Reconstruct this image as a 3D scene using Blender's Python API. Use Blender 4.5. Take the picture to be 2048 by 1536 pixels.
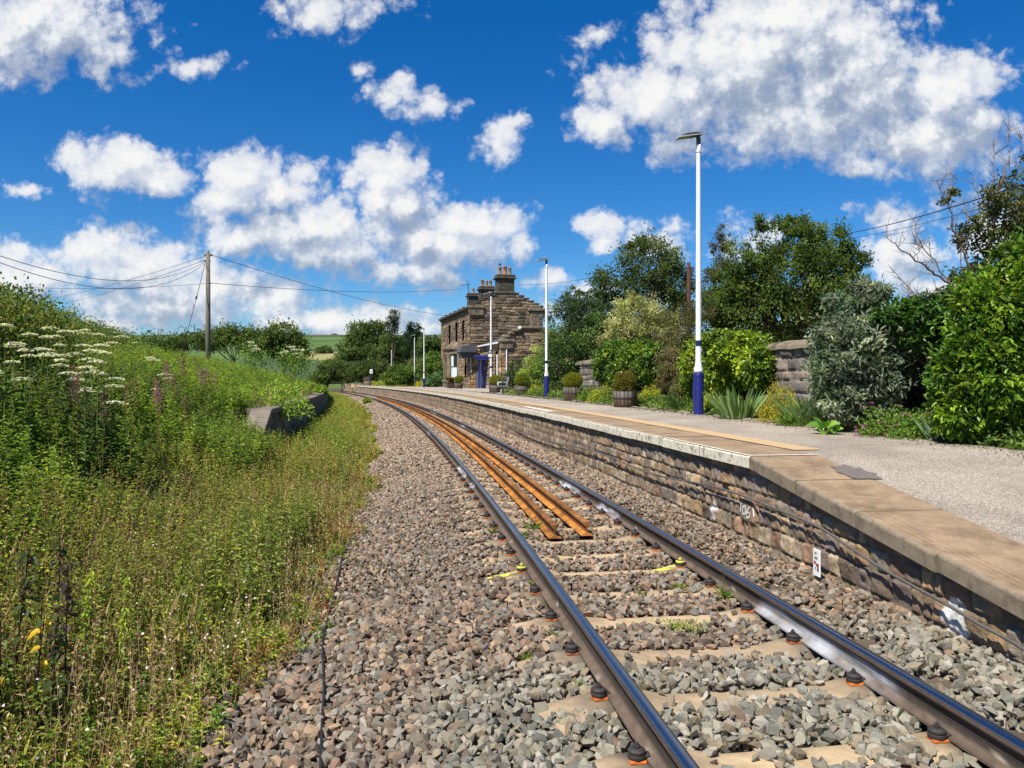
import bpy, bmesh, math, random
import numpy as np
from mathutils import Vector, Matrix

SC = bpy.context.scene
COL = SC.collection
for _o in list(bpy.data.objects):
    bpy.data.objects.remove(_o)

# ------------------------------------------------------------------ camera
EYE = 1.58            # metres above the rail head (z = 0)
FPX, CU, CV = 1538.0, 1024.0, 760.0   # focal length and principal row of the lens in 2048-wide pixels
cd = bpy.data.cameras.new('camera')
cam = bpy.data.objects.new('camera', cd)
COL.objects.link(cam)
cam.location = (0, 0, EYE)
cam.rotation_euler = (math.radians(90), 0, 0)
cd.sensor_width = 36.0
cd.lens = 36.0 * FPX / 2048.0
cd.shift_y = -(768.0 - CV) / 2048.0
cd.clip_start, cd.clip_end = 0.05, 6000
SC.camera = cam

# ------------------------------------------------------------------ light
SUN_EL, SUN_AZ = math.radians(56.5), math.radians(220)      # azimuth clockwise from +Y (ahead)
sdir = Vector((math.sin(SUN_AZ) * math.cos(SUN_EL), math.cos(SUN_AZ) * math.cos(SUN_EL), math.sin(SUN_EL)))
sl = bpy.data.lights.new('sun', 'SUN')
sl.energy = 4.6
sl.angle = math.radians(0.5)
sl.color = (1.0, 0.95, 0.86)
so = bpy.data.objects.new('sun', sl)
COL.objects.link(so)
so.rotation_euler = (-sdir).to_track_quat('-Z', 'Y').to_euler()
so.location = (-20, -20, 40)
SC.view_settings.view_transform = 'Standard'
SC.view_settings.look = 'None'
SC.view_settings.exposure = 0.70
SC.view_settings.gamma = 1.0
SC.render.engine = 'CYCLES'
SC.cycles.max_bounces = 6
SC.cycles.transparent_max_bounces = 8


class NT:
    """small helper for node trees"""
    def __init__(s, tree):
        s.t = tree; s.n = tree.nodes; s.l = tree.links

    def new(s, typ, **kw):
        nd = s.n.new(typ)
        for k, v in kw.items():
            if k == 'ins':
                for kk, vv in v.items():
                    s.set(nd.inputs[kk], vv)
            else:
                setattr(nd, k, v)
        return nd

    def set(s, sock, v):
        if isinstance(v, bpy.types.NodeSocket):
            s.l.new(v, sock)
        else:
            sock.default_value = v

    def math(s, op, a, b=None, c=None, clamp=False):
        nd = s.n.new('ShaderNodeMath'); nd.operation = op; nd.use_clamp = clamp
        s.set(nd.inputs[0], a)
        if b is not None: s.set(nd.inputs[1], b)
        if c is not None: s.set(nd.inputs[2], c)
        return nd.outputs[0]

    def vmath(s, op, a, b=None, out=0):
        nd = s.n.new('ShaderNodeVectorMath'); nd.operation = op
        s.set(nd.inputs[0], a)
        if b is not None: s.set(nd.inputs[1], b)
        return nd.outputs['Value'] if out == 'v' else nd.outputs[0]

    def noise(s, vec, scale, detail=4, rough=0.5, out='Fac'):
        nd = s.n.new('ShaderNodeTexNoise')
        s.set(nd.inputs['Vector'], vec)
        nd.inputs['Scale'].default_value = scale
        nd.inputs['Detail'].default_value = detail
        nd.inputs['Roughness'].default_value = rough
        return nd.outputs[out]

    def ramp(s, fac, stops, interp='LINEAR'):
        nd = s.n.new('ShaderNodeValToRGB')
        nd.color_ramp.interpolation = interp
        els = nd.color_ramp.elements
        while len(els) < len(stops): els.new(0.5)
        for e, (p, c) in zip(els, stops):
            e.position = p
            e.color = (c, c, c, 1) if isinstance(c, (int, float)) else (*c, 1)
        s.set(nd.inputs[0], fac)
        return nd.outputs[0]

    def mix(s, fac, a, b, blend='MIX'):
        nd = s.n.new('ShaderNodeMix'); nd.data_type = 'RGBA'; nd.blend_type = blend
        nd.clamp_factor = True
        s.set(nd.inputs[0], fac)
        for i, v in ((6, a), (7, b)):
            s.set(nd.inputs[i], v if isinstance(v, bpy.types.NodeSocket) else (*v, 1))
        return nd.outputs[2]

    def smooth(s, x, lo, hi):
        nd = s.n.new('ShaderNodeMapRange'); nd.interpolation_type = 'SMOOTHSTEP'
        s.set(nd.inputs[0], x)
        nd.inputs[1].default_value = lo; nd.inputs[2].default_value = hi
        return nd.outputs[0]


# ------------------------------------------------------------------ sky with cumulus clouds (in directions of the sky)
CLOUDS = [  # centre and radii in tangent units * 100 (u right, v down from the same origin as the lens), weight
    (60, 40, 190, 100, 1.0), (20, 100, 120, 60, .9), (200, 100, 60, 60, .7),
    (640, 25, 80, 45, .75), (740, 5, 90, 25, .6),
    (385, 130, 60, 24, .45), (800, 190, 55, 32, .75), (850, 215, 50, 28, .6), (722, 140, 25, 14, .5),
    (1000, 278, 40, 46, .75), (1180, 70, 34, 15, .35), (1010, 250, 30, 20, .6),
    (1480, 120, 190, 120, 1.15), (1600, 50, 190, 110, 1.15), (1320, 190, 140, 75, 1.0), (1215, 240, 60, 45, .9),
    (1700, 150, 180, 110, 1.15), (1890, 190, 125, 85, 1.1), (1850, 280, 170, 65, 1.0), (1560, 245, 230, 65, 1.0),
    (1960, 240, 80, 55, .9), (1740, 330, 70, 25, .8), (1350, 290, 60, 30, .6),
    (235, 335, 100, 55, 1.1), (320, 365, 70, 36, 1.0), (160, 320, 40, 35, .8), (480, 350, 80, 52, 1.1), (440, 400, 80, 40, 1.0),
    (612, 335, 48, 28, .9), (570, 385, 70, 45, .9),
    (770, 345, 75, 52, 1.1), (800, 405, 95, 50, 1.1), (620, 460, 180, 50, 1.1), (480, 480, 80, 35, 1.0),
    (945, 445, 110, 42, 1.1), (880, 490, 130, 50, 1.0), (1040, 480, 42, 30, .9), (830, 540, 110, 36, .9), (660, 505, 120, 30, .9),
    (50, 380, 45, 18, .7), (200, 500, 90, 48, 1.0), (300, 545, 120, 60, .95), (60, 560, 110, 45, .9), (430, 570, 130, 60, .85),
    (340, 610, 200, 45, .8), (20, 510, 60, 30, .8), (560, 600, 120, 40, .8), (250, 650, 200, 30, .7),
    (650, 640, 120, 30, 1.05), (760, 648, 120, 32, 1.05), (860, 650, 40, 20, .8), (560, 640, 60, 25, .9),
    (1196, 450, 38, 26, .85), (1205, 485, 34, 22, .8), (1345, 458, 24, 16, .4), (1300, 490, 60, 35, .6),
    (1785, 430, 62, 38, .75), (1800, 520, 75, 48, .95), (1860, 580, 65, 26, .9), (1930, 390, 60, 40, .6), (1980, 470, 80, 60, .7),
    (1115, 560, 50, 20, .5), (1180, 590, 60, 25, .5), (1090, 620, 80, 30, .5), (1480, 480, 100, 40, .5),
]


def build_world():
    w = bpy.data.worlds.new('World')
    SC.world = w
    w.use_nodes = True
    T = NT(w.node_tree)
    T.n.clear()
    # cloud density field as a node group
    g = bpy.data.node_groups.new('cloud_field', 'ShaderNodeTree')
    g.interface.new_socket('P', in_out='INPUT', socket_type='NodeSocketVector')
    g.interface.new_socket('D', in_out='OUTPUT', socket_type='NodeSocketFloat')
    G = NT(g)
    gi = g.nodes.new('NodeGroupInput'); go = g.nodes.new('NodeGroupOutput')
    P = gi.outputs[0]
    warp = G.noise(P, 1.1, 3, .55, 'Color')
    wv = G.vmath('MULTIPLY', G.vmath('SUBTRACT', warp, (.5, .5, .5)), (.75, .55, 0))
    warp2 = G.noise(P, 3.2, 3, .6, 'Color')
    wv2 = G.vmath('MULTIPLY', G.vmath('SUBTRACT', warp2, (.5, .5, .5)), (.34, .26, 0))
    PW = G.vmath('ADD', G.vmath('ADD', P, wv), wv2)
    F = None
    for cx, cy, rx, ry, wt in CLOUDS:
        q = G.vmath('MULTIPLY', G.vmath('SUBTRACT', PW, (cx / 100, cy / 100, 0)), (100 / rx, 100 / ry, 0))
        L = G.vmath('LENGTH', q, out='v')
        e = G.math('MULTIPLY_ADD', L, -wt * .74, wt)
        if F is None: F = e
        else:
            nd = g.nodes.new('ShaderNodeMath'); nd.operation = 'SMOOTH_MAX'
            G.set(nd.inputs[0], F); G.set(nd.inputs[1], e); nd.inputs[2].default_value = .25
            F = nd.outputs[0]
    fb = G.noise(P, 1.7, 9, .58)
    fb2 = G.noise(P, 4.3, 6, .6)
    vo = g.nodes.new('ShaderNodeTexVoronoi'); vo.feature = 'SMOOTH_F1'; vo.voronoi_dimensions = '2D'; vo.normalize = True
    G.set(vo.inputs['Vector'], G.vmath('ADD', P, G.vmath('MULTIPLY', wv2, (.9, .9, 0))))
    vo.inputs['Scale'].default_value = 1.5; vo.inputs['Detail'].default_value = 3.0; vo.inputs['Roughness'].default_value = .55
    vo.inputs['Lacunarity'].default_value = 2.3; vo.inputs['Smoothness'].default_value = .35
    D = G.math('ADD', F, G.math('MULTIPLY_ADD', fb, .80, -.40))
    D = G.math('ADD', D, G.math('MULTIPLY_ADD', vo.outputs['Distance'], -1.5, .46))
    D = G.math('ADD', D, G.math('MULTIPLY_ADD', fb2, .30, -.15))
    G.l.new(D, go.inputs[0])

    tc = T.new('ShaderNodeTexCoord')
    sep = T.new('ShaderNodeSeparateXYZ'); T.l.new(tc.outputs['Generated'], sep.inputs[0])
    x, y, z = sep.outputs
    ya = T.math('MAXIMUM', T.math('ABSOLUTE', y), .15)
    U = T.math('MULTIPLY_ADD', T.math('DIVIDE', x, ya), FPX / 100, CU / 100)
    V = T.math('MULTIPLY_ADD', T.math('DIVIDE', z, ya), -FPX / 100, CV / 100)
    cmb = T.new('ShaderNodeCombineXYZ'); T.l.new(U, cmb.inputs[0]); T.l.new(V, cmb.inputs[1])
    P = cmb.outputs[0]

    def field(vec):
        nd = T.n.new('ShaderNodeGroup'); nd.node_tree = g
        T.set(nd.inputs[0], vec)
        return nd.outputs[0]
    d0 = field(P)
    d1 = field(T.vmath('ADD', P, (-.20, -.26, 0)))     # towards the light
    d2 = field(T.vmath('ADD', P, (-.45, -.95, 0)))
    alpha = T.smooth(d0, -.02, .50)
    lit = T.smooth(T.math('SUBTRACT', d0, d1), -.45, .45)
    big = T.smooth(T.math('SUBTRACT', d0, d2), -.70, .70)
    thick = T.smooth(d0, .15, 1.0)
    soft = T.noise(P, 1.1, 4, .55)
    shade = T.math('MULTIPLY_ADD', lit, .24, T.math('MULTIPLY_ADD', soft, .50, -.10))
    shade = T.math('MULTIPLY_ADD', big, .62, shade)
    shade = T.math('SUBTRACT', shade, T.math('MULTIPLY', T.math('SUBTRACT', 1.0, lit), T.math('MULTIPLY', thick, .16)), clamp=True)
    ccol = T.ramp(shade, [(0, (.30, .38, .53)), (.28, (.42, .49, .61)), (.55, (.62, .68, .78)), (.78, (.86, .89, .94)), (1, (1.0, 1.0, .99))])

    sky = T.new('ShaderNodeTexSky', sky_type='NISHITA', sun_disc=False)
    sky.sun_elevation = SUN_EL; sky.sun_rotation = SUN_AZ
    sky.altitude = 100; sky.air_density = 1.0; sky.dust_density = .2; sky.ozone_density = 2.5
    hs = T.new('ShaderNodeHueSaturation', ins={'Saturation': 1.45, 'Value': .90, 'Hue': .497})
    T.l.new(sky.outputs[0], hs.inputs['Color'])
    skyc = T.mix(1.0, hs.outputs[0], (.62, .86, 1.12), 'MULTIPLY')
    SKY_STR = .075
    # clouds are written in display units, sky in sky units
    cl = T.vmath('MULTIPLY', ccol, (.575 / SKY_STR,) * 3)
    wisp = T.math('MULTIPLY', alpha, T.math('MULTIPLY_ADD', thick, .25, .75))
    out = T.mix(wisp, skyc, cl)
    bg = T.new('ShaderNodeBackground', ins={'Strength': SKY_STR})
    T.l.new(out, bg.inputs[0])
    o = T.new('ShaderNodeOutputWorld'); T.l.new(bg.outputs[0], o.inputs[0])
    w.cycles.sampling_method = 'MANUAL'
    w.cycles.sample_map_resolution = 512


build_world()

# ------------------------------------------------------------------ geometry helpers
RNG = np.random.default_rng(7)


def A(*v): return np.array(v, float)


def norm(v):
    return v / np.maximum(np.linalg.norm(v, axis=-1, keepdims=True), 1e-9)


class MB:
    """collects faces of any size with a colour per vertex and a material slot per face; build() links ONE mesh object"""
    def __init__(s):
        s.v = []; s.c = []; s.f = []; s.m = []; s.n = 0

    def add(s, verts, faces, col=(1, 1, 1), mi=0):
        verts = np.asarray(verts, float).reshape(-1, 3)
        c = np.asarray(col, float)
        if c.ndim == 1: c = np.tile(c, (len(verts), 1))
        s.v.append(verts); s.c.append(c)
        if isinstance(faces, np.ndarray):
            s.f.append((faces + s.n).astype(np.int32)); s.m.append(np.full(len(faces), mi, np.int32))
        else:
            byl = {}
            for fc in faces: byl.setdefault(len(fc), []).append(fc)
            for k in byl:
                a = np.array(byl[k], np.int32) + s.n
                s.f.append(a); s.m.append(np.full(len(a), mi, np.int32))
        s.n += len(verts)
        return s

    # --- shapes
    def box(s, x0, x1, y0, y1, z0, z1, col=(1, 1, 1), mi=0, xf=None):
        v = np.array([(x, y, z) for x in (x0, x1) for y in (y0, y1) for z in (z0, z1)], float)
        if xf is not None: v = xf(v)
        return s.add(v, [(0, 1, 3, 2), (4, 6, 7, 5), (0, 4, 5, 1), (2, 3, 7, 6), (0, 2, 6, 4), (1, 5, 7, 3)], col, mi)

    def bbox(s, x0, x1, y0, y1, z0, z1, b=.01, col=(1, 1, 1), mi=0, xf=None):
        """box with chamfered edges"""
        vs = []; idx = {}
        for i, x in enumerate((x0, x1)):
            for j, y in enumerate((y0, y1)):
                for k, z in enumerate((z0, z1)):
                    sx, sy, sz = (b, -b)[i], (b, -b)[j], (b, -b)[k]
                    idx[i, j, k] = len(vs)
                    vs += [(x, y + sy, z + sz), (x + sx, y, z + sz), (x + sx, y + sy, z)]
        I = lambda i, j, k, a: idx[i, j, k] + a
        F = []
        for i in (0, 1): F.append([I(i, j, k, 0) for j, k in ((0, 0), (1, 0), (1, 1), (0, 1))])
        for j in (0, 1): F.append([I(i, j, k, 1) for i, k in ((0, 0), (1, 0), (1, 1), (0, 1))])
        for k in (0, 1): F.append([I(i, j, k, 2) for i, j in ((0, 0), (1, 0), (1, 1), (0, 1))])
        for j in (0, 1):
            for k in (0, 1): F.append([I(0, j, k, 1), I(1, j, k, 1), I(1, j, k, 2), I(0, j, k, 2)])
        for i in (0, 1):
            for k in (0, 1): F.append([I(i, 0, k, 0), I(i, 1, k, 0), I(i, 1, k, 2), I(i, 0, k, 2)])
        for i in (0, 1):
            for j in (0, 1): F.append([I(i, j, 0, 0), I(i, j, 1, 0), I(i, j, 1, 1), I(i, j, 0, 1)])
        for i in (0, 1):
            for j in (0, 1):
                for k in (0, 1): F.append([I(i, j, k, 0), I(i, j, k, 1), I(i, j, k, 2)])
        v = np.array(vs, float)
        if xf is not None: v = xf(v)
        return s.add(v, F, col, mi)

    def tube(s, pts, rad, n=8, col=(1, 1, 1), mi=0, cap=True):
        pts = np.asarray(pts, float); k = len(pts)
        rad = np.broadcast_to(np.asarray(rad, float), (k,))
        tan = np.gradient(pts, axis=0); tan = norm(tan)
        ref = A(0, 0, 1) if abs(tan[0][2]) < .9 else A(1, 0, 0)
        a = norm(np.cross(tan, ref)); b = np.cross(tan, a)
        th = np.linspace(0, 2 * np.pi, n, endpoint=False)
        ring = pts[:, None] + rad[:, None, None] * (np.cos(th)[None, :, None] * a[:, None] + np.sin(th)[None, :, None] * b[:, None])
        F = [(i * n + j, i * n + (j + 1) % n, (i + 1) * n + (j + 1) % n, (i + 1) * n + j) for i in range(k - 1) for j in range(n)]
        if cap: F += [tuple(range(n - 1, -1, -1)), tuple((k - 1) * n + j for j in range(n))]
        return s.add(ring.reshape(-1, 3), F, col, mi)

    def lathe(s, prof, n=24, c=(0, 0, 0), col=(1, 1, 1), mi=0, capb=True, capt=True, sx=1, sy=1):
        th = np.linspace(0, 2 * np.pi, n, endpoint=False)
        v = np.array([(c[0] + r * math.cos(t) * sx, c[1] + r * math.sin(t) * sy, c[2] + z) for r, z in prof for t in th])
        k = len(prof)
        F = [(i * n + j, i * n + (j + 1) % n, (i + 1) * n + (j + 1) % n, (i + 1) * n + j) for i in range(k - 1) for j in range(n)]
        if capb: F.append(tuple(range(n - 1, -1, -1)))
        if capt: F.append(tuple((k - 1) * n + j for j in range(n)))
        return s.add(v, F, col, mi)

    def sweep(s, prof, frames, col=(1, 1, 1), mi=0, closed=True, cap=True):
        """prof (n,2) in (right, up); frames list of (origin, right, up)"""
        n = len(prof); V = []
        for o, r, u in frames:
            V += [o + p[0] * r + p[1] * u for p in prof]
        k = len(frames); m = n if closed else n - 1
        F = [(i * n + j, (i + 1) * n + j, (i + 1) * n + (j + 1) % n, i * n + (j + 1) % n) for i in range(k - 1) for j in range(m)]
        if cap and closed: F += [tuple(range(n)), tuple((k - 1) * n + j for j in range(n - 1, -1, -1))]
        return s.add(np.array(V), F, col, mi)

    def prism(s, poly, d, xf, col=(1, 1, 1), mi=0):
        """poly [(a,b)] extruded 0..d; xf maps (a, depth, b) to world"""
        n = len(poly)
        v = np.array([(a, 0, b) for a, b in poly] + [(a, d, b) for a, b in poly], float)
        F = [tuple(range(n)), tuple(range(2 * n - 1, n - 1, -1))] + [(i, i + n, (i + 1) % n + n, (i + 1) % n) for i in range(n)]
        return s.add(xf(v), F, col, mi)

    # --- many small things at once
    def leaves(s, P, D, N, L, W, C, six=False, droop=.15, fold=.25, mi=0):
        P = np.asarray(P, float); n = len(P)
        if n == 0: return s
        D = norm(np.asarray(D, float)); N = np.asarray(N, float)
        S = norm(np.cross(D, N)); N = np.cross(S, D)
        L = np.broadcast_to(np.asarray(L, float), (n,))[:, None]; W = np.broadcast_to(np.asarray(W, float), (n,))[:, None]
        tip = P + D * L - N * L * droop
        C = np.broadcast_to(np.asarray(C, float), (n, 3))
        if six:
            a = P + D * L * .3; b = P + D * L * .68 - N * L * droop * .35
            up = N * W * fold
            V = np.stack([P, a + S * W * .5 + up, b + S * W * .42 + up, tip, b - S * W * .42 + up, a - S * W * .5 + up], 1)
            k = np.arange(n)[:, None] * 6
            F = np.concatenate([k + np.array([[0, 1, 2, 3]]), k + np.array([[0, 3, 4, 5]])])
            return s.add(V.reshape(-1, 3), F, np.repeat(C, 6, 0), mi)
        m = P + D * L * .45 + N * W * fold
        V = np.stack([P, m + S * W * .5, tip, m - S * W * .5], 1)
        k = np.arange(n)[:, None] * 4
        F = np.concatenate([k + np.array([[0, 1, 2]]), k + np.array([[0, 2, 3]])])
        return s.add(V.reshape(-1, 3), F, np.repeat(C, 4, 0), mi)

    def sticks(s, P0, P1, r0, r1, C, mi=0):
        P0 = np.asarray(P0, float); P1 = np.asarray(P1, float); n = len(P0)
        if n == 0: return s
        T = norm(P1 - P0)
        ref = np.where(np.abs(T[:, 2:3]) > .9, A(1, 0, 0), A(0, 0, 1))
        a = norm(np.cross(T, ref)); b = np.cross(T, a)
        r0 = np.broadcast_to(np.asarray(r0, float), (n,))[:, None]; r1 = np.broadcast_to(np.asarray(r1, float), (n,))[:, None]
        V = []
        for P, r in ((P0, r0), (P1, r1)):
            for t in (0, 2.094, 4.189):
                V.append(P + r * (math.cos(t) * a + math.sin(t) * b))
        V = np.stack(V, 1)
        k = np.arange(n)[:, None] * 6
        F = np.concatenate([k + np.array([[i, (i + 1) % 3, (i + 1) % 3 + 3, i + 3]]) for i in range(3)])
        C = np.broadcast_to(np.asarray(C, float), (n, 3))
        return s.add(V.reshape(-1, 3), F, np.repeat(C, 6, 0), mi)

    def mesh(s, name, mats, smooth=False):
        me = bpy.data.meshes.new(name)
        V = np.concatenate(s.v).astype(np.float32)
        C = np.concatenate(s.c).astype(np.float32)
        me.vertices.add(len(V)); me.vertices.foreach_set('co', V.ravel())
        tot = np.concatenate([np.full(len(f), f.shape[1], np.int32) for f in s.f])
        loops = np.concatenate([f.ravel() for f in s.f])
        start = np.concatenate([[0], np.cumsum(tot)[:-1]]).astype(np.int32)
        me.loops.add(len(loops)); me.loops.foreach_set('vertex_index', loops.astype(np.int32))
        me.polygons.add(len(tot)); me.polygons.foreach_set('loop_start', start)
        me.polygons.foreach_set('material_index', np.concatenate(s.m))
        me.polygons.foreach_set('use_smooth', np.full(len(tot), bool(smooth)))
        at = me.color_attributes.new('col', 'FLOAT_COLOR', 'POINT')
        at.data.foreach_set('color', np.concatenate([C, np.ones((len(C), 1), np.float32)], 1).ravel())
        for m in (mats if isinstance(mats, (list, tuple)) else [mats]): me.materials.append(m)
        me.update(calc_edges=True)
        return me

    def build(s, name, mats, parent=None, smooth=False, loc=None):
        o = bpy.data.objects.new(name, s.mesh(name, mats, smooth))
        COL.objects.link(o)
        if parent is not None: o.parent = parent
        if loc is not None: o.location = loc
        return o


def tag(o, label=None, cat=None, group=None, kind=None):
    if label: o['label'] = label
    if cat: o['category'] = cat
    if group: o['group'] = group
    if kind: o['kind'] = kind
    return o


def thing(name, label, cat, loc=(0, 0, 0), rz=0, group=None):
    o = bpy.data.objects.new(name, None)
    COL.objects.link(o)
    o.location = loc; o.rotation_euler = (0, 0, rz)
    o.empty_display_size = .1
    return tag(o, label, cat, group)


def copy_tree(o, loc=None, rz=None, label=None, parent=None):
    c = o.copy(); COL.objects.link(c)
    if parent is not None: c.parent = parent
    if loc is not None: c.location = loc
    if rz is not None: c.rotation_euler = (0, 0, rz)
    if label: c['label'] = label
    for ch in [q for q in KIDS.get(o.name, o.children)]:
        copy_tree(ch, parent=c)
    return c


KIDS = {}

# ------------------------------------------------------------------ numeric noise
def _hash(i, j, s):
    h = np.sin(i * 127.1 + j * 311.7 + s * 74.7) * 43758.5453
    return h - np.floor(h)


def vnoise(x, y, s=0):
    x = np.asarray(x, float); y = np.asarray(y, float)
    i = np.floor(x); j = np.floor(y); f = x - i; g = y - j
    f = f * f * (3 - 2 * f); g = g * g * (3 - 2 * g)
    a = _hash(i, j, s); b = _hash(i + 1, j, s); c = _hash(i, j + 1, s); d = _hash(i + 1, j + 1, s)
    return (a * (1 - f) + b * f) * (1 - g) + (c * (1 - f) + d * f) * g


def fbm(x, y, s=0, o=4):
    r = 0; a = .5
    for k in range(o):
        r = r + a * vnoise(x * 2 ** k, y * 2 ** k, s + k * 7); a *= .5
    return r / (1 - .5 ** o)


def sstep(x, a, b):
    t = np.clip((x - a) / (b - a), 0, 1)
    return t * t * (3 - 2 * t)


# ------------------------------------------------------------------ materials
def material(name, base=(.5, .5, .5), rough=.6, spec=.4, metal=0.0, attr=False, var=.0, vscale=8, bump=.0, bscale=40,
             tint=None, tscale=3, tamt=.5, trans=0.0, bdetail=6, coat=0, obj=True, tlo=.45, thi=.65, gain=1.0, var2=0, v2scale=1.0):
    m = bpy.data.materials.new(name)
    m.use_nodes = True
    T = NT(m.node_tree)
    T.n.clear()
    out = T.new('ShaderNodeOutputMaterial')
    tc = T.new('ShaderNodeTexCoord')
    vec = tc.outputs['Object']
    if attr:
        at = T.new('ShaderNodeAttribute', attribute_name='col'); col = at.outputs['Color']
    else:
        rgb = T.new('ShaderNodeRGB'); rgb.outputs[0].default_value = (*base, 1); col = rgb.outputs[0]
    if gain != 1:
        col = T.mix(1.0, col, gain if isinstance(gain, tuple) else (gain, gain, gain), 'MULTIPLY')
    if tint is not None:
        f = T.smooth(T.noise(vec, tscale, 6, .62), tlo, thi)
        col = T.mix(T.math('MULTIPLY', f, tamt), col, tint)
    if var:
        n = T.noise(vec, vscale, 5, .6)
        k = T.math('MULTIPLY_ADD', n, 2 * var, 1 - var)
        cm = T.new('ShaderNodeCombineColor')
        for i in range(3): T.l.new(k, cm.inputs[i])
        col = T.mix(1.0, col, cm.outputs[0], 'MULTIPLY')
    if var2:
        n = T.noise(vec, v2scale, 5, .65)
        k = T.math('MULTIPLY_ADD', T.smooth(n, .3, .7), 2 * var2, 1 - var2)
        cm = T.new('ShaderNodeCombineColor')
        for i in range(3): T.l.new(k, cm.inputs[i])
        col = T.mix(1.0, col, cm.outputs[0], 'MULTIPLY')
    bs = T.new('ShaderNodeBsdfPrincipled')
    T.l.new(col, bs.inputs['Base Color'])
    bs.inputs['Roughness'].default_value = rough
    bs.inputs['Specular IOR Level'].default_value = spec
    bs.inputs['Metallic'].default_value = metal
    if coat: bs.inputs['Coat Weight'].default_value = coat
    if bump:
        b = T.new('ShaderNodeBump'); b.inputs['Strength'].default_value = bump; b.inputs['Distance'].default_value = .02
        T.l.new(T.noise(vec, bscale, bdetail, .65), b.inputs['Height'])
        T.l.new(b.outputs[0], bs.inputs['Normal'])
    sh = bs.outputs[0]
    if trans:
        tr = T.new('ShaderNodeBsdfTranslucent')
        T.l.new(T.mix(1.0, col, (1.2, 1.2, .6), 'MULTIPLY'), tr.inputs[0])
        mx = T.new('ShaderNodeMixShader'); mx.inputs[0].default_value = trans
        T.l.new(sh, mx.inputs[1]); T.l.new(tr.outputs[0], mx.inputs[2])
        sh = mx.outputs[0]
    T.l.new(sh, out.inputs[0])
    return m


M = {}
M['leaf'] = material('leaf', attr=True, gain=(1.78, 1.66, 1.65), rough=.55, spec=.28, trans=.48, var=.25, vscale=3)
M['gloss_leaf'] = material('gloss_leaf', attr=True, gain=(1.5, 1.42, 1.35), rough=.42, spec=.4, trans=.25, var=.2, vscale=4)
M['stem'] = material('stem', attr=True, rough=.7, spec=.2)
M['bark'] = material('bark', (.11, .085, .06), .9, .2, var=.5, vscale=14, bump=.6, bscale=30)
M['petal'] = material('petal', attr=True, rough=.7, spec=.2, trans=.35, gain=1.1)
M['stone'] = material('stone', attr=True, rough=.85, spec=.25, var=.35, vscale=45, bump=.35, bscale=120)
M['rubble'] = material('rubble', attr=True, rough=.85, spec=.25, var=.45, vscale=22, bump=.9, bscale=55,
                       tint=(.06, .045, .035), tscale=5, tamt=.35)
M['ashlar'] = material('ashlar', attr=True, rough=.88, spec=.2, var=.35, vscale=5, bump=.6, bscale=12,
                       tint=(.028, .022, .017), tscale=1.3, tamt=.6)
M['coping_brown'] = material('coping_brown', (.325, .228, .14), .9, .2, var2=.16, v2scale=5, var=.35, vscale=60, bump=.5, bscale=160,
                             tint=(.15, .105, .065), tscale=2.6, tamt=.6)
M['coping_side'] = material('coping_side', (.25, .20, .14), .92, .2, var=.3, vscale=20, bump=.5, bscale=140,
                            tint=(.12, .095, .065), tscale=9, tamt=.6)
M['white_edge'] = material('white_edge', (.66, .61, .48), .85, .2, var=.15, vscale=20, bump=.3, bscale=90,
                           tint=(.17, .14, .09), tscale=11, tamt=.75, tlo=.5, thi=.66)
M['white_line'] = material('white_line', (.72, .66, .54), .85, .2, var=.15, vscale=20, tint=(.36, .25, .15), tscale=14, tamt=.6)
M['soil'] = material('soil', (.10, .075, .045), .95, .1, var=.5, vscale=6, bump=.8, bscale=30, tint=(.07, .09, .025), tscale=2.2, tamt=.6)
M['earth'] = material('earth', attr=True, rough=.95, spec=.1, var=.45, vscale=7, bump=.8, bscale=30)
M['rust'] = material('rust', (.058, .037, .024), .72, .35, var=.35, vscale=18, bump=.25, bscale=90, attr=True)
M['railtop'] = material('railtop', (.33, .34, .37), .27, .5, metal=1.0, var=.12, vscale=3)
M['rusty'] = material('rusty_orange', (.42, .175, .035), .85, .2, attr=True, var=.3, vscale=9, bump=.3, bscale=110,
                      tint=(.13, .055, .02), tscale=5.5, tamt=.8, var2=.3, v2scale=1.3)
M['iron'] = material('dark_iron', (.035, .030, .027), .6, .4, var=.3, vscale=60, bump=.3, bscale=150)
M['orange'] = material('orange_plastic', (.72, .16, .02), .55, .4, var=.25, vscale=60)
M['yellow_paint'] = material('yellow_paint', (.62, .58, .06), .8, .2, var=.3, vscale=60, tint=(.34, .25, .13), tscale=26, tamt=.85)
M['sleeper'] = material('sleeper_sand', (.46, .315, .17), .95, .1, attr=True, var=.22, vscale=26, bump=.5, bscale=90)
M['white_paint'] = material('white_paint', (.80, .81, .80), .4, .45, var=.06, vscale=3, tint=(.52, .50, .44), tscale=2.2, tamt=.35, tlo=.5, thi=.7)
M['splash'] = material('white_splash', (.70, .70, .68), .8, .2, var=.25, vscale=40)
M['blue_paint'] = material('blue_paint', (.012, .017, .16), .42, .5, var=.2, vscale=6, tint=(.05, .05, .12), tscale=9, tamt=.4, tlo=.52, thi=.7)
M['navy'] = material('navy', (.012, .02, .07), .45, .4)
M['lamp_grey'] = material('lamp_grey', (.42, .43, .43), .45, .5, metal=.2)
M['lamp_lens'] = material('lamp_lens', (.32, .29, .15), .25, .5)
M['dark_metal'] = material('dark_metal', (.06, .065, .07), .5, .4)
M['oak'] = material('weathered_oak', attr=True, rough=.85, spec=.2, var=.45, vscale=28, bump=.5, bscale=70)
M['hoop'] = material('hoop_iron', (.045, .03, .025), .7, .3, var=.4, vscale=40)
M['slate'] = material('slate', (.075, .08, .085), .6, .4, var=.35, vscale=6, bump=.4, bscale=20)
M['glass'] = material('window_glass', (.02, .025, .03), .06, .6)
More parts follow.
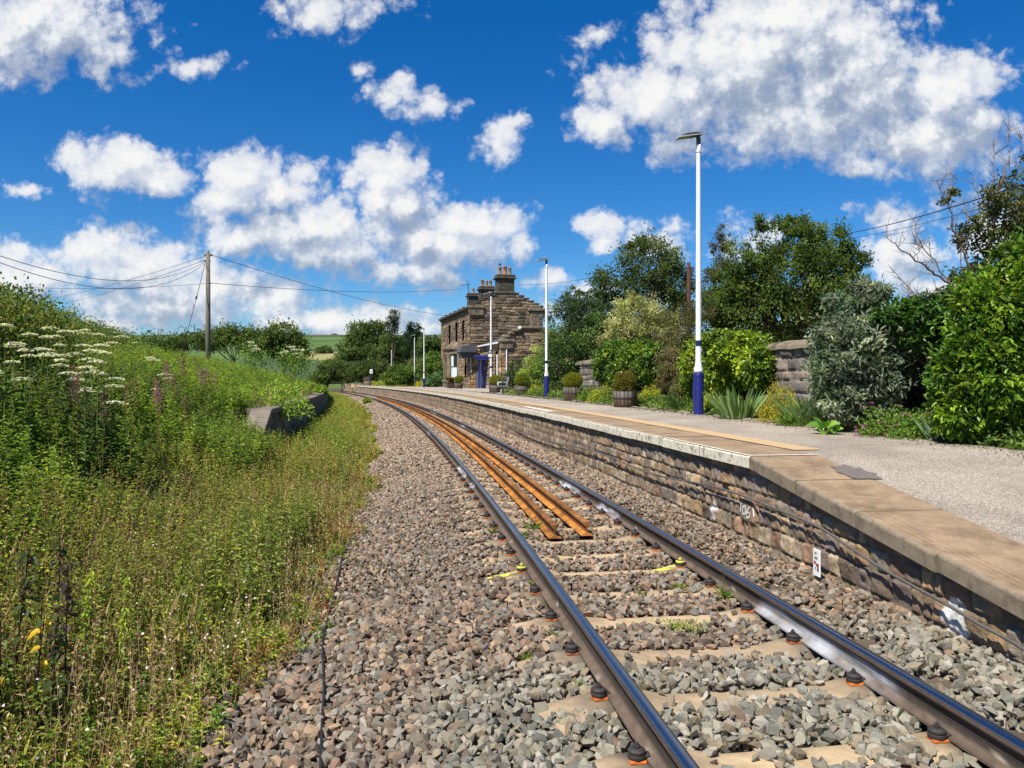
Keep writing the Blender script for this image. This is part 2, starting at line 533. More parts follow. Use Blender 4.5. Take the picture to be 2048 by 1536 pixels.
M['curtain'] = material('curtain', (.55, .68, .66), .8, .2, var=.2, vscale=6)
M['brown_frame'] = material('brown_frame', (.055, .028, .022), .6, .3)
M['plain_stone'] = material('dressed_stone', (.21, .165, .115), .88, .2, var=.35, vscale=5, bump=.5, bscale=25,
                            tint=(.05, .042, .032), tscale=2.2, tamt=.75)
M['dark_stone'] = material('sooty_stone', (.065, .055, .043), .9, .2, var=.4, vscale=5, bump=.5, bscale=22,
                           tint=(.16, .125, .085), tscale=2.5, tamt=.5)
M['terracotta'] = material('terracotta', (.44, .16, .05), .8, .3, var=.25, vscale=7)
M['buff'] = material('buff_pot', (.30, .21, .12), .85, .3, var=.35, vscale=7, tint=(.12, .09, .07), tscale=4, tamt=.6)
M['pole_wood'] = material('pole_wood', (.17, .145, .11), .9, .2, var=.35, vscale=5, bump=.4, bscale=20)
M['brown_pole'] = material('brown_pole', (.075, .03, .02), .85, .2, var=.3, vscale=5)
M['wire'] = material('black_wire', (.02, .02, .022), .6, .3)
M['cable'] = material('grey_cable', (.10, .095, .085), .6, .35, var=.4, vscale=6)
M['bench_grey'] = material('bench_grey', (.22, .25, .25), .55, .4, var=.1, vscale=8)
M['grey_wood'] = material('grey_wood', (.11, .11, .11), .85, .2, var=.35, vscale=10)
M['asphalt'] = material('asphalt', (.275, .23, .18), .92, .2, var2=.20, v2scale=.8, var=.9, vscale=48, bump=1.0, bscale=70, tint=(.50, .43, .34), tscale=62, tamt=.8, tlo=.46, thi=.56)
M['tactile'] = material('tactile', (.43, .30, .165), .85, .2, var=.2, vscale=30, bump=.4, bscale=60)
M['plate'] = material('white_plate', (.78, .77, .74), .5, .4, var=.05)
M['red'] = material('red_mark', (.28, .03, .035), .6, .3)
M['black'] = material('black_mark', (.02, .02, .02), .7, .3)
M['teal'] = material('teal_plastic', (.05, .30, .34), .35, .5)
M['black_plastic'] = material('black_plastic', (.025, .028, .03), .4, .5)
M['grass'] = material('grass_blade', attr=True, gain=(1.55, 1.42, 1.6), rough=.65, spec=.25, trans=.25, var=.2, vscale=2)
M['hill'] = material('hill_fields', attr=True, rough=.95, spec=.1, var=.25, vscale=.03)

# ------------------------------------------------------------------ the railway's curve
def xc(y):
    y = np.asarray(y, float)
    yy = np.minimum(y, 135.0)
    return 1.914 - .1295 * yy - .00101 * yy * yy + (y - yy) * (-.1295 - .00202 * 135)


def slope(y):
    return -.1295 - .00202 * np.minimum(np.asarray(y, float), 135.0)


def T3(o, y, z):
    """point at offset o right of the track's centre line beside station y"""
    o, y, z = np.broadcast_arrays(np.asarray(o, float), np.asarray(y, float), np.asarray(z, float))
    sl_ = slope(y); q = 1 / np.sqrt(1 + sl_ ** 2)
    return np.stack([xc(y) + o * q, y - o * sl_ * q, z], -1)


def frame(y):
    sl_ = float(slope(y)); q = 1 / math.sqrt(1 + sl_ * sl_)
    return A(sl_ * q, q, 0), A(q, -sl_ * q, 0)       # along, right


def off_of(x, y):
    """inverse of T3: offset and station of world points"""
    s = np.asarray(y, float).copy(); x = np.asarray(x, float)
    for _ in range(6):
        sl_ = slope(s); q2 = 1 + sl_ ** 2
        o = ((x - xc(s)) - sl_ * 0 * s + 0) / 1.0
        d = ((x - xc(s)) * sl_ + (y - s)) / q2
        s = s + d
    sl_ = slope(s); q = 1 / np.sqrt(1 + sl_ ** 2)
    o = (x - xc(s)) * q - (y - s) * sl_ * q
    return o, s


def at(u, v, Y):
    """world point at depth Y in the direction of photo pixel (u, v)"""
    return A((u - CU) / FPX * Y, Y, EYE + (CV - v) / FPX * Y)


def on_z(u, v, z):
    Y = FPX * (EYE - z) / (v - CV)
    return A((u - CU) / FPX * Y, Y, z)


def on_off(u, v, o):
    """point of a vertical surface at offset o beside the track in the direction of pixel (u, v)"""
    lo, hi = 1.0, 130.0
    k = (u - CU) / FPX
    f = lambda Y: float(off_of(A(k * Y), A(Y))[0][0]) - o
    a = f(lo)
    for _ in range(50):
        mid = (lo + hi) / 2
        if (f(mid) > 0) == (a > 0): lo = mid
        else: hi = mid
    return at(u, v, lo)


PT, PEND, RAMP0 = .805, 104.0, 7.6       # platform top, far end, head of the near ramp
PE, PB = 1.56, 4.66                      # front edge and back edge, offsets


def ztop(y):
    y = np.asarray(y, float)
    return PT - .138 * np.maximum(0, RAMP0 - y) - .16 * np.maximum(0, y - PEND)


def gz(o, y):
    """height of the ground"""
    o, y = np.broadcast_arrays(np.asarray(o, float), np.asarray(y, float))
    bed = -.25 - .26 * sstep(-o, 1.35, 2.9) + .08 * sstep(o, .9, 1.6)
    foot = 4.35 - .15 * sstep(y, 16, 18)                # foot of the bank
    b = -o
    rise1 = 1.32 * np.where(y < 18.2, sstep(b, 3.9, 7.0), sstep(b, 4.80, 4.86))
    rise2 = .30 * sstep(b, 6.0, 8.2) + .95 * sstep(b, 8.0, 13.0)
    far = 1 - .55 * sstep(y, 55, 100)
    lft = rise1 * far + rise2 * (1 - .8 * sstep(y, 45, 90))
    lft = lft * np.where(y > 104, 1 - sstep(y, 104, 112) * .2, 1)
    lump = (fbm(o * .8, y * .8, 3) - .5) * .25 * sstep(b, 2.6, 5)
    z = bed + lft + lump * (1 - sstep(np.abs(y), 200, 300))
    gar = .74 - .138 * np.maximum(0, RAMP0 - y) * (y > -8) - .9 * sstep(y, 106, 118)
    gar = np.maximum(gar, -.3) + (fbm(o * .9, y * .9, 9) - .5) * .10 * sstep(o, 4.9, 5.6)
    z = np.where(o > 4.3, gar, np.where(o > 1.75, np.minimum(gar, -.24) - .1, z))
    return z


def gzw(x, y):
    o, s = off_of(np.atleast_1d(x), np.atleast_1d(y))
    return gz(o, s)

# ================================================================== ground
def build_ground():
    ys = np.concatenate([np.arange(-14, 2, 1.0), np.arange(2, 14, .22), np.arange(14, 40, .5), np.arange(40, 130, 1.6),
                         np.array([130, 150, 180, 220, 280, 360, 480, 700, 1100, 1800, 3000, 4500])])
    os_ = np.concatenate([np.array([-4500, -2500, -1200, -600, -300, -150, -90, -60, -44, -34]), np.arange(-28, -14, .9),
                          np.arange(-14, -4.2, .3), np.arange(-4.2, 1.76, .16), np.array([1.76, 2.6, 3.5, 4.29]),
                          np.arange(4.31, 8.5, .3), np.arange(8.5, 22, 1.2), np.array([24, 30, 40, 60, 90, 150, 300, 600, 1200, 2500, 4500])])
    O, Y = np.meshgrid(os_, ys)
    P = T3(O, Y, gz(O, Y))
    far = np.abs(O) > 40
    P[..., 0] = np.where(far, xc(np.minimum(Y, 135)) + O, P[..., 0]); P[..., 1] = np.where(far, Y, P[..., 1])
    n, m = O.shape
    idx = np.arange(n * m).reshape(n, m)
    F = np.stack([idx[:-1, :-1], idx[:-1, 1:], idx[1:, 1:], idx[1:, :-1]], -1).reshape(-1, 4)
    f = fbm(O * .6, Y * .6, 21)[..., None]
    bal = A(.105, .080, .060) * (.7 + .6 * f)
    grassy = A(.10, .085, .045) * (1 - f) + A(.055, .075, .02) * f
    gard = A(.075, .055, .035) * (.6 + .8 * f)
    far_c = A(.09, .14, .03)
    b = sstep(-O, 1.9, 2.9)[..., None]
    C = bal * (1 - b) + grassy * b
    g = sstep(O, 2, 4)[..., None]
    C = C * (1 - g) + gard * g
    d = np.maximum(sstep(Y, 120, 200), sstep(np.abs(O), 14, 40))[..., None]
    C = C * (1 - d) + far_c * d
    mb = MB(); mb.add(P.reshape(-1, 3), F, C.reshape(-1, 3))
    o = mb.build('ground', M['earth'], smooth=True)
    tag(o, 'earth and ballast bed of the railway with the weedy bank beside it', 'ground', kind='structure')


build_ground()

# ================================================================== sleepers
def sleeper_mesh(seed):
    r = np.random.default_rng(seed)
    xs = np.linspace(-1.27, 1.27, 41)
    ax = np.abs(xs)
    top = -.208 + .040 * np.exp(-((ax - .75) / .26) ** 4) - .05 * sstep(ax, 1.08, 1.27)
    pr = [(-.155, -.13), (-.135, -.035), (-.10, -.004), (-.05, 0), (0, .002), (.05, 0), (.10, -.004), (.135, -.035), (.155, -.13)]
    V = []; C = []
    for i, x in enumerate(xs):
        for j, (w, z) in enumerate(pr):
            V.append((x, w * (1 + r.normal() * .015), top[i] + z + r.normal() * .0018))
            near = math.exp(-((abs(x) - .79) / .21) ** 2) * (.55 + .75 * r.random())
            if abs(abs(x) - .75) < .1: near = 1
            sand = A(.50, .37, .22) * (.8 + .35 * r.random()); dark = A(.085, .072, .06)
            k = min(1, near)
            C.append(sand * (1 - k) + dark * k)
    n = len(pr)
    F = [(i * n + j, (i + 1) * n + j, (i + 1) * n + j + 1, i * n + j + 1) for i in range(len(xs) - 1) for j in range(n - 1)]
    F = [tuple(reversed(f)) for f in F]
    F += [tuple(range(n)), tuple(len(xs) * n - n + j for j in range(n - 1, -1, -1))]
    mb = MB(); mb.add(V, F, np.array(C))
    return mb.mesh('sleeper', M['sleeper'], smooth=True)


SLEEP_Y = []
_y = 3.66 - 1.40
while _y < 80:
    SLEEP_Y.append(_y)
    _y += .70 / math.sqrt(1 + float(slope(_y)) ** 2)
SL_MESH = [sleeper_mesh(s) for s in range(5)]
YELLOW_I = 7


def rz_of(y):
    return math.atan2(-float(slope(y)), 1)


for i, y in enumerate(SLEEP_Y):
    o = bpy.data.objects.new('sleeper', SL_MESH[i % 5]); COL.objects.link(o)
    o.location = T3(0, y, 0); o.rotation_euler = (0, 0, rz_of(y))
    tag(o, 'sand coloured sleeper half buried in ballast under the running rails', 'sleeper', 'sleepers under the track')
    if i == 2: o['label'] = 'nearest wholly visible sand coloured sleeper with grey stones heaped on both sides'
    if i == YELLOW_I: o['label'] = 'sleeper with yellow paint sprayed across it beside both rails'
    if i == YELLOW_I:
        for sx in (-1.0, .52):
            mb = MB()
            pts = []
            for a in np.linspace(0, 2 * np.pi, 14, endpoint=False):
                q = .7 + .5 * RNG.random()
                pts.append((sx + .17 * q * math.cos(a), .0 + .055 * q * math.sin(a)))
            top = lambda x: -.208 + .040 * math.exp(-((abs(x) - .75) / .26) ** 4) + .006
            mb.add([(px, py, top(px)) for px, py in pts], [tuple(range(14))])
            mb.build('yellow_paint', M['yellow_paint'], o)


# ================================================================== running rails
def half_profile():
    return [(.034, -.011), (.0345, -.032), (.030, -.043), (.011, -.056), (.0085, -.075), (.0085, -.105), (.014, -.122), (.030, -.132), (.069, -.146), (.070, -.158)]


def rail_profile(tw=.0):
    h = half_profile()
    right = [(.028, -.004)] + h
    return [(-x, z) for x, z in reversed(right)] + right     # left foot ... left top, right top ... right foot


RAIL_PR = rail_profile()


def rail_frames(off, y0, y1, zoff=0.0):
    ys = []
    y = y0
    while y < y1:
        ys.append(y); y += .07 if y < 20 else (.4 if y < 45 else 1.2)
    ys.append(y1)
    fr = []
    for y in ys:
        o = off(y) if callable(off) else off
        _, r = frame(y)
        fr.append((T3(o, y, zoff), r, A(0, 0, 1)))
    return ys, fr


def running_rail(off, label, splash):
    ys, fr = rail_frames(off, 1.2, 128)
    mb = MB(); mb.sweep(RAIL_PR, fr)
    n = len(RAIL_PR)
    C = np.zeros((len(ys), n, 3))
    r = np.random.default_rng(int(abs(off) * 100) + (off > 0))
    base = A(.115, .082, .058)
    for i, y in enumerate(ys):
        for j, (px, pz) in enumerate(RAIL_PR):
            c = base * (.75 + .5 * r.random())
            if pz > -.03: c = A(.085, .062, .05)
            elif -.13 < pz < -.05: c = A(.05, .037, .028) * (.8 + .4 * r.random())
            for (ya, yb, amt) in splash:
                if ya < y < yb and px < 0 and pz < -.06:
                    e = min(1, (y - ya) / .15, (yb - y) / .15)
                    k = amt * e * np.clip(-.1 + 1.1 * vnoise(y * 5, pz * 30, 3), 0, 1)
                    c = c * (1 - k) + A(.50, .52, .56) * k
            if 3 < y < 9 and pz < -.12 and px < 0 and r.random() < .03: c = A(.26, .22, .17)
            C[i, j] = c
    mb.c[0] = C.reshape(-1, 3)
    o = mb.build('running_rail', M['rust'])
    tag(o, label, 'rail', 'running rails of the track')
    top = MB()
    top.sweep([(-.0335, -.0105), (-.030, -.004), (-.014, .0005), (.014, .0005), (.030, -.004), (.0335, -.0105)],
              [(a, b, c) for a, b, c in fr], closed=False)
    top.build('polished_head', M['railtop'], o, smooth=True)
    return o


running_rail(-.7525, 'brown sided running rail with polished head, left rail of the track', [(12.3, 12.9, .8), (13.6, 15.2, 1), (24, 25.5, .6)])
running_rail(.7525, 'running rail with polished head nearest the platform wall, white paint on its web', [(4.05, 5.75, .85), (9.4, 10.4, .95), (11.4, 12.9, 1), (27, 29, .7), (38, 41, .7)])

mbp = MB()
# ================================================================== loose rusty rails lying between
def loose_rail(o0, o1, o2, y0, y1, label):
    off = lambda y: float(np.interp(y, [8, 28, 72], [o0, o1, o2]))
    ys, fr = rail_frames(off, y0, y1, -.012)
    mb = MB(); mb.sweep(rail_profile(), fr)
    pz = np.array([p[1] for p in RAIL_PR])
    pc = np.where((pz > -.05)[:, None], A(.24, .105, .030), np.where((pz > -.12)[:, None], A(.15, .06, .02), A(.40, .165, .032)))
    mb.c[0] = np.tile(pc, (len(ys), 1)) * (.8 + .4 * vnoise(np.repeat(ys, len(pz)) * 2.5, np.tile(pz * 40, len(ys)), 3))[:, None]
    o = mb.build('loose_rail', M['rusty'])
    tag(o, label, 'rail', 'loose rusty rails in the four foot')
    return o


loose_rail(-.27, -.05, -.02, 8.52, 72, 'loose orange rusty rail between the running rails, the one nearer the weeds')
loose_rail(.12, .20, .20, 8.62, 73, 'loose orange rusty rail between the running rails, the one nearer the platform')


# ================================================================== rail clips
def grubby(m, dirt, lo=.0, hi=.75):
    """each copy of a thing carries its own amount of dirt"""
    T = NT(m.node_tree)
    bs = next(n for n in T.n if n.type == 'BSDF_PRINCIPLED')
    src = bs.inputs['Base Color'].links[0].from_socket
    oi = T.new('ShaderNodeObjectInfo')
    k = T.math('MULTIPLY_ADD', oi.outputs['Random'], hi - lo, lo)
    T.l.new(T.mix(k, src, dirt), bs.inputs['Base Color'])


grubby(M['orange'], (.13, .06, .03), .05, .8)
grubby(M['sleeper'], (.20, .16, .115), 0, .45)


def make_clip():
    t = thing('rail_clip', 'black rail clip on an orange pad beside the running rail farther from the platform', 'rail clip', group='clips along the running rails')
    a = MB()
    a.bbox(-.044, .050, -.047, .040, -.004, .014, .004)
    p = a.build('orange_pad', M['orange'], t)
    b = MB()
    b.lathe([(.050, .016), (.052, .022), (.052, .036), (.046, .039), (.046, .043), (.050, .046), (.050, .058), (.040, .066), (.030, .070)], 18)
    b.bbox(.02, .075, -.028, .028, .022, .040, .004)
    q = b.build('clip_body', M['iron'], t)
    c = MB(); c.lathe([(.021, .068), (.021, .084), (.012, .086), (.012, .096), (.009, .099)], 6)
    u = c.build('bolt', M['iron'], t)
    KIDS[t.name] = [p, q, u]
    for k in (p, q, u): KIDS[k.name] = []
    return t


clip = make_clip()
first = True
for i, y in enumerate(SLEEP_Y):
    if y > 62: break
    for side, o in (('L', -.7525 - .112), ('R', .7525 - .112)):
        _, rr = frame(y)
        pos = T3(o, y, -.166)
        lab = 'black rail clip on an orange pad beside the running rail ' + ('farther from the platform' if side == 'L' else 'nearer the platform')
        if i == YELLOW_I: lab = 'rail clip sprayed yellow beside the ' + ('left running rail' if side == 'L' else 'running rail nearer the platform')
        if first:
            c = clip; c.location = pos; c.rotation_euler = (0, 0, rz_of(y)); first = False
        else:
            c = copy_tree(clip, pos, rz_of(y), lab)
        c['label'] = lab
        c.scale = (.82, .82, .86)
        c.rotation_euler[2] += RNG.normal() * .10
        if i == YELLOW_I:
            kids = [k for k in c.children]
            for k in kids:
                if k.name.startswith(('bolt',)):
                    k.data = k.data.copy(); k.data.materials[0] = M['yellow_paint']
            mb = MB()
            pts = [(.075 + .045 * (1 + .3 * math.sin(3 * a)) * math.cos(a), .06 * math.sin(a), .020 + .10 * (.075 + .045 * math.cos(a)) - .0) for a in np.linspace(0, 6.28, 12, endpoint=False)]
            mb.lathe([(.0505, .047), (.0512, .057), (.041, .067)], 18, capb=False, capt=False)
            mb.build('yellow_ring', M['yellow_paint'], c)


# ================================================================== ballast stones
def hulls(k, npts, seed):
    r = np.random.default_rng(seed); out = []
    for _ in range(k):
        bm = bmesh.new()
        p = norm(r.normal(size=(npts, 3))) * (.75 + .35 * r.random((npts, 1)))
        p = p * A(1, .72 + .2 * r.random(), .5 + .25 * r.random())
        for v in p: bm.verts.new(v)
        bmesh.ops.convex_hull(bm, input=bm.verts)
        bmesh.ops.delete(bm, geom=[v for v in bm.verts if not v.link_faces], context='VERTS')
        bm.verts.index_update()
        V = np.array([v.co for v in bm.verts]); F = np.array([[v.index for v in f.verts] for f in bm.faces if len(f.verts) == 3], np.int32)
        out.append((V, F)); bm.free()
    return out


def rand_rot(n, r, flat=1.0):
    q = r.normal(size=(n, 4)); q = norm(q)
    w, x, y, z = q.T
    return np.stack([np.stack([1 - 2 * (y * y + z * z), 2 * (x * y - z * w), 2 * (x * z + y * w)], -1),
                     np.stack([2 * (x * y + z * w), 1 - 2 * (x * x + z * z), 2 * (y * z - x * w)], -1),
                     np.stack([2 * (x * z - y * w), 2 * (y * z + x * w), 1 - 2 * (x * x + y * y)], -1)], -2)


SLY = np.array(SLEEP_Y)


def bed_z(o, y):
    """surface of the ballast"""
    s = np.where(np.abs(o) < .62, -.205, -.190)
    s = np.where(o > .85, -.195 + .09 * sstep(o, 1.0, 1.6), s)
    s = np.where(o < -.85, -.195 - .012 * sstep(-o, .9, 1.3) - .25 * sstep(-o, 1.35, 2.9), s)
    s = s + (fbm(o * 2.2, y * 2.2, 33) - .5) * .035
    s = s + .012 * sstep(5.2 - y, 0, 1)
    return s


def scatter(mb, y0, y1, d, size, temps, r, layers, pale):
    o_all = []; y_all = []; z_add = []
    for L in range(layers):
        oo, yy = np.meshgrid(np.arange(-3.35, 1.66, d), np.arange(y0, y1, d))
        oo = oo.ravel() + r.uniform(-.5, .5, oo.size) * d + L * d * .5
        yy = yy.ravel() + r.uniform(-.5, .5, yy.size) * d
        o_all.append(oo); y_all.append(yy); z_add.append(np.full(oo.size, (L - (layers - 1) * .85) * size * .42))
    o = np.concatenate(o_all); y = np.concatenate(y_all); za = np.concatenate(z_add)
    edge = -2.52 - .10 * np.clip(7 - y, 0, 6) + .9 * (fbm(y * .6, y * 0, 5) - .5)
    keep = (o > edge - .35 * r.random(len(o)) ** 3 * 2) & (o < 1.63)
    for c in (-.7525, .7525):
        keep &= np.abs(o - c) > .088
    lr = np.interp(y, [8, 28, 72], [-.27, -.05, -.02]); rr_ = np.interp(y, [8, 28, 72], [.12, .20, .20])
    on = (y > 8.45) & (y < 73)
    keep &= ~(on & (np.abs(o - lr) < .085)) & ~(on & (np.abs(o - rr_) < .085))
    # sleepers show through
    k = np.clip(np.searchsorted(SLY, y), 1, len(SLY) - 1)
    yc = y - 0 * o
    dn = np.minimum(np.abs(yc - SLY[k]), np.abs(yc - SLY[k - 1]))
    ons = (dn < .135) & (np.abs(o) < 1.26) & (y < 79)
    cover = fbm(o * 2.6 + 3, y * 1.3, 41, 3) + .12 * (y < 4.3)
    bare = ons & (cover < .70) & (r.random(len(o)) > .05)
    seat = ons & (np.abs(o + .87) < .10) | ons & (np.abs(o - .64) < .10)
    keep &= ~bare & ~seat
    o = o[keep]; y = y[keep]; za = za[keep]; ons = ons[keep]
    n = len(o)
    z = bed_z(o, y) + za + r.normal(0, .006, n)
    ax = np.abs(o)
    st = -.208 + .040 * np.exp(-((ax - .75) / .26) ** 4) - .05 * sstep(ax, 1.08, 1.27)
    z = np.where(ons, np.maximum(z, st + size * .18), z)
    sz = size * (.62 + .75 * r.random(n) ** 1.5) * .5
    P = T3(o, y, z)
    R = rand_rot(n, r)
    # colours: fresh grey green stone near the crossing, brown and pink farther along
    fresh = sstep(4.75 + .55 * (o > .9) + 1.5 * (fbm(o * 1.3, y * 1.3, 55) - .5) - y, -.25, .35) * sstep(o + .6 * (fbm(o, y, 8) - .5), -2.1, -1.55)
    fresh = np.where(r.random(n) < .93, fresh, 1 - fresh * .4 - .35)
    g = np.array([(.235, .228, .180), (.285, .275, .225), (.20, .205, .18), (.25, .215, .155), (.33, .315, .27)])
    b = np.array([(.21, .160, .118), (.27, .205, .150), (.165, .13, .10), (.35, .26, .175), (.24, .20, .165), (.28, .19, .135), (.13, .105, .085), (.22, .21, .18), (.27, .25, .21)])
    cg = g[r.integers(0, len(g), n)]; cb = b[r.integers(0, len(b), n)]
    pk = sstep(y, 7, 22)[:, None] * pale
    cb = cb * (1 - pk) + (cb * .55 + A(.41, .32, .245) * .62) * pk
    C = cg * fresh[:, None] + cb * (1 - fresh[:, None])
    C = C * A(1.04, .985, .91) * (.54 + .58 * r.random((n, 1)))
    t = r.integers(0, len(temps), n)
    for ti, (V, F) in enumerate(temps):
        q = np.where(t == ti)[0]
        if len(q) == 0: continue
        W = np.einsum('nij,vj->nvi', R[q], V)
        W[..., 2] *= .85
        W = W * sz[q][:, None, None] + P[q][:, None, :]
        FF = (F[None] + (np.arange(len(q)) * len(V))[:, None, None]).reshape(-1, 3)
        mb.add(W.reshape(-1, 3), FF, np.repeat(C[q], len(V), 0))


def build_ballast():
    r = np.random.default_rng(11)
    mb = MB()
    scatter(mb, 2.2, 7.0, .046, .088, hulls(14, 13, 1), r, 3, 1)
    scatter(mb, 7.0, 15, .048, .080, hulls(10, 10, 2), r, 2, 1)
    scatter(mb, 15, 34, .062, .085, hulls(8, 8, 3), r, 2, 1)
    scatter(mb, 34, 105, .12, .15, hulls(6, 7, 4), r, 1, 1)
    o = mb.build('ballast_gravel', M['stone'])
    tag(o, 'loose angular ballast stones around the track, grey green near and brown beyond', 'ballast', kind='stuff')


build_ballast()


# ================================================================== rubble masonry
class Rubble:
    def __init__(s, smin, smax, zmin, zmax, seed, ch=(.1, .2), bw=(.16, .45), joint=.012, depth=.035, tilt=.02, pal=None, rough=.012, jitter=.02):
        r = np.random.default_rng(seed)
        zb = [zmin]
        while zb[-1] < zmax: zb.append(zb[-1] + r.uniform(*ch))
        s.zb = np.array(zb); s.seed = seed; s.joint = joint; s.depth = depth; s.tilt = tilt; s.rough = rough; s.jit = jitter
        s.rows = []
        pal = np.array(pal)
        for i in range(len(zb) - 1):
            sb = [smin - r.uniform(0, bw[1])]
            hh = zb[i + 1] - zb[i]
            while sb[-1] < smax: sb.append(sb[-1] + r.uniform(*bw) * (.7 + 1.8 * hh))
            n = len(sb)
            pc = pal[r.integers(0, len(pal), n)] * (.7 + .6 * r.random((n, 1)))
            s.rows.append((np.array(sb), r.uniform(0, 1, n), r.normal(0, 1, n), r.normal(0, 1, n), pc))

    def __call__(s, S, Z):
        S = np.asarray(S, float); Z = np.asarray(Z, float)
        Sw = S + (fbm(S * 3, Z * 6, s.seed + 1, 2) - .5) * 2 * s.jit
        Zw = Z + (fbm(S * 2.2, Z * 3, s.seed + 2, 2) - .5) * 2 * s.jit
        row = np.clip(np.searchsorted(s.zb, Zw) - 1, 0, len(s.rows) - 1)
        H = np.zeros(S.shape); C = np.zeros(S.shape + (3,))
        for i in np.unique(row):
            m = row == i
            sb, dep, ta, tb, pc = s.rows[i]
            j = np.clip(np.searchsorted(sb, Sw[m]) - 1, 0, len(sb) - 2)
            a = Sw[m] - sb[j]; b = sb[j + 1] - Sw[m]
            c = Zw[m] - s.zb[i]; d = s.zb[i + 1] - Zw[m]
            e = np.minimum(np.minimum(a, b), np.minimum(c, d))
            edge = sstep(e, s.joint * .25, s.joint * 2.2)
            w = (a - b) / (a + b); h = (c - d) / (c + d)
            body = s.depth * (.45 + .55 * dep[j]) + s.tilt * (ta[j] * w + tb[j] * h) * .5
            rr = (fbm(S[m] * 14, Z[m] * 14, s.seed + 5, 3) - .5) * 2 * s.rough
            H[m] = (body + rr) * edge
            mort = A(.23, .19, .14) * .75
            k = sstep(e, s.joint * .1, s.joint * 1.0)[:, None]
            C[m] = pc[j] * k + mort * (1 - k)
        return H, C


def grid_faces(n, m):
    idx = np.arange(n * m).reshape(n, m)
    return np.stack([idx[:-1, :-1], idx[:-1, 1:], idx[1:, 1:], idx[1:, :-1]], -1).reshape(-1, 4)


PAL_PLAT = [(.36, .26, .155), (.30, .215, .13), (.41, .265, .14), (.33, .28, .205), (.20, .15, .105), (.42, .33, .215), (.32, .20, .125), (.27, .21, .145), (.24, .185, .155)]
RUB_P = Rubble(0, 108, -.5, .8, 5, ch=(.13, .24), bw=(.09, .26), joint=.011, depth=.030, tilt=.014, pal=PAL_PLAT, rough=.022)
WALL_O = 1.652        # offset of the wall's back plane; stones stand proud of it towards the track


NUM_AT = on_off(1518, 1028, 1.63)


def smooth_stone(H, S, Z):
    """the flat dressed stone that carries the painted number"""
    q = np.maximum(np.abs(S - NUM_AT[1]) / .17, np.abs(Z - NUM_AT[2]) / .13)
    k = 1 - sstep(q, .8, 1.1)
    return H * (1 - k) + .05 * k


def wall_front(y, z):
    H, _ = RUB_P(np.array([y]), np.array([z]))
    return WALL_O - float(smooth_stone(H, np.array([y]), np.array([z]))[0])


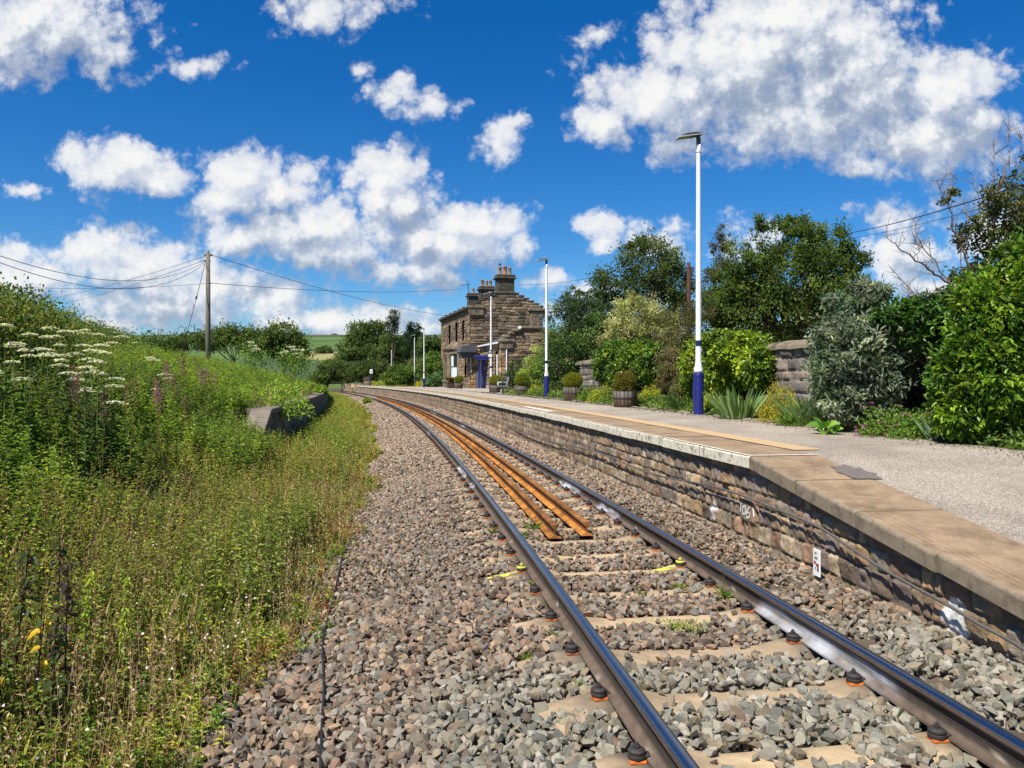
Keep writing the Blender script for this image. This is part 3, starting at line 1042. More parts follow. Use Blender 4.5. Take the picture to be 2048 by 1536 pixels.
def platform():
    root = thing('station_platform', 'long curved stone faced platform with white edged brown coping and grey surface', 'platform', T3(PE, 8, 0))
    loc = np.array(root.location)
    # retaining wall
    mb = MB()
    splash = [on_off(1958, 1262, 1.63), on_off(1445, 1025, 1.63), on_off(1517, 1070, 1.63)]
    for y0, y1, ds, dz in ((.8, 14, .014, .014), (14, 40, .035, .035), (40, PEND + 5, .11, .09)):
        S = np.arange(y0, y1 + ds, ds); Z = np.arange(-.34, .70, dz)
        SS, ZZ = np.meshgrid(S, Z, indexing='ij')
        H, C = RUB_P(SS, ZZ)
        H = smooth_stone(H, SS, ZZ)
        # noise blotches pull the stone towards dark brown
        k = (sstep(fbm(SS * 1.2, ZZ * 3, 77), .55, .75) * .3)[..., None]
        C = C * (1 - k) + A(.10, .075, .05) * k
        if y0 < 2:
            for (p, rs, rz, amt) in ((splash[0], .10, .15, 1), (splash[1], .05, .12, .75), (splash[1], .11, .028, .75), (splash[2], .018, .04, 1)):
                q = ((SS - p[1]) / rs) ** 2 + ((ZZ - p[2]) / rz) ** 2
                kk = (sstep(1.25 - q + 1.6 * (fbm(SS * 18, ZZ * 18, 4) - .5), 0, .6) * amt)[..., None]
                C = C * (1 - kk) + A(.70, .70, .68) * kk
        ZZ = np.minimum(ZZ, ztop(SS) - .128)
        P = T3(WALL_O - H, SS, ZZ) - loc
        mb.add(P.reshape(-1, 3), grid_faces(*SS.shape)[:, ::-1], C.reshape(-1, 3))
    mb.build('retaining_wall', M['rubble'], root, smooth=True)
    # coping slabs
    joints = [.85]
    ramp_j = [RAMP0 - .91 * k for k in range(8, -1, -1)]
    joints = ramp_j[:]
    while joints[-1] < PEND: joints.append(joints[-1] + 1.3)
    slab_mats = [M['coping_brown'], M['white_edge'], M['coping_side']]
    r = np.random.default_rng(3)
    for a, b in zip(joints[:-1], joints[1:]):
        ramp = b <= RAMP0 + .01
        top = [(.022, 0.0)]
        if ramp:
            for g in (.095, .15, .205): top += [(g - .004, 0), (g - .002, -.010), (g + .002, -.010), (g + .004, 0)]
        top += [(.75, 0.0)]
        front = [(0, -.125), (0, -.022), (.006, -.008), (.022, 0)]
        rest = [(.75, 0), (.75, -.10), (.25, -.125), (0, -.125)]
        g = .006 + .006 * r.random(); dz = r.normal(0, .004)
        fr = []
        for y in np.linspace(a + g, b - g, 3):
            _, rr = frame(y)
            fr.append((T3(PE, y, float(ztop(y)) + dz) - loc, rr, A(0, 0, 1)))
        s = MB()
        s.sweep(top, fr, mi=0, closed=False)
        s.sweep(front, fr, mi=2 if ramp else 1, closed=False)
        s.sweep(rest, fr, mi=2, closed=False)
        full = front[:-1] + top + rest[1:-1]
        for f in (fr[0], fr[-1]):
            s.add([f[0] + p[0] * f[1] + p[1] * f[2] for p in full], [tuple(range(len(full)))], mi=2)
        o = s.build('coping_slab', slab_mats, root)
    # white line across the head of the ramp, white line along the inner side of the edge
    wl = MB()
    for o0, o1, y0, y1 in ((PE + .01, PE + .76, RAMP0 + .02, RAMP0 + .075),):
        v = [T3(o0, y0, float(ztop(y0)) + .004) - loc, T3(o1, y0, float(ztop(y0)) + .004) - loc, T3(o1, y1, PT + .004) - loc, T3(o0, y1, PT + .004) - loc]
        wl.add(v, [(0, 1, 2, 3)])
    ys = np.arange(RAMP0 + .08, PEND, 1.3)
    V = []
    for y in ys: V += [T3(PE + .004, y, PT + .0045) - loc, T3(PE + .045, y, PT + .0045) - loc]
    wl.add(V, [(2 * i, 2 * i + 1, 2 * i + 3, 2 * i + 2) for i in range(len(ys) - 1)])
    p = on_z(1125, 823, PT)
    wl.add([T3(1.75, p[1] - .25, PT + .005) - loc, T3(1.95, p[1] - .25, PT + .005) - loc, T3(1.95, p[1] + 3.2, PT + .005) - loc, T3(1.75, p[1] + 3.2, PT + .005) - loc], [(0, 1, 2, 3)])
    wl.build('painted_line', M['white_line'], root)
    # asphalt surface
    ys = np.concatenate([np.arange(-2, RAMP0, .35), [RAMP0], np.arange(RAMP0 + .4, PEND, .8), [PEND, PEND + 4]])
    os_ = np.linspace(PE + .752, PB + .25, 9)
    O, Y = np.meshgrid(os_, ys)
    O = O + (O > PB) * 0
    edge = (O == os_[-1]) * (fbm(Y * 1.4, Y * 0, 4) - .6) * .30
    Z = ztop(Y) - .002 + (fbm(O * 1.5, Y * 1.5, 2) - .5) * .012
    sf = MB(); sf.add((T3(O + edge, Y, Z) - loc).reshape(-1, 3), grid_faces(*O.shape))
    sf.build('platform_surface', M['asphalt'], root, smooth=True)
    fc = MB(); ys = np.arange(41.5, 88, .8); O, Y = np.meshgrid(np.linspace(PB - .1, 9.6, 7), ys)
    O = np.where((O < 4.7) | (Y > 52), O, np.minimum(O, 4.6 + (Y - 41.5) * .45))
    fc.add((T3(O, Y, ztop(Y) + .004) - loc).reshape(-1, 3), grid_faces(*O.shape)); fc.build('forecourt', M['asphalt'], root)
    pt = MB(); c = on_z(1708, 929, PT - .02)
    a = np.linspace(0, 6.283, 26, endpoint=False)
    oc, yc = off_of(A(c[0]), A(c[1]))
    q = .8 + .5 * np.random.default_rng(2).random(26)
    pts = T3(oc[0] + .15 * q * np.cos(a), yc[0] + .26 * q * np.sin(a), 0)
    pts[:, 2] = ztop(yc[0] + .26 * q * np.sin(a)) + .007
    pt.add(pts - loc, [tuple(range(26))])
    mtar = material('tar_patch', (.17, .145, .125), .95, .2, var=.8, vscale=48, bump=.6, bscale=110)
    pt.build('tar_patch', mtar, root)
    # tactile strip with its blisters
    ts = MB()
    ys = np.arange(RAMP0 + .5, PEND - 2, .8); V = []
    for y in ys: V += [T3(PE + .765, y, PT + .008) - loc, T3(PE + 1.07, y, PT + .008) - loc]
    ts.add(V, [(2 * i, 2 * i + 1, 2 * i + 3, 2 * i + 2) for i in range(len(ys) - 1)])
    bo, by = np.meshgrid(np.arange(PE + .79, PE + 1.06, .066), np.arange(RAMP0 + .55, 26, .066))
    bo = bo.ravel(); by = by.ravel(); V = []; n = len(bo)
    for dx, dy, dz in ((-.022, -.022, 0), (.022, -.022, 0), (.022, .022, 0), (-.022, .022, 0), (-.012, -.012, .007), (.012, -.012, .007), (.012, .012, .007), (-.012, .012, .007)):
        V.append(T3(bo + dx, by + dy, PT + .008 + dz) - loc)
    V = np.stack(V, 1).reshape(-1, 3)
    F = np.concatenate([np.arange(n)[:, None] * 8 + np.array([f]) for f in ((4, 5, 6, 7), (0, 1, 5, 4), (1, 2, 6, 5), (2, 3, 7, 6), (3, 0, 4, 7))])
    ts.add(V, F)
    ts.build('tactile_strip', M['tactile'], root)
    # stone edging of the flower bed
    ed = MB(); r = np.random.default_rng(9); T = hulls(6, 10, 19)
    y = 6.5
    while y < 60:
        if r.random() < .7:
            V, F = T[r.integers(6)]
            k = .07 + .07 * r.random()
            ed.add(V * A(k * 1.3, k * 1.3, k * .6) + T3(PB + .14 + r.normal() * .04, y, float(ztop(y)) + .01) - loc, F, A(.22, .19, .15) * (.6 + .8 * r.random()))
        y += .16 + .2 * r.random()
    ed.build('edging_stones', M['stone'], root)
    # far ramp end and back
    return root


platform()


# ================================================================== number and marks painted on the platform wall
def wall_stroke(mb, pts, w, col=(1, 1, 1)):
    """ribbon following the rough stone along pixel points"""
    P = []
    for u, v in pts: P.append(on_off(u, v, 1.63))
    P = np.array(P)
    t = np.linspace(0, 1, 14); k = np.linspace(0, 1, len(P))
    sy = np.interp(t, k, P[:, 1]); sz = np.interp(t, k, P[:, 2])
    d = norm(np.stack([np.gradient(sy), np.gradient(sz)], -1))
    V = []
    for i in range(len(t)):
        for s in (-1, 1):
            yy = sy[i] - d[i, 1] * w * s; zz = sz[i] + d[i, 0] * w * s
            V.append(T3(wall_front(yy, zz) - .007, yy, zz))
    mb.add(V, [(2 * i, 2 * i + 1, 2 * i + 3, 2 * i + 2) for i in range(len(t) - 1)], col)


def ellipse(cu, cv, ru, rv, a0=0, a1=360, n=14):
    return [(cu + ru * math.cos(math.radians(a)), cv + rv * math.sin(math.radians(a))) for a in np.linspace(a0, a1, n)]


m6 = MB()
wall_stroke(m6, [(1509, 1012), (1507, 1031)], .0085)
wall_stroke(m6, ellipse(1515.2, 1028, 3.9, 8.5), .0085)
wall_stroke(m6, [(1527, 1022), (1522.5, 1028), (1519.6, 1035), (1520.5, 1041)], .0085)
wall_stroke(m6, ellipse(1523.6, 1038, 3.8, 5.6), .0085)
o = m6.build('painted_number', M['splash'])
tag(o, 'white number 106 hand painted on the platform wall', 'painted number')
m6 = MB(); wall_stroke(m6, [(1532.5, 1024), (1533, 1042)], .004)
wall_stroke(m6, [(1516.5, 1063), (1518, 1077)], .010)
o = m6.build('painted_tick', M['splash'])
tag(o, 'thin white painted tick and blob beside the number on the platform wall', 'paint mark')


# ------------------------------------------------------------------ little white sign against the wall
def track_sign():
    p = on_off(1634, 1150, 1.50)
    al, rt = frame(p[1])
    t = thing('track_sign', 'small white plate with red and black marks leaning on the platform wall', 'sign', p)
    h, w = .215, .052
    xf = lambda v: v[:, :1] * (-al) + v[:, 1:2] * (-rt) + v[:, 2:3] * A(0, 0, 1) + v[:, 1:2] * 0
    mb = MB(); mb.bbox(-w, w, -.006, .006, -.01, h, .003, xf=xf); mb.build('plate', M['plate'], t)
    mk = MB(); mr = MB()
    def blk(m, x0, x1, z0, z1): m.box(x0, x1, .0062, .0078, z0, z1, xf=xf)
    for x in (-.022, -.006):       # row of small figures at the top
        blk(mk, x - .005, x - .003, .172, .19); blk(mk, x + .003, x + .005, .172, .19); blk(mk, x - .003, x + .003, .188, .190); blk(mk, x - .003, x + .003, .172, .174)
    blk(mk, .010, .014, .178, .190)
    for x in (-.02, -.004, .012):
        blk(mk, x - .005, x + .005, .150, .152); blk(mk, x - .005, x + .005, .141, .143); blk(mk, x - .005, x + .005, .132, .134)
        blk(mk, x - .006, x - .0045, .132, .152); blk(mk, x + .0045, x + .006, .132, .152)
    blk(mr, -.036, -.008, .092, .114); blk(mr, -.008, .006, .080, .096); blk(mr, .006, .038, .070, .098)
    blk(mk, .014, .036, .034, .066); blk(mk, -.022, -.008, .058, .064); blk(mk, -.022, -.008, .044, .050)
    mk.build('black_figures', M['black'], t); mr.build('red_squares', M['red'], t)


track_sign()


# ------------------------------------------------------------------ cables
def cable_on_wall():
    px = [(1012, 847), (1030, 856), (1062, 872), (1100, 884), (1150, 893), (1190, 902), (1240, 922), (1290, 944), (1345, 958), (1400, 967),
          (1445, 978), (1500, 996), (1545, 1016), (1600, 1036), (1650, 1060), (1695, 1092), (1750, 1128), (1800, 1158), (1850, 1185), (1905, 1215), (1960, 1250), (2010, 1275), (2060, 1306)]
    P = []
    for u, v in px:
        q = on_off(u, v, 1.57); P.append(q)
    P = np.array(P)
    t = np.linspace(0, len(P) - 1, 90)
    PP = np.stack([np.interp(t, np.arange(len(P)), P[:, k]) for k in range(3)], -1)
    for _ in range(2): PP[1:-1] = (PP[:-2] + PP[1:-1] * 2 + PP[2:]) / 4
    mb = MB(); mb.tube(PP, .0115, 7)
    o = mb.build('wall_cable', M['cable'], smooth=True)
    tag(o, 'long grey cable drooping along the stone face of the platform', 'cable')


cable_on_wall()


def ballast_cable():
    px = [(640, 1560), (642, 1500), (644, 1440), (648, 1380), (646, 1330), (645, 1290), (652, 1250), (668, 1190), (681, 1130), (690, 1090)]
    P = []
    for u, v in px:
        z = -.27
        for _ in range(12):
            q = on_z(u, v, z); o, s = off_of(A(q[0]), A(q[1])); z = float(bed_z(o, s)[0]) + .035
        P.append(on_z(u, v, z))
    P = np.array(P)
    t = np.linspace(0, len(P) - 1, 40)
    PP = np.stack([np.interp(t, np.arange(len(P)), P[:, k]) for k in range(3)], -1)
    PP[1:-1] = (PP[:-2] + PP[1:-1] * 2 + PP[2:]) / 4
    mb = MB(); mb.tube(PP, .0085, 7)
    o = mb.build('ballast_cable', M['wire'], smooth=True)
    tag(o, 'thin black cable lying on the ballast beside the weeds', 'cable')


ballast_cable()


# ================================================================== disused platform on the weedy side
def old_platform():
    FO = -4.75
    ztp = lambda y: .93 - .40 * np.maximum(0, 18.2 - np.asarray(y, float))
    root = thing('old_platform', 'disused stone platform overgrown with tall weeds, its face in shade', 'platform', T3(FO, 18.2, 0))
    loc = np.array(root.location)
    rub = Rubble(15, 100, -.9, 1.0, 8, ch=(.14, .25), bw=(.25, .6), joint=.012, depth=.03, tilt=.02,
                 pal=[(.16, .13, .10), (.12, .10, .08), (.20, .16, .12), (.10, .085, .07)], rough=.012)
    mb = MB()
    for y0, y1, ds in ((16.0, 40, .045), (40, 96, .15)):
        S = np.arange(y0, y1 + ds, ds); Z = np.arange(-.85, .9, .045)
        SS, ZZ = np.meshgrid(S, Z, indexing='ij')
        H, C = rub(SS, ZZ)
        ZZ = np.minimum(ZZ, ztp(SS) - .10)
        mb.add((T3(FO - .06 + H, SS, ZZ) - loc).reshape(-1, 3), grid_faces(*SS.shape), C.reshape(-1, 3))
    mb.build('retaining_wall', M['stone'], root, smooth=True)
    r = np.random.default_rng(5)
    m2 = material('old_coping', (.20, .17, .13), .9, .2, var=.35, vscale=5, bump=.5, bscale=30, tint=(.13, .12, .09), tscale=3, tamt=.7)
    js = list(np.arange(16.2, 18.3, .66)) + [18.2]
    js = [16.2, 16.87, 17.53, 18.2]
    while js[-1] < 92: js.append(js[-1] + r.uniform(.8, 1.25))
    for a, b in zip(js[:-1], js[1:]):
        w = .42 if b <= 18.21 else r.uniform(.42, .55)
        fr = []
        for y in (a + .01, b - .01):
            _, rr = frame(y)
            fr.append((T3(FO, y, float(ztp(y)) + r.normal() * .006) - loc, rr, A(0, 0, 1)))
        s = MB(); s.sweep([(0.02, -.10), (.02, -.01), (.01, 0), (-w, 0), (-w, -.1)], fr)
        s.build('coping_slab', m2, root)
    return root


old_platform()


# ================================================================== lamp posts on the platform
def lamp_post(name_label, u, v, h=6.2, blue=True, lantern=True, sign=False, group='lamp posts along the platform', band=True, on=None):
    p = on_z(u, v, PT) if on is None else on
    t = thing('lamp_post', name_label, 'lamp post', p, rz_of(min(p[1], 120)), group)
    if blue:
        mb = MB()
        mb.lathe([(.112, -.05), (.112, .90), (.106, .925), (.106, .94)], 28)
        mb.bbox(-.119, -.095, -.045, .045, .30, .72, .004)          # hatch of the base compartment
        mb.lathe([(.1125, .86), (.116, .865), (.116, .885), (.1125, .89)], 28, capb=False, capt=False)
        mb.build('base_column', M['blue_paint'], t, smooth=False)
        fl = MB(); fl.lathe([(.15, -.03), (.15, .012), (.115, .014)], 24); fl.build('base_flange', M['coping_side'], t)
        z0 = .94
        pr = [(.106, z0), (.104, z0 + .05), (.075, z0 + .17), (.066, z0 + .26), (.062, 1.8), (.048, h - .36), (.048, h - .20)]
    else:
        pr = [(.062, -.05), (.056, 2), (.045, h - .36), (.045, h - .20)]
    mb = MB(); mb.lathe(pr, 24); mb.build('pole', M['white_paint'], t, smooth=True)
    if band:
        mb = MB(); mb.lathe([(.0655, 1.52), (.0655, 1.65)], 24, capb=False, capt=False); mb.build('number_band', M['navy'], t, smooth=True)
    if blue:
        mb = MB(); mb.bbox(.045, .075, -.03, .03, 1.40, 1.47, .004); mb.build('bracket', M['white_paint'], t)
    if lantern:
        c = MB(); c.lathe([(.0505, h - .40), (.0505, h - .385)], 20, capb=False, capt=False)
        c.tube([(0, 0, h - .21), (.0, 0, h - .10), (-.015, 0, h - .02), (-.04, 0, h + .02)], [.05, .05, .047, .04], 14)
        c.build('spigot', M['dark_metal'], t, smooth=True)
        b = MB()
        n = 8
        th = math.radians(11)
        R = np.array([[math.cos(th), 0, math.sin(th)], [0, 1, 0], [-math.sin(th), 0, math.cos(th)]])
        up = lambda v: v @ np.array([[math.cos(th), 0, -math.sin(th)], [0, 1, 0], [math.sin(th), 0, math.cos(th)]]).T * A(1, 1, 1) + A(0, 0, h)
        prof = [(-.50, .0), (-.47, .028), (-.30, .046), (-.10, .055), (.06, .050), (.09, .02), (.09, -.01), (-.10, -.018), (-.48, -.012)]
        wid = [.10, .12, .14, .13, .07, .06, .06, .13, .12]
        V = []; k = len(prof)
        for s in (-1, 1):
            for (x, z), w in zip(prof, wid): V.append((x, s * w, z))
        F = [tuple(range(k)), tuple(range(2 * k - 1, k - 1, -1))] + [(i, i + k, (i + 1) % k + k, (i + 1) % k) for i in range(k)]
        b.add(up(np.array(V)), F)
        for y in (-.04, 0, .04): b.add(up(np.array([(x, y + d, z) for d in (-.006, .006) for x, z in ((-.22, .05), (-.16, .085), (-.02, .085), (.03, .05))])), [(0, 1, 2, 3), (7, 6, 5, 4), (0, 4, 5, 1), (1, 5, 6, 2), (2, 6, 7, 3)])
        lan = b.build('lantern', M['lamp_grey'], t)
        l = MB(); l.add(up(np.array([(-.46, -.10, -.0155), (-.20, -.115, -.0195), (-.20, .115, -.0195), (-.46, .10, -.0155)])), [(0, 1, 2, 3)])
        l.build('lens', M['lamp_lens'], lan)
        l = MB(); l.add(up(np.array([(-.19, -.115, -.020), (-.0, -.09, -.0185), (-.0, .09, -.0185), (-.19, .115, -.020)])), [(0, 1, 2, 3)])
        l.build('gear_cover', M['dark_metal'], lan)
    if sign:
        rzv = -t.rotation_euler.z
        cr, sr = math.cos(rzv), math.sin(rzv)
        xf = lambda v: np.stack([v[:, 0] * cr - v[:, 1] * sr, v[:, 0] * sr + v[:, 1] * cr, v[:, 2]], -1)
        s = MB(); s.bbox(-.16, .07, -.10, -.075, 2.42, 2.66, .004, xf=xf); q = s.build('upper_plate', M['navy'], t)
        g = MB(); g.box(-.11, -.085, -.103, -.099, 2.46, 2.62, xf=xf); g.box(-.02, .005, -.103, -.099, 2.46, 2.62, xf=xf); g.box(-.085, -.02, -.103, -.099, 2.52, 2.56, xf=xf)
        g.build('white_symbol', M['plate'], q)
        s = MB(); s.bbox(-.17, .07, -.10, -.075, 2.23, 2.40, .004, xf=xf); s.build('lower_plate', M['plate'], t)
    return t


lamp_post('tallest looking white lamp post with blue base, nearest of all on the platform', 1397, 830)
lamp_post('white lamp post with blue base between the two barrel planters and the light green bush', 1093, 794.2, h=6.25)
lamp_post('white lamp post carrying a small blue and white sign before the stone house', 982, 784.7, h=6.25, sign=True)
lamp_post('white lamp post with blue base just beyond the bay window of the house', 848, 774.75, h=6.2)
lamp_post('slim pale lamp post standing in the bushes beyond the house', 829, 773, h=6.1, blue=False, band=False)
lamp_post('bare thin pale post without a lantern rising from the far flower bed', 783, 770.4, h=5.4, blue=False, lantern=False, band=False)


# ------------------------------------------------------------------ far end of the platform
def far_end():
    p = on_z(742.5, 771.5, PT)
    t = thing('marker_sign', 'small white marker board on a thin post at the far platform end', 'sign', p)
    mb = MB(); mb.tube([(0, 0, -.1), (0, 0, 2.3)], .05, 8); mb.build('post', M['navy'], t)
    mb = MB(); mb.bbox(-.19, .19, -.08, -.055, 1.65, 2.2, .01); b = mb.build('board', M['plate'], t)
    mb = MB(); mb.box(-.09, .09, -.084, -.0805, 1.85, 1.98); mb.build('black_mark', M['black'], b)
    p = T3(1.2, PEND + 2, -.2)
    t = thing('ramp_marker', 'short post with a cream board at the foot of the far platform ramp', 'marker post', p)
    mb = MB(); mb.tube([(0, 0, 0), (0, 0, 1.0)], .06, 8); mb.build('post', M['dark_metal'], t)
    mb = MB(); mb.bbox(-.2, .2, -.1, -.06, .75, 1.15, .01); mb.build('board', material('cream_board', (.62, .47, .22), .7), t)
    # stone pillar
    p = on_z(734, 771.3, PT)
    t = thing('stone_pillar', 'squat dark stone gate pillar at the far end of the platform', 'pillar', p)
    mb = MB(); mb.bbox(-.42, .42, -.4, .4, -.1, .75, .03); mb.build('shaft', M['plain_stone'], t)
    mb = MB(); mb.bbox(-.5, .5, -.48, .48, .75, 1.0, .05); mb.bbox(-.35, .35, -.33, .33, 1.0, 1.12, .04); mb.build('cap', M['dark_stone'], t)
    # pale fence across beyond the ramp
    p0 = at(688, 783, 112); p1 = at(727, 776, 108)
    t = thing('picket_fence', 'weathered pale timber fence beyond the far platform ramp', 'fence', (p0[0], p0[1], -.4))
    loc = np.array(t.location)
    d = A(p1[0] - p0[0], p1[1] - p0[1], 0); L = np.linalg.norm(d); d /= L
    r = np.random.default_rng(4)
    mat = material('pale_timber', (.33, .24, .15), .9, .1, var=.4, vscale=8)
    mb = MB()
    for i in range(int(L / .16)):
        c = p0 + d * i * .16; c[2] = -.5
        mb.bbox(-.06, .06, -.02, .02, 0, 1.55 + r.normal() * .08, .005, xf=lambda v: v + (c - loc))
    mb.build('pickets', mat, t)
    mb = MB(); 
    for z in (.3, 1.1): mb.tube([p0 * A(1, 1, 0) + A(0, .05, z - .4) - loc, p1 * A(1, 1, 0) + A(0, .05, z - .4) - loc], .045, 6)
    mb.build('rails', mat, t)


far_end()


# ================================================================== barrel planters with clipped shrubs
def barrel(u, v, w, h, label, rz=0.0, grey=1.0):
    p = on_z(u, v, PT)
    rt = w / 2; rb = rt * .84
    t = thing('barrel_planter', label, 'planter', p, rz, 'half barrel planters on the platform')
    n = 72
    mb = MB()
    th = np.linspace(0, 2 * np.pi, n, endpoint=False)
    r = np.random.default_rng(int(u))
    stave = r.random(18)
    zs = [0, .04, .30 * h, .62 * h, .9 * h, h]
    V = []; C = []
    for z in zs:
        rr = rb + (rt - rb) * (z / h) ** .85
        for i, a in enumerate(th):
            g = -.005 if i % 4 == 0 else 0
            V.append(((rr + g) * math.cos(a), (rr + g) * math.sin(a), z + (.004 * stave[i // 4] if z == h else 0)))
            k = sstep(z / h, .45, .8)
            c = (A(.12, .075, .05) * (1 - k) + A(.24, .22, .195) * k * grey) * (.65 + .6 * stave[i // 4])
            if i % 4 == 0: c = c * .35
            C.append(c)
    F = [(a * n + i, a * n + (i + 1) % n, (a + 1) * n + (i + 1) % n, (a + 1) * n + i) for a in range(len(zs) - 1) for i in range(n)]
    mb.add(V, F, np.array(C))
    inn = MB(); ri = rt - .03
    k = (len(zs) - 1) * n
    V2 = [(ri * math.cos(a), ri * math.sin(a), h) for a in th] + [((ri - .01) * math.cos(a), (ri - .01) * math.sin(a), h - .07) for a in th]
    top = [(rt * math.cos(a), rt * math.sin(a), h) for a in th]
    mb.add(top + V2, [(i, (i + 1) % n, (i + 1) % n + n, i + n) for i in range(n)] + [(i + n, (i + 1) % n + n, (i + 1) % n + 2 * n, i + 2 * n) for i in range(n)], A(.2, .18, .15))
    mb.build('staves', M['oak'], t)
    s = MB(); s.add([((ri - .005) * math.cos(a), (ri - .005) * math.sin(a), h - .05) for a in th], [tuple(range(n))]); s.build('soil', M['soil'], t)
    for z0, z1 in ((.02, .075), (.50 * h, .50 * h + .05)):
        hb = MB()
        f = lambda z: rb + (rt - rb) * (z / h) ** .85 + .006
        hb.lathe([(f(z0) - .006, z0), (f(z0), z0), (f(z1), z1), (f(z1) - .006, z1)], 48, capb=False, capt=False)
        hb.build('hoop', M['hoop'], t)
    return p, h, rt


def ball_shrub(p, h, rx, rz, cz, cols, label, n=3600, leaf=.05, seed=1, wild=.06):
    t = thing('topiary_shrub', label, 'clipped shrub', (p[0], p[1], p[2] + h - .05), group='clipped shrubs in the barrel planters')
    r = np.random.default_rng(seed)
    d = norm(r.normal(size=(n, 3)))
    lump = 1 + wild * 1.6 * (fbm(d[:, 0] * 3 + seed, d[:, 2] * 3 + d[:, 1] * 2, seed) - .5) * 2
    rad = (r.random(n) ** .22) * lump
    P = d * A(rx, rx, rz) * rad[:, None] + A(0, 0, cz)
    cl = np.array(cols)
    f = fbm(d[:, 0] * 2.5 + 9, d[:, 2] * 2.5 + d[:, 1], seed + 3)[:, None]
    C = cl[0] * (1 - f) + cl[1] * f
    C = C * (.6 + .8 * r.random((n, 1)))
    mb = MB()
    mb.leaves(P, norm(d + .7 * r.normal(size=(n, 3)) + A(0, 0, .4)), norm(d + .5 * r.normal(size=(n, 3))), leaf * (.7 + .6 * r.random(n)), leaf * .62, C)
    mb.build('foliage', M['leaf'], t)
    st = MB()
    for k in range(5):
        a = k * 1.26; st.tube([(.02 * math.cos(a), .02 * math.sin(a), -.02), (.03 * math.cos(a), .03 * math.sin(a), cz * .5), (.5 * rx * math.cos(a), .5 * rx * math.sin(a), cz)], [.016, .012, .006], 6)
    st.build('stem', M['bark'], t)
    # trailing leaves round the foot
    m = 260
    a = r.random(m) * 6.283; q = r.random(m) ** .5 * rx * 1.0
    lo = MB(); lo.leaves(np.stack([q * np.cos(a), q * np.sin(a), .0 + .08 * r.random(m)], -1), r.normal(size=(m, 3)) + A(0, 0, .3), r.normal(size=(m, 3)) + A(0, 0, 1), .05, .035, A(.10, .13, .07) * (.5 + r.random((m, 1))))
    lo.build('underplanting', M['leaf'], t)


YG = [(.10, .125, .012), (.19, .20, .018)]
OG = [(.13, .105, .018), (.095, .115, .02)]
PUREG = [(.075, .11, .014), (.14, .17, .02)]
p, h, r_ = barrel(1249.5, 814, .72, .45, 'half barrel planter with the bronze tinged shrub, nearest of all')
ball_shrub(p, h, .31, .30, .31, OG, 'bronze and green clipped shrub in the nearest barrel planter', seed=3, wild=.22)
p, h, r_ = barrel(1146, 801.3, .76, .50, 'half barrel planter with a smooth yellow green dome, second from the bronze shrub')
ball_shrub(p, h, .36, .30, .30, YG, 'smooth yellow green dome in the barrel between two lamp posts', seed=4)
p, h, r_ = barrel(1044, 790.6, .75, .46, 'half barrel planter standing beside the slatted grey bench on its camera side')
ball_shrub(p, h, .39, .33, .36, PUREG, 'round green clipped shrub in the barrel right beside the bench', seed=5)
p, h, r_ = barrel(990.5, 785.3, .72, .45, 'half barrel planter between the sign carrying lamp post and the bench')
ball_shrub(p, h, .40, .31, .36, YG, 'flat topped green clipped shrub behind the arm of the bench', seed=6)
p, h, r_ = barrel(918, 777.2, .80, .48, 'half barrel planter by the bay window of the stone house')
ball_shrub(p, h, .42, .34, .40, PUREG, 'green clipped shrub in the barrel by the bay window', seed=7)


def box_planter():
    p = on_z(902, 776.8, PT)
    t = thing('box_planter', 'square dark brown wooden planter box below the bay window', 'planter', p, rz_of(70))
    mb = MB(); w = .33
    for x0, x1, y0, y1 in ((-w, w, -w, -w + .03), (-w, w, w - .03, w), (-w, -w + .03, -w + .03, w - .03), (w - .03, w, -w + .03, w - .03)):
        for k in range(4): mb.bbox(x0, x1, y0, y1, .02 + k * .15, .16 + k * .15, .006)
    mb.build('boards', M['brown_frame'], t)
    mb = MB(); mb.box(-w + .031, w - .031, -w + .031, w - .031, .4, .56); mb.build('soil', M['soil'], t)
    r = np.random.default_rng(8)
    s = thing('grass_tuft', 'bronze grassy plant spilling from the square brown planter', 'plant', (p[0], p[1], p[2] + .56))
    n = 420
    a = r.random(n) * 6.283
    d = np.stack([np.cos(a), np.sin(a), 1.1 + 1.5 * r.random(n)], -1)
    mb = MB(); mb.leaves(np.stack([.12 * np.cos(a), .12 * np.sin(a), 0 * a], -1), d, np.stack([-np.cos(a), -np.sin(a), .6 + 0 * a], -1), .45 + .25 * r.random(n), .025, A(.14, .12, .03) * (.5 + r.random((n, 1))), six=True, droop=.25)
    mb.build('blades', M['leaf'], s)


box_planter()


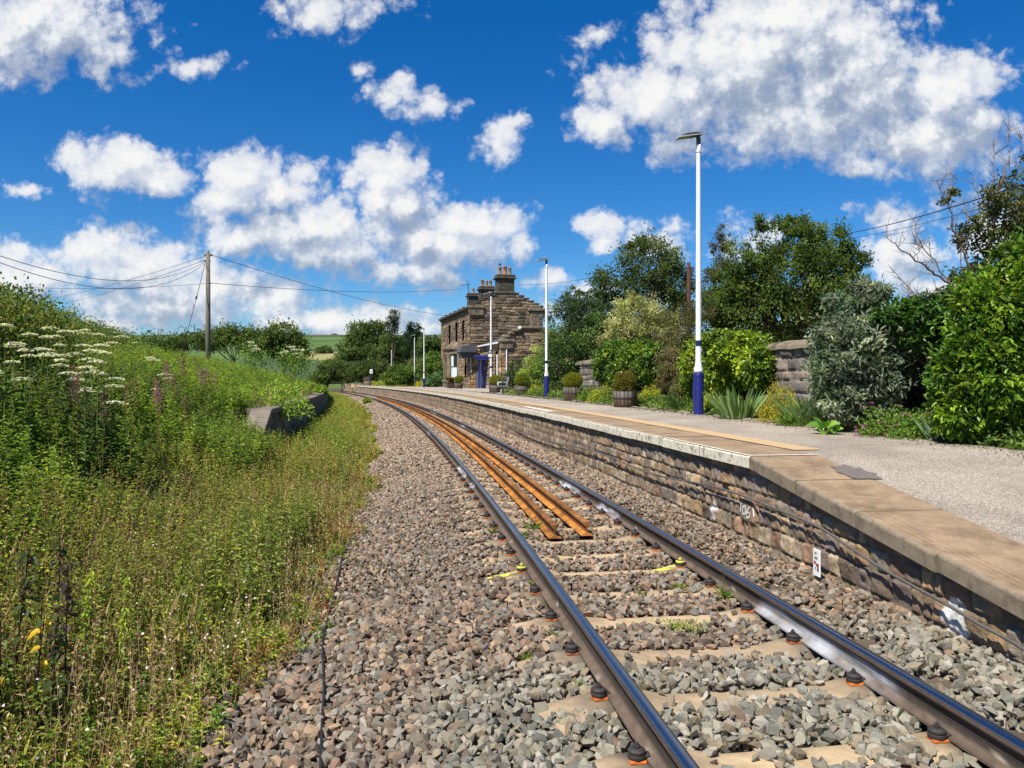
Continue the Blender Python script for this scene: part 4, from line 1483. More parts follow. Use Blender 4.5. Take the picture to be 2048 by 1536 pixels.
# ================================================================== bench
def bench():
    p = on_z(1006, 787.6, PT)
    t = thing('bench', 'grey slatted metal bench with armrests on the platform before the house', 'bench', p, rz_of(p[1]) - .15)
    L = .82
    for k in range(5):
        mb = MB(); mb.bbox(-.30 + k * .098, -.22 + k * .098, -L, L, .42, .445, .006); mb.build('seat_slat', M['bench_grey'], t)
    for k in range(4):
        mb = MB(); z = .50 + k * .105; x = .21 + k * .026
        mb.bbox(x - .012, x + .012, -L, L, z, z + .09, .006); mb.build('back_slat', M['bench_grey'], t)
    for y in (-.55, .55):
        mb = MB(); mb.bbox(-.05, .05, y - .05, y + .05, 0, .40, .01); mb.bbox(-.28, .24, y - .04, y + .04, .375, .418, .008)
        mb.tube([(.20, y, .40), (.24, y, .6), (.32, y, .95)], .022, 8)
        mb.build('leg', M['bench_grey'], t)
        mb = MB(); mb.bbox(-.18, .18, y - .1, y + .1, 0, .03, .005); mb.build('foot', M['plate'], t)
    for y in (-.8, -.4, 0, .4, .8):
        mb = MB(); mb.tube([(-.27, y, .43), (-.29, y, .58), (-.26, y, .65), (-.1, y, .665), (.1, y, .66), (.235, y, .64)], .02, 8)
        mb.build('armrest', M['lamp_grey'], t, smooth=True)


bench()


# ================================================================== stone station house
GA = norm(A(.965, .26, 0)); FB = norm(A(-.26, .965, 0)); UP = A(0, 0, 1)
HC = A(-3.94, 73, .78)
WC = A(-.89, 65, .78)
PAL_H = [(.24, .175, .11), (.18, .13, .083), (.28, .205, .128), (.125, .092, .065), (.215, .165, .113), (.155, .108, .068), (.26, .185, .11)]


def panel(mb, org, da, nrm, rub, w, h, ds, mask, warm=None):
    S = np.arange(0, w + ds * .5, ds); Z = np.arange(0, h + ds * .5, ds)
    SS, ZZ = np.meshgrid(S, Z, indexing='ij')
    H, C = rub(SS, ZZ)
    if warm is not None:
        k = warm(SS, ZZ)[..., None]; C = C * (1 - k) + C * A(1.75, 1.55, 1.25) * k
    P = org + SS[..., None] * da + ZZ[..., None] * UP + H[..., None] * nrm
    F = grid_faces(*SS.shape)
    cs = (SS[:-1, :-1] + ds / 2).ravel(); cz = (ZZ[:-1, :-1] + ds / 2).ravel()
    F = F[mask(cs, cz)]
    mb.add(P.reshape(-1, 3), F, C.reshape(-1, 3))


def steps_fn(st):
    e = np.array([a for a, b, z in st] + [st[-1][1]]); zz = np.array([z for a, b, z in st])
    return lambda s: zz[np.clip(np.searchsorted(e, s) - 1, 0, len(zz) - 1)]


def house():
    root = thing('stone_house', 'two storey dark sandstone station house with crow stepped gables and tall chimneys', 'house', HC)
    loc = np.array(root.location)
    W, Lh = 7.2, 16.0
    X = lambda v: v[:, :1] * GA + v[:, 1:2] * FB + v[:, 2:3] * UP              # (a, b, z) relative to the house corner
    st = [(0, .45, 7.94), (.45, .95, 8.18), (.95, 1.45, 8.42), (1.45, 1.95, 8.66), (1.95, 2.45, 8.9), (2.45, 4.75, 9.14), (4.75, 5.25, 8.9), (5.25, 5.75, 8.66), (5.75, 6.25, 8.42), (6.25, 6.75, 8.18), (6.75, 7.2, 7.94)]
    top = steps_fn(st)
    warm = lambda S, Z: .75 * sstep(fbm(S * .5 + 3, Z * .35, 12), .42, .62) * sstep(6.5 - Z, 0, 4)
    rub = Rubble(0, 18, 0, 10, 31, ch=(.20, .34), bw=(.42, .85), joint=.022, depth=.075, tilt=.035, pal=PAL_H, rough=.03)
    mb = MB()
    panel(mb, A(0, 0, 0), GA, -FB, rub, W, 9.2, .05, lambda s, z: z < top(s) - .05, warm)
    mb.build('gable_wall', M['ashlar'], root, smooth=False)
    # openings of the front: (b0, b1, z0, z1)
    ups = [(2.75, 3.75, 4.65, 6.75), (6.3, 7.3, 4.65, 6.75), (10.2, 11.2, 4.65, 6.75)]
    low = [(1.7, 2.6, 1.0, 3.35)]
    holes = ups + low
    def mask(s, z):
        m = z < 7.75
        for b0, b1, z0, z1 in holes: m &= ~((s > b0) & (s < b1) & (z > z0) & (z < z1))
        return m
    rub2 = Rubble(0, 18, 0, 10, 37, ch=(.20, .36), bw=(.4, .8), joint=.022, depth=.07, tilt=.03, pal=PAL_H, rough=.03)
    mb = MB(); panel(mb, A(0, 0, 0), FB, -GA, rub2, Lh, 7.8, .06, mask, warm)
    mb.build('front_wall', M['ashlar'], root)
    # solid core, back, far gable
    mb = MB()
    poly = [(0, -.2)]
    for a, b, z in st: poly += [(a, z - .02), (b, z - .02)]
    poly += [(W, -.2)]
    mb.prism(poly, .42, lambda v: X(v + A(0, .02, 0)), (.14, .11, .08))
    mb.prism(poly, .42, lambda v: X(v + A(0, Lh - .44, 0)), (.14, .11, .08))
    mb.box(.3, W - .02, .44, Lh - .44, -.2, 7.7, (.14, .11, .08), xf=X)
    mb.build('core_wall', M['ashlar'], root)
    # flat black sheet behind the openings, painted dark for the unlit rooms
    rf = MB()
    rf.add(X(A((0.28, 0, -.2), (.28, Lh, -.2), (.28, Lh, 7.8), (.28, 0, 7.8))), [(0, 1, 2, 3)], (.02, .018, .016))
    rf.build('painted_dark_sheet', M['black'], root)
    # roof
    mb = MB()
    rp = [(-.25, 7.72), (3.6, 9.0), (7.45, 7.72), (7.45, 7.60), (3.6, 8.88), (-.25, 7.60)]
    mb.prism(rp, Lh - .9, lambda v: X(v + A(0, .45, 0)))
    mb.build('roof', M['slate'], root)
    mb = MB(); mb.bbox(-.36, -.02, .05, Lh - .05, 7.58, 7.80, .03, xf=X); mb.bbox(-.18, -.0, .05, Lh - .05, 7.40, 7.58, .02, xf=X)
    mb.build('eaves_cornice', M['dark_stone'], root)
    for g, (b0, b1) in enumerate(((-.10, .50), (Lh - .5, Lh + .08))):
        for a, b, z in st:
            c = MB(); e = .06
            c.bbox(a - (e if a < 3 else 0), b + (e if b > 4 else 0), b0, b1, z - .05, z + .10, .02, xf=X)
            c.build('crow_step', M['dark_stone'], root)
    # kneeler stones and corbelled stack at the gable's shoulders
    mb = MB(); mb.bbox(-.18, 1.25, -.22, .1, 6.95, 7.62, .04, xf=X); mb.bbox(-.26, 1.35, -.30, .12, 7.62, 7.86, .05, xf=X); mb.build('kneeler', M['plain_stone'], root)
    mb = MB()
    mb.bbox(5.85, 7.12, -.34, .05, 5.9, 7.45, .04, xf=X); mb.bbox(6.35, 7.42, -.30, .3, 6.9, 7.45, .1, xf=X)
    mb.bbox(5.65, 7.5, -.46, .3, 7.45, 7.72, .06, xf=X); mb.bbox(5.85, 6.9, -.40, .1, 7.72, 8.05, .05, xf=X)
    mb.bbox(5.72, 7.2, -.20, .05, 5.55, 5.9, .08, xf=X)
    mb.build('shoulder_stack', M['plain_stone'], root)
    # chimneys
    def chimney(a, b, w, d, z0, zc, pots, cowl=False):
        m = MB()
        m.bbox(a - w / 2, a + w / 2, b - d / 2, b + d / 2, z0, zc, .03, xf=X)
        m.bbox(a - w / 2 - .05, a + w / 2 + .05, b - d / 2 - .05, b + d / 2 + .05, z0 + .02, z0 + .35, .05, xf=X)
        m.bbox(a - w / 2 - .19, a + w / 2 + .19, b - d / 2 - .19, b + d / 2 + .19, zc, zc + .17, .05, xf=X)
        m.bbox(a - w / 2 - .08, a + w / 2 + .08, b - d / 2 - .08, b + d / 2 + .08, zc + .17, zc + .44, .06, xf=X)
        ch = m.build('chimney', M['dark_stone'], root)
        m = MB(); zz = z0 + .5
        for k in range(int((zc - z0 - .5) / .32)):
            off = (k % 2) * .3
            x = a - w / 2 + .03
            while x < a + w / 2 - .1:
                x1 = min(x + .32 + off * .5, a + w / 2 - .03); off = 0
                m.bbox(x, x1 - .02, b - d / 2 - .018, b - d / 2 + .02, zz, zz + .29, .008, xf=X); x = x1
            zz += .32
        if m.n: m.build('face_blocks', M['dark_stone'], ch)
        for da, r_, hh, mat in pots:
            m = MB(); c = A(a + da, b, zc + .42)
            cc = c[0] * GA + c[1] * FB + c[2] * UP
            m.lathe([(r_ * 1.1, 0), (r_ * 1.1, .06), (r_, .10), (r_ * .93, hh - .12), (r_ * 1.05, hh - .10), (r_ * 1.05, hh), (r_ * .8, hh), (r_ * .75, hh - .2)], 20, c=cc)
            pt = m.build('chimney_pot', M[mat], ch, smooth=True)
        if cowl:
            m = MB(); c = A(a + pots[0][0], b, zc + .42 + pots[0][2]); cc = c[0] * GA + c[1] * FB + c[2] * UP
            m.tube([cc, cc + A(0, 0, .22)], .04, 8); m.lathe([(.13, .2), (.15, .26), (.08, .33), (.02, .36)], 12, c=cc); m.build('cowl', M['dark_metal'], ch)
    chimney(3.55, .75, 1.62, 1.25, 9.0, 10.55, [(-.48, .165, .80, 'buff'), (.02, .195, .88, 'terracotta'), (.50, .165, .78, 'buff')], True)
    chimney(3.55, 8.6, 1.45, 1.2, 8.9, 10.35, [(-.45, .19, .74, 'buff'), (.03, .165, .66, 'buff'), (.45, .165, .70, 'buff')])
    chimney(3.55, 15.2, 1.25, 1.0, 8.9, 10.35, [(.0, .16, .60, 'buff')])
    # aerial
    m = MB()
    base = at(937, 610, 86.5) - loc; topp = at(936.5, 566, 86.5) - loc
    m.tube([base, topp], .045, 6)
    e = at(919, 570.5, 86.5) - loc; f = at(938, 569, 86.5) - loc
    m.tube([e, f], .035, 5)
    for k in np.linspace(.1, 1, 6):
        c = e + (f - e) * k
        m.tube([c + A(0, -.45, .0), c + A(0, .45, 0)], .02, 4)
    m.tube([f + A(-.25, 0, .5), f + A(.1, 0, 0), f + A(-.25, 0, -.45)], .03, 4)
    m.build('aerial', M['dark_metal'], root)
    # windows
    for b0, b1, z0, z1 in holes:
        m = MB()
        for (c0, c1, d0, d1) in ((b0, b0 + .09, z0, z1), (b1 - .09, b1, z0, z1), (b0 + .09, b1 - .09, z1 - .09, z1), (b0 + .09, b1 - .09, z0, z0 + .10), (b0 + .09, b1 - .09, (z0 + z1) / 2 - .04, (z0 + z1) / 2 + .04)):
            m.bbox(.12, .20, c0, c1, d0, d1, .008, xf=X)
        w = m.build('window', M['brown_frame'], root)
        m = MB(); m.box(.15, .165, b0 + .05, b1 - .05, z0 + .05, z1 - .05, xf=X); m.build('pane', M['glass'], w)
        m = MB(); m.bbox(-.10, .12, b0 - .12, b1 + .12, z0 - .22, z0 - .02, .02, xf=X); m.build('sill', M['plain_stone'], w)
        m = MB(); m.bbox(-.045, .25, b0 - .15, b1 + .15, z1 + .01, z1 + .32, .02, xf=X); m.build('lintel', M['dark_stone'], w)
    # bay window
    bay = [(0, 5.4), (-1.1, 6.3), (-1.1, 8.7), (0, 9.6)]
    bm_ = MB()
    def ring(z0, z1, grow, mat_mb, inner=None):
        o = [(a - grow * (1 if a < 0 else 0), b + (-grow if i < 2 else grow)) for i, (a, b) in enumerate(bay)]
        V = [(a, b, z) for z in (z0, z1) for a, b in o]
        n = 4
        mat_mb.add(X(np.array(V)), [(0, 1, 2, 3), (7, 6, 5, 4)] + [(i, (i + 1) % n, (i + 1) % n + n, i + n) for i in range(n)])
    ring(-.2, .62, .03, bm_); ring(.62, .80, .12, bm_); ring(3.45, 3.95, .0, bm_); ring(3.95, 4.08, .16, bm_); ring(4.08, 4.22, .08, bm_)
    # corner piers
    for (a0, b0), (a1, b1) in zip(bay[:-1], bay[1:]):
        d = A(a1 - a0, b1 - b0); Ls = np.linalg.norm(d); d /= Ls; nn = A(-d[1], d[0])
        for s0, s1 in ((0, .27), (Ls - .27, Ls)) + (((Ls / 2 - .11, Ls / 2 + .11),) if Ls > 2 else ()):
            q = [(a0 + d[0] * s0, b0 + d[1] * s0), (a0 + d[0] * s1, b0 + d[1] * s1)]
            V = []
            for z in (.8, 3.45):
                for (a, b) in q: V.append((a, b, z))
                for (a, b) in reversed(q): V.append((a - nn[0] * -.2 * 0 + .18, b, z))
            bm_.add(X(np.array(V)), [(0, 1, 2, 3), (7, 6, 5, 4), (0, 1, 5, 4), (1, 2, 6, 5), (2, 3, 7, 6), (3, 0, 4, 7)])
    by = bm_.build('bay_window', M['plain_stone'], root)
    m = MB(); V = [(a, b, 4.22) for a, b in bay] + [(-.0, 6.0, 4.75), (-.0, 9.0, 4.75)]
    m.add(X(np.array(V)), [(0, 1, 4), (1, 2, 5, 4), (2, 3, 5)]); m.build('bay_roof', M['plain_stone'], by)
    # sashes of the bay
    for (a0, b0), (a1, b1) in zip(bay[:-1], bay[1:]):
        d = A(a1 - a0, b1 - b0); Ls = np.linalg.norm(d); d /= Ls
        spans = [(.27, Ls - .27)] if Ls < 2 else [(.27, Ls / 2 - .11), (Ls / 2 + .11, Ls - .27)]
        for s0, s1 in spans:
            def f(s, dep, z): return (a0 + d[0] * s + (.12 + dep) * d[1], b0 + d[1] * s - (.12 + dep) * d[0], z)
            def slab(mm, s0, s1, z0, z1, dep0, dep1):
                V = [f(s, dp, z) for dp in (dep0, dep1) for s, z in ((s0, z0), (s1, z0), (s1, z1), (s0, z1))]
                mm.add(X(np.array(V)), [(0, 1, 2, 3), (7, 6, 5, 4), (0, 4, 5, 1), (1, 5, 6, 2), (2, 6, 7, 3), (3, 7, 4, 0)])
            m = MB(); zc = 2.15
            for q in ((s0, s0 + .10, .8, 3.45), (s1 - .10, s1, .8, 3.45), (s0 + .10, s1 - .10, 3.33, 3.45), (s0 + .10, s1 - .10, .8, .92), (s0 + .10, s1 - .10, zc - .05, zc + .05)):
                slab(m, *q, 0, .07)
            fr = m.build('sash_frame', M['brown_frame'], by)
            m = MB(); slab(m, s0 + .06, s1 - .06, .86, 3.40, .035, .045)
            m.build('pane', M['glass'], fr)
            m = MB(); slab(m, s0 + .10, s1 - .10, .92, zc - .05, .015, .028); slab(m, (s0 + s1) / 2 + .05, s1 - .10, zc + .05, 3.33, .015, .028); m.build('curtain', M['curtain'], fr)
    # dark hooded canopy at the corner
    m = MB(); m.bbox(-1.15, .35, -.75, .9, 3.30, 3.42, .02, xf=X); m.build('canopy_soffit', M['dark_metal'], root)
    m = MB()
    m.prism([(-1.2, 3.42), (.4, 3.42), (.4, 4.05), (-.95, 4.05)], 1.8, lambda v: X(v + A(0, -.8, 0))); m.build('canopy_roof', M['slate'], root)
    m = MB(); m.bbox(-1.0, .3, -.6, .8, 2.85, 3.30, .02, xf=X); m.build('canopy_box', M['dark_metal'], root)
    m = MB(); m.tube([X(A((.0, -.12, 4.0),))[0] * 1, X(A((.02, -.12, 3.2),))[0], X(A((.05, -.12, 1.5),))[0]], .06, 8); m.build('downpipe', M['lamp_grey'], root)
    # ---- single storey wing
    wo = WC - loc
    XW = lambda v: wo + v[:, :1] * GA + v[:, 1:2] * FB + v[:, 2:3] * UP
    wst = [(0, .35, 4.20), (.35, .7, 4.48), (.7, 1.05, 4.76), (1.05, 1.5, 5.02), (1.5, 3.7, 5.28), (3.7, 4.1, 5.1), (4.1, 4.6, 4.85), (4.6, 5.1, 4.6), (5.1, 5.6, 4.35)]
    wtop = steps_fn(wst)
    rub3 = Rubble(0, 10, 0, 6, 41, ch=(.22, .36), bw=(.45, .95), joint=.022, depth=.075, tilt=.035, pal=PAL_H, rough=.03)
    warm3 = lambda S, Z: .7 * sstep(fbm(S * .6 + 3, Z * .5, 16), .4, .6)
    m = MB(); panel(m, wo, GA, -FB, rub3, 5.6, 5.35, .05, lambda s, z: z < wtop(s) - .05, warm3)
    wl = [(1.1, 1.9, .9, 3.3), (3.0, 3.7, .9, 3.3)]
    def wmask(s, z):
        k = z < 4.0
        for b0, b1, z0, z1 in wl: k &= ~((s > b0) & (s < b1) & (z > z0) & (z < z1))
        return k
    panel(m, wo, FB, -GA, rub3, 8.1, 4.05, .06, wmask, lambda S, Z: .85 * sstep(fbm(S * .6 + 3, Z * .5, 16), .35, .55))
    m.build('wing_wall', M['ashlar'], root)
    m = MB(); poly = [(0, -.2)]
    for a, b, z in wst: poly += [(a, z - .02), (b, z - .02)]
    poly += [(5.6, -.2)]
    m.prism(poly, .4, lambda v: XW(v + A(0, .02, 0)), (.14, .11, .08)); m.box(.3, 5.5, .42, 8.1, -.2, 3.98, (.10, .08, .06), xf=XW)
    m.build('wing_core', M['ashlar'], root)
    for a, b, z in wst:
        c = MB(); c.bbox(a - .06, b + .05, -.20, .50, z - .09, z + .10, .03, xf=XW); c.build('wing_coping', M['plain_stone'], root)
    m = MB(); m.bbox(-.12, 1.0, -.2, .1, 3.45, 4.0, .05, xf=XW); m.bbox(-.2, 1.12, -.28, .12, 4.0, 4.25, .05, xf=XW); m.build('wing_kneeler', M['plain_stone'], root)
    m = MB(); m.prism([(-.25, 4.0), (2.7, 5.1), (5.8, 4.0), (5.8, 3.9), (2.7, 5.0), (-.25, 3.9)], 7.6, lambda v: XW(v + A(0, .45, 0))); m.build('wing_roof', M['slate'], root)
    m = MB(); m.bbox(-.34, -.2, .3, 8, 3.88, 4.02, .03, xf=XW); m.build('gutter', M['white_paint'], root)
    for b0, b1, z0, z1 in wl:
        m = MB()
        for (c0, c1, d0, d1) in ((b0, b0 + .09, z0, z1), (b1 - .09, b1, z0, z1), (b0 + .09, b1 - .09, z1 - .09, z1), (b0 + .09, b1 - .09, z0, z0 + .10)):
            m.bbox(.12, .20, c0, c1, d0, d1, .008, xf=XW)
        w = m.build('window', M['brown_frame'], root)
        m = MB(); m.box(.15, .165, b0 + .05, b1 - .05, z0 + .05, z1 - .05, xf=XW); m.build('pane', M['glass'], w)
        m = MB(); m.bbox(-.07, .25, b0 - .15, b1 + .15, z1 + .01, z1 + .3, .02, xf=XW); m.build('lintel', M['dark_stone'], w)
    for a, b, z0, z1 in ((.42, -.11, .7, 3.4), (-.13, 1.0, .3, 3.0)):
        m = MB(); q = XW(A((a, b, z0), (a, b, z1))); m.tube(q, .055, 8); m.build('downpipe', M['white_paint'], root)
    m = MB(); c = XW(A((1.55, -.22, 5.2),))[0]; m.lathe([(.02, -.16), (.14, -.10), (.18, 0), (.14, .10), (.02, .16)], 14, c=c); m.build('floodlight', M['white_paint'], root, smooth=True)
    # blue porch with its door
    xy = lambda u, Y: (u - CU) / FPX * Y
    l = lambda v: v - loc
    m = MB(); m.bbox(xy(949, 70), xy(981, 70), 69.2, 71.9, 3.58, 3.80, .03, xf=l); m.bbox(xy(951, 70), xy(981, 70), 69.25, 69.3, 3.40, 3.58, .01, xf=l); m.build('porch_roof', M['blue_paint'], root)
    d = MB(); x0, x1 = xy(966, 70), xy(979.5, 70)
    d.bbox(x0, x1, 70.2, 70.27, .80, 3.40, .01, xf=l)
    for z0, z1 in ((1.0, 2.0), (2.15, 3.0)):
        for q0, q1 in ((x0 + .06, (x0 + x1) / 2 - .03), ((x0 + x1) / 2 + .03, x1 - .06)):
            d.bbox(q0, q1, 70.175, 70.21, z0, z1, .012, xf=l)
    dr = d.build('door', M['blue_paint'], root)
    d = MB(); d.bbox(x0 + .30, x0 + .50, 70.165, 70.18, 3.1, 3.28, .004, xf=l); d.bbox(x0 + .12, x0 + .2, 70.15, 70.18, 2.62, 2.72, .004, xf=l); d.build('notice', M['plate'], dr)
    for u in (958, 964):
        d = MB(); d.bbox(xy(u, 70) - .07, xy(u, 70) + .07, 69.9, 70.04, .8, 3.58, .01, xf=l); d.build('post', M['blue_paint'], root)
    d = MB(); d.bbox(xy(961, 70) - .07, xy(961, 70) + .07, 70.1, 70.13, .9, 3.4, .005, xf=l); d.build('side_light', M['curtain'], root)
    g = MB()
    for k in range(5):
        a = xy(949.5, 71) + k * .088; g.bbox(a, a + .08, 71.0, 71.04, .80, 2.30 + .02 * (k % 2), .005, xf=l)
    g.build('side_gate', M['grey_wood'], root)


house()


# ================================================================== boundary wall behind the flower bed
def garden_wall():
    y0, y1 = 13.4, 31.5
    root = thing('garden_wall', 'old grey stone boundary wall with rounded coping behind the flower bed', 'wall', T3(6.25, 16, 0))
    loc = np.array(root.location)
    rub = Rubble(y0 - 1, y1 + 1, .4, 2.6, 51, ch=(.17, .30), bw=(.20, .46), joint=.018, depth=.05, tilt=.012,
                 pal=[(.22, .19, .16), (.27, .22, .18), (.17, .15, .13), (.31, .24, .19), (.20, .165, .14)], rough=.02)
    mb = MB()
    for a, b, ds in ((y0, 30, .025), (30, y1, .06)):
        S = np.arange(a, b + ds, ds); Z = np.arange(.45, 2.25, .03)
        SS, ZZ = np.meshgrid(S, Z, indexing='ij')
        H, C = rub(SS, ZZ)
        mb.add((T3(6.2 - H, SS, ZZ) - loc).reshape(-1, 3), grid_faces(*SS.shape)[:, ::-1], C.reshape(-1, 3))
    S = np.arange(y0, y1, 1.0)
    V = []
    for y in S: V += [T3(6.6, y, .4) - loc, T3(6.6, y, 2.25) - loc]
    mb.add(V, [(2 * i, 2 * i + 2, 2 * i + 3, 2 * i + 1) for i in range(len(S) - 1)], (.15, .13, .11))
    mb.build('rubble_face', M['rubble'], root, smooth=True)
    r = np.random.default_rng(14)
    y = y0
    while y < y1:
        L = r.uniform(.5, .95)
        c = MB(); fr = []
        a = np.linspace(0, math.pi, 9)
        k = .95 + .1 * r.random()
        for yy in (y + .008, y + L * .5, y + L - .008):
            _, rr = frame(yy); fr.append((T3(6.4, yy, 2.22 + r.normal() * .008) - loc, rr, UP))
        c.sweep([(.30 * math.cos(t) * k, .20 * math.sin(t) * k) for t in a], fr)
        c.build('coping_stone', M['plain_stone'], root, smooth=False)
        y += L
    return root


garden_wall()


# ================================================================== poles and overhead wires
def telegraph_pole():
    Y = 45
    p = at(416.5, 790, Y)
    t = thing('telegraph_pole', 'tall weathered wooden telegraph pole rising above the weedy bank', 'telegraph pole', p)
    loc = np.array(p)
    top = at(416, 505, Y)
    mb = MB(); mb.tube([A(0, 0, -.3), (top - loc) * .5, top - loc], [.165, .14, .115], 14); mb.build('shaft', M['pole_wood'], t, smooth=True)
    mb = MB()
    h = top[2] - loc[2]
    mb.box(-.18, .18, -.03, .03, h - .22, h - .16); mb.box(-.15, .15, -.03, .03, h - .52, h - .47)
    for x in (-.2, .2):
        mb.lathe([(.03, 0), (.045, .04), (.045, .1), (.02, .13)], 8, c=(x, 0, h - .2))
    mb.lathe([(.05, 0), (.08, .05), (.05, .12)], 8, c=(-.17, 0, h - .55)); mb.lathe([(.03, 0), (.05, .06), (.03, .1)], 8, c=(.02, 0, h))
    mb.lathe([(.03, 0), (.05, .06), (.03, .1)], 8, c=(.14, -.05, h - 1.85))
    mb.build('insulators', M['dark_metal'], t)
    st = MB(); a = at(411, 525, Y) - loc; b = at(374, 668, Y - 1.5) - loc; b2 = a + (b - a) * 1.7
    st.tube([a, b2], .017, 5); q = a + (b - a) * .5; st.tube([q - (b - a) * .02, q + (b - a) * .02], .05, 6)
    st.build('stay_wire', M['wire'], t)
    # brown pole among the trees
    p = at(1377.5, 700, 42); top = at(1377.5, 525, 42)
    t = thing('telegraph_pole', 'dark red brown wooden pole standing between the garden trees', 'telegraph pole', p)
    mb = MB(); mb.tube([A(0, 0, -2.4), top - p], [.13, .10], 12); mb.build('shaft', M['brown_pole'], t, smooth=True)
    mb = MB(); h = (top - p)[2]
    mb.lathe([(.10, 0), (.12, .05), (.12, .09), (.10, .12)], 10, c=(0, 0, h - .35)); mb.box(.10, .28, -.06, .06, h - .55, h - .25); mb.build('bracket', M['dark_metal'], t)


telegraph_pole()


def wire(a, b, sag, label, r=.016):
    a = np.array(a); b = np.array(b)
    t = np.linspace(0, 1, 40)[:, None]
    P = a + (b - a) * t; P[:, 2] -= sag * 4 * (t * (1 - t))[:, 0]
    mb = MB(); mb.tube(P, r * .62, 5)
    o = mb.build('overhead_wire', M['wire'])
    tag(o, label, 'wire', 'overhead wires')


wire(at(419, 509, 45), at(905, 633, 89), .5, 'overhead wire falling from the pole top to the eaves of the stone house', .028)
wire(at(419, 566, 45), at(925, 577.5, 88), .45, 'level overhead wire from halfway up the pole towards the house chimneys', .026)
wire(at(1035, 570, 77), at(1195, 554, 50), .15, 'overhead wire leaving the house chimneys towards the garden trees', .024)
wire(at(411, 512, 45), at(100, 597, 80), .25, 'uppermost overhead wire running down behind the hedge from the pole top', .02)
wire(at(411, 520, 45), at(140, 604, 80), .2, 'overhead wire running down behind the hedge just under the uppermost one', .02)
wire(at(411, 523, 45), at(-70, 487, 20), 1.05, 'sagging overhead wire swinging over the hedge, the higher of the pair', .018)
wire(at(411, 527, 45), at(-70, 498, 20), 1.25, 'sagging overhead wire swinging over the hedge, the lower of the pair', .018)
wire(at(411, 567, 45), at(-60, 566, 55), .35, 'level overhead wire from halfway up the pole out over the hedge', .018)
wire(at(1640, 472, 40), at(2120, 345, 12), .22, 'thick overhead wire passing behind the bare branched tree, upper of two', .022)
wire(at(1650, 482, 42), at(2120, 372, 13), .18, 'thin overhead wire passing behind the bare branched tree, lower of two', .012)


# ================================================================== vegetation builders
def pick(cols, n, r, var=.35):
    cols = np.array(cols)
    return cols[r.integers(0, len(cols), n)] * (1 - var + 2 * var * r.random((n, 1)))


def on_wall(blobs, o=5.9):
    """give every blob the depth at which the garden wall stands behind it"""
    return [b[:4] + (on_off(b[0], b[1], o)[1],) for b in blobs]


def px_blobs(Y, blobs, depth=None):
    C = []; R = []
    for b in blobs:
        u, v, ru, rv = b[:4]
        yy = Y + (b[4] if len(b) > 4 else 0)
        k = yy / FPX
        C.append(at(u, v, yy)); rx, rz = ru * k, rv * k
        R.append((rx, depth if depth else (rx + rz) / 2, rz))
    return np.array(C), np.array(R)


def foliage(mb, C, R, nclump, per, L, W, cols, r, spread=.22, shell=.5, six=False, up=.5, out=.6, droop=.18, zmin=None, cvar=.45, mi=0, noise_cut=.0, spiky=0.0):
    """leaf clumps through the outer volume of a set of ellipsoids"""
    w = (R.prod(1)) ** (2 / 3); w /= w.sum()
    bi = r.choice(len(C), nclump, p=w)
    d = norm(r.normal(size=(nclump, 3)))
    rad = shell + (1 - shell) * r.random(nclump) ** .6
    cc = C[bi] + d * R[bi] * rad[:, None]
    if noise_cut:
        f = fbm(cc[:, 0] * 1.1 / max(.3, R.mean()) * 1.5, cc[:, 2] * 1.5 / max(.3, R.mean()) + cc[:, 1], 17, 3)
        k = f > noise_cut; cc = cc[k]; d = d[k]; bi = bi[k]
    if zmin is not None:
        k = cc[:, 2] > zmin; cc = cc[k]; d = d[k]; bi = bi[k]
    n = len(cc)
    ccol = pick(cols, n, r, cvar)
    cs = spread * (R[bi].mean(1)) * (.6 + .8 * r.random(n))
    P = np.repeat(cc, per, 0) + r.normal(size=(n * per, 3)) * np.repeat(cs, per)[:, None] * A(1, 1, .75)
    if spiky:
        q = r.random(n * per) < spiky
        P[q] += np.repeat(d, per, 0)[q] * (np.repeat(cs, per)[q] * r.random(q.sum()) * 2)[:, None] + A(0, 0, 1) * (np.repeat(cs, per)[q] * r.random(q.sum()) * 1.2)[:, None]
    if zmin is not None: P[:, 2] = np.maximum(P[:, 2], zmin - .05 + .1 * r.random(len(P)))
    dd = np.repeat(d, per, 0)
    D = norm(r.normal(size=P.shape) * .8 + dd * out + A(0, 0, -.05))
    N = norm(r.normal(size=P.shape) * .55 + dd * .5 + A(0, 0, up))
    col = np.repeat(ccol, per, 0) * (.75 + .5 * r.random((len(P), 1)))
    mb.leaves(P, D, N, L * (.65 + .7 * r.random(len(P))), W * (.7 + .6 * r.random(len(P))), col, six=six, droop=droop, mi=mi)
    return cc


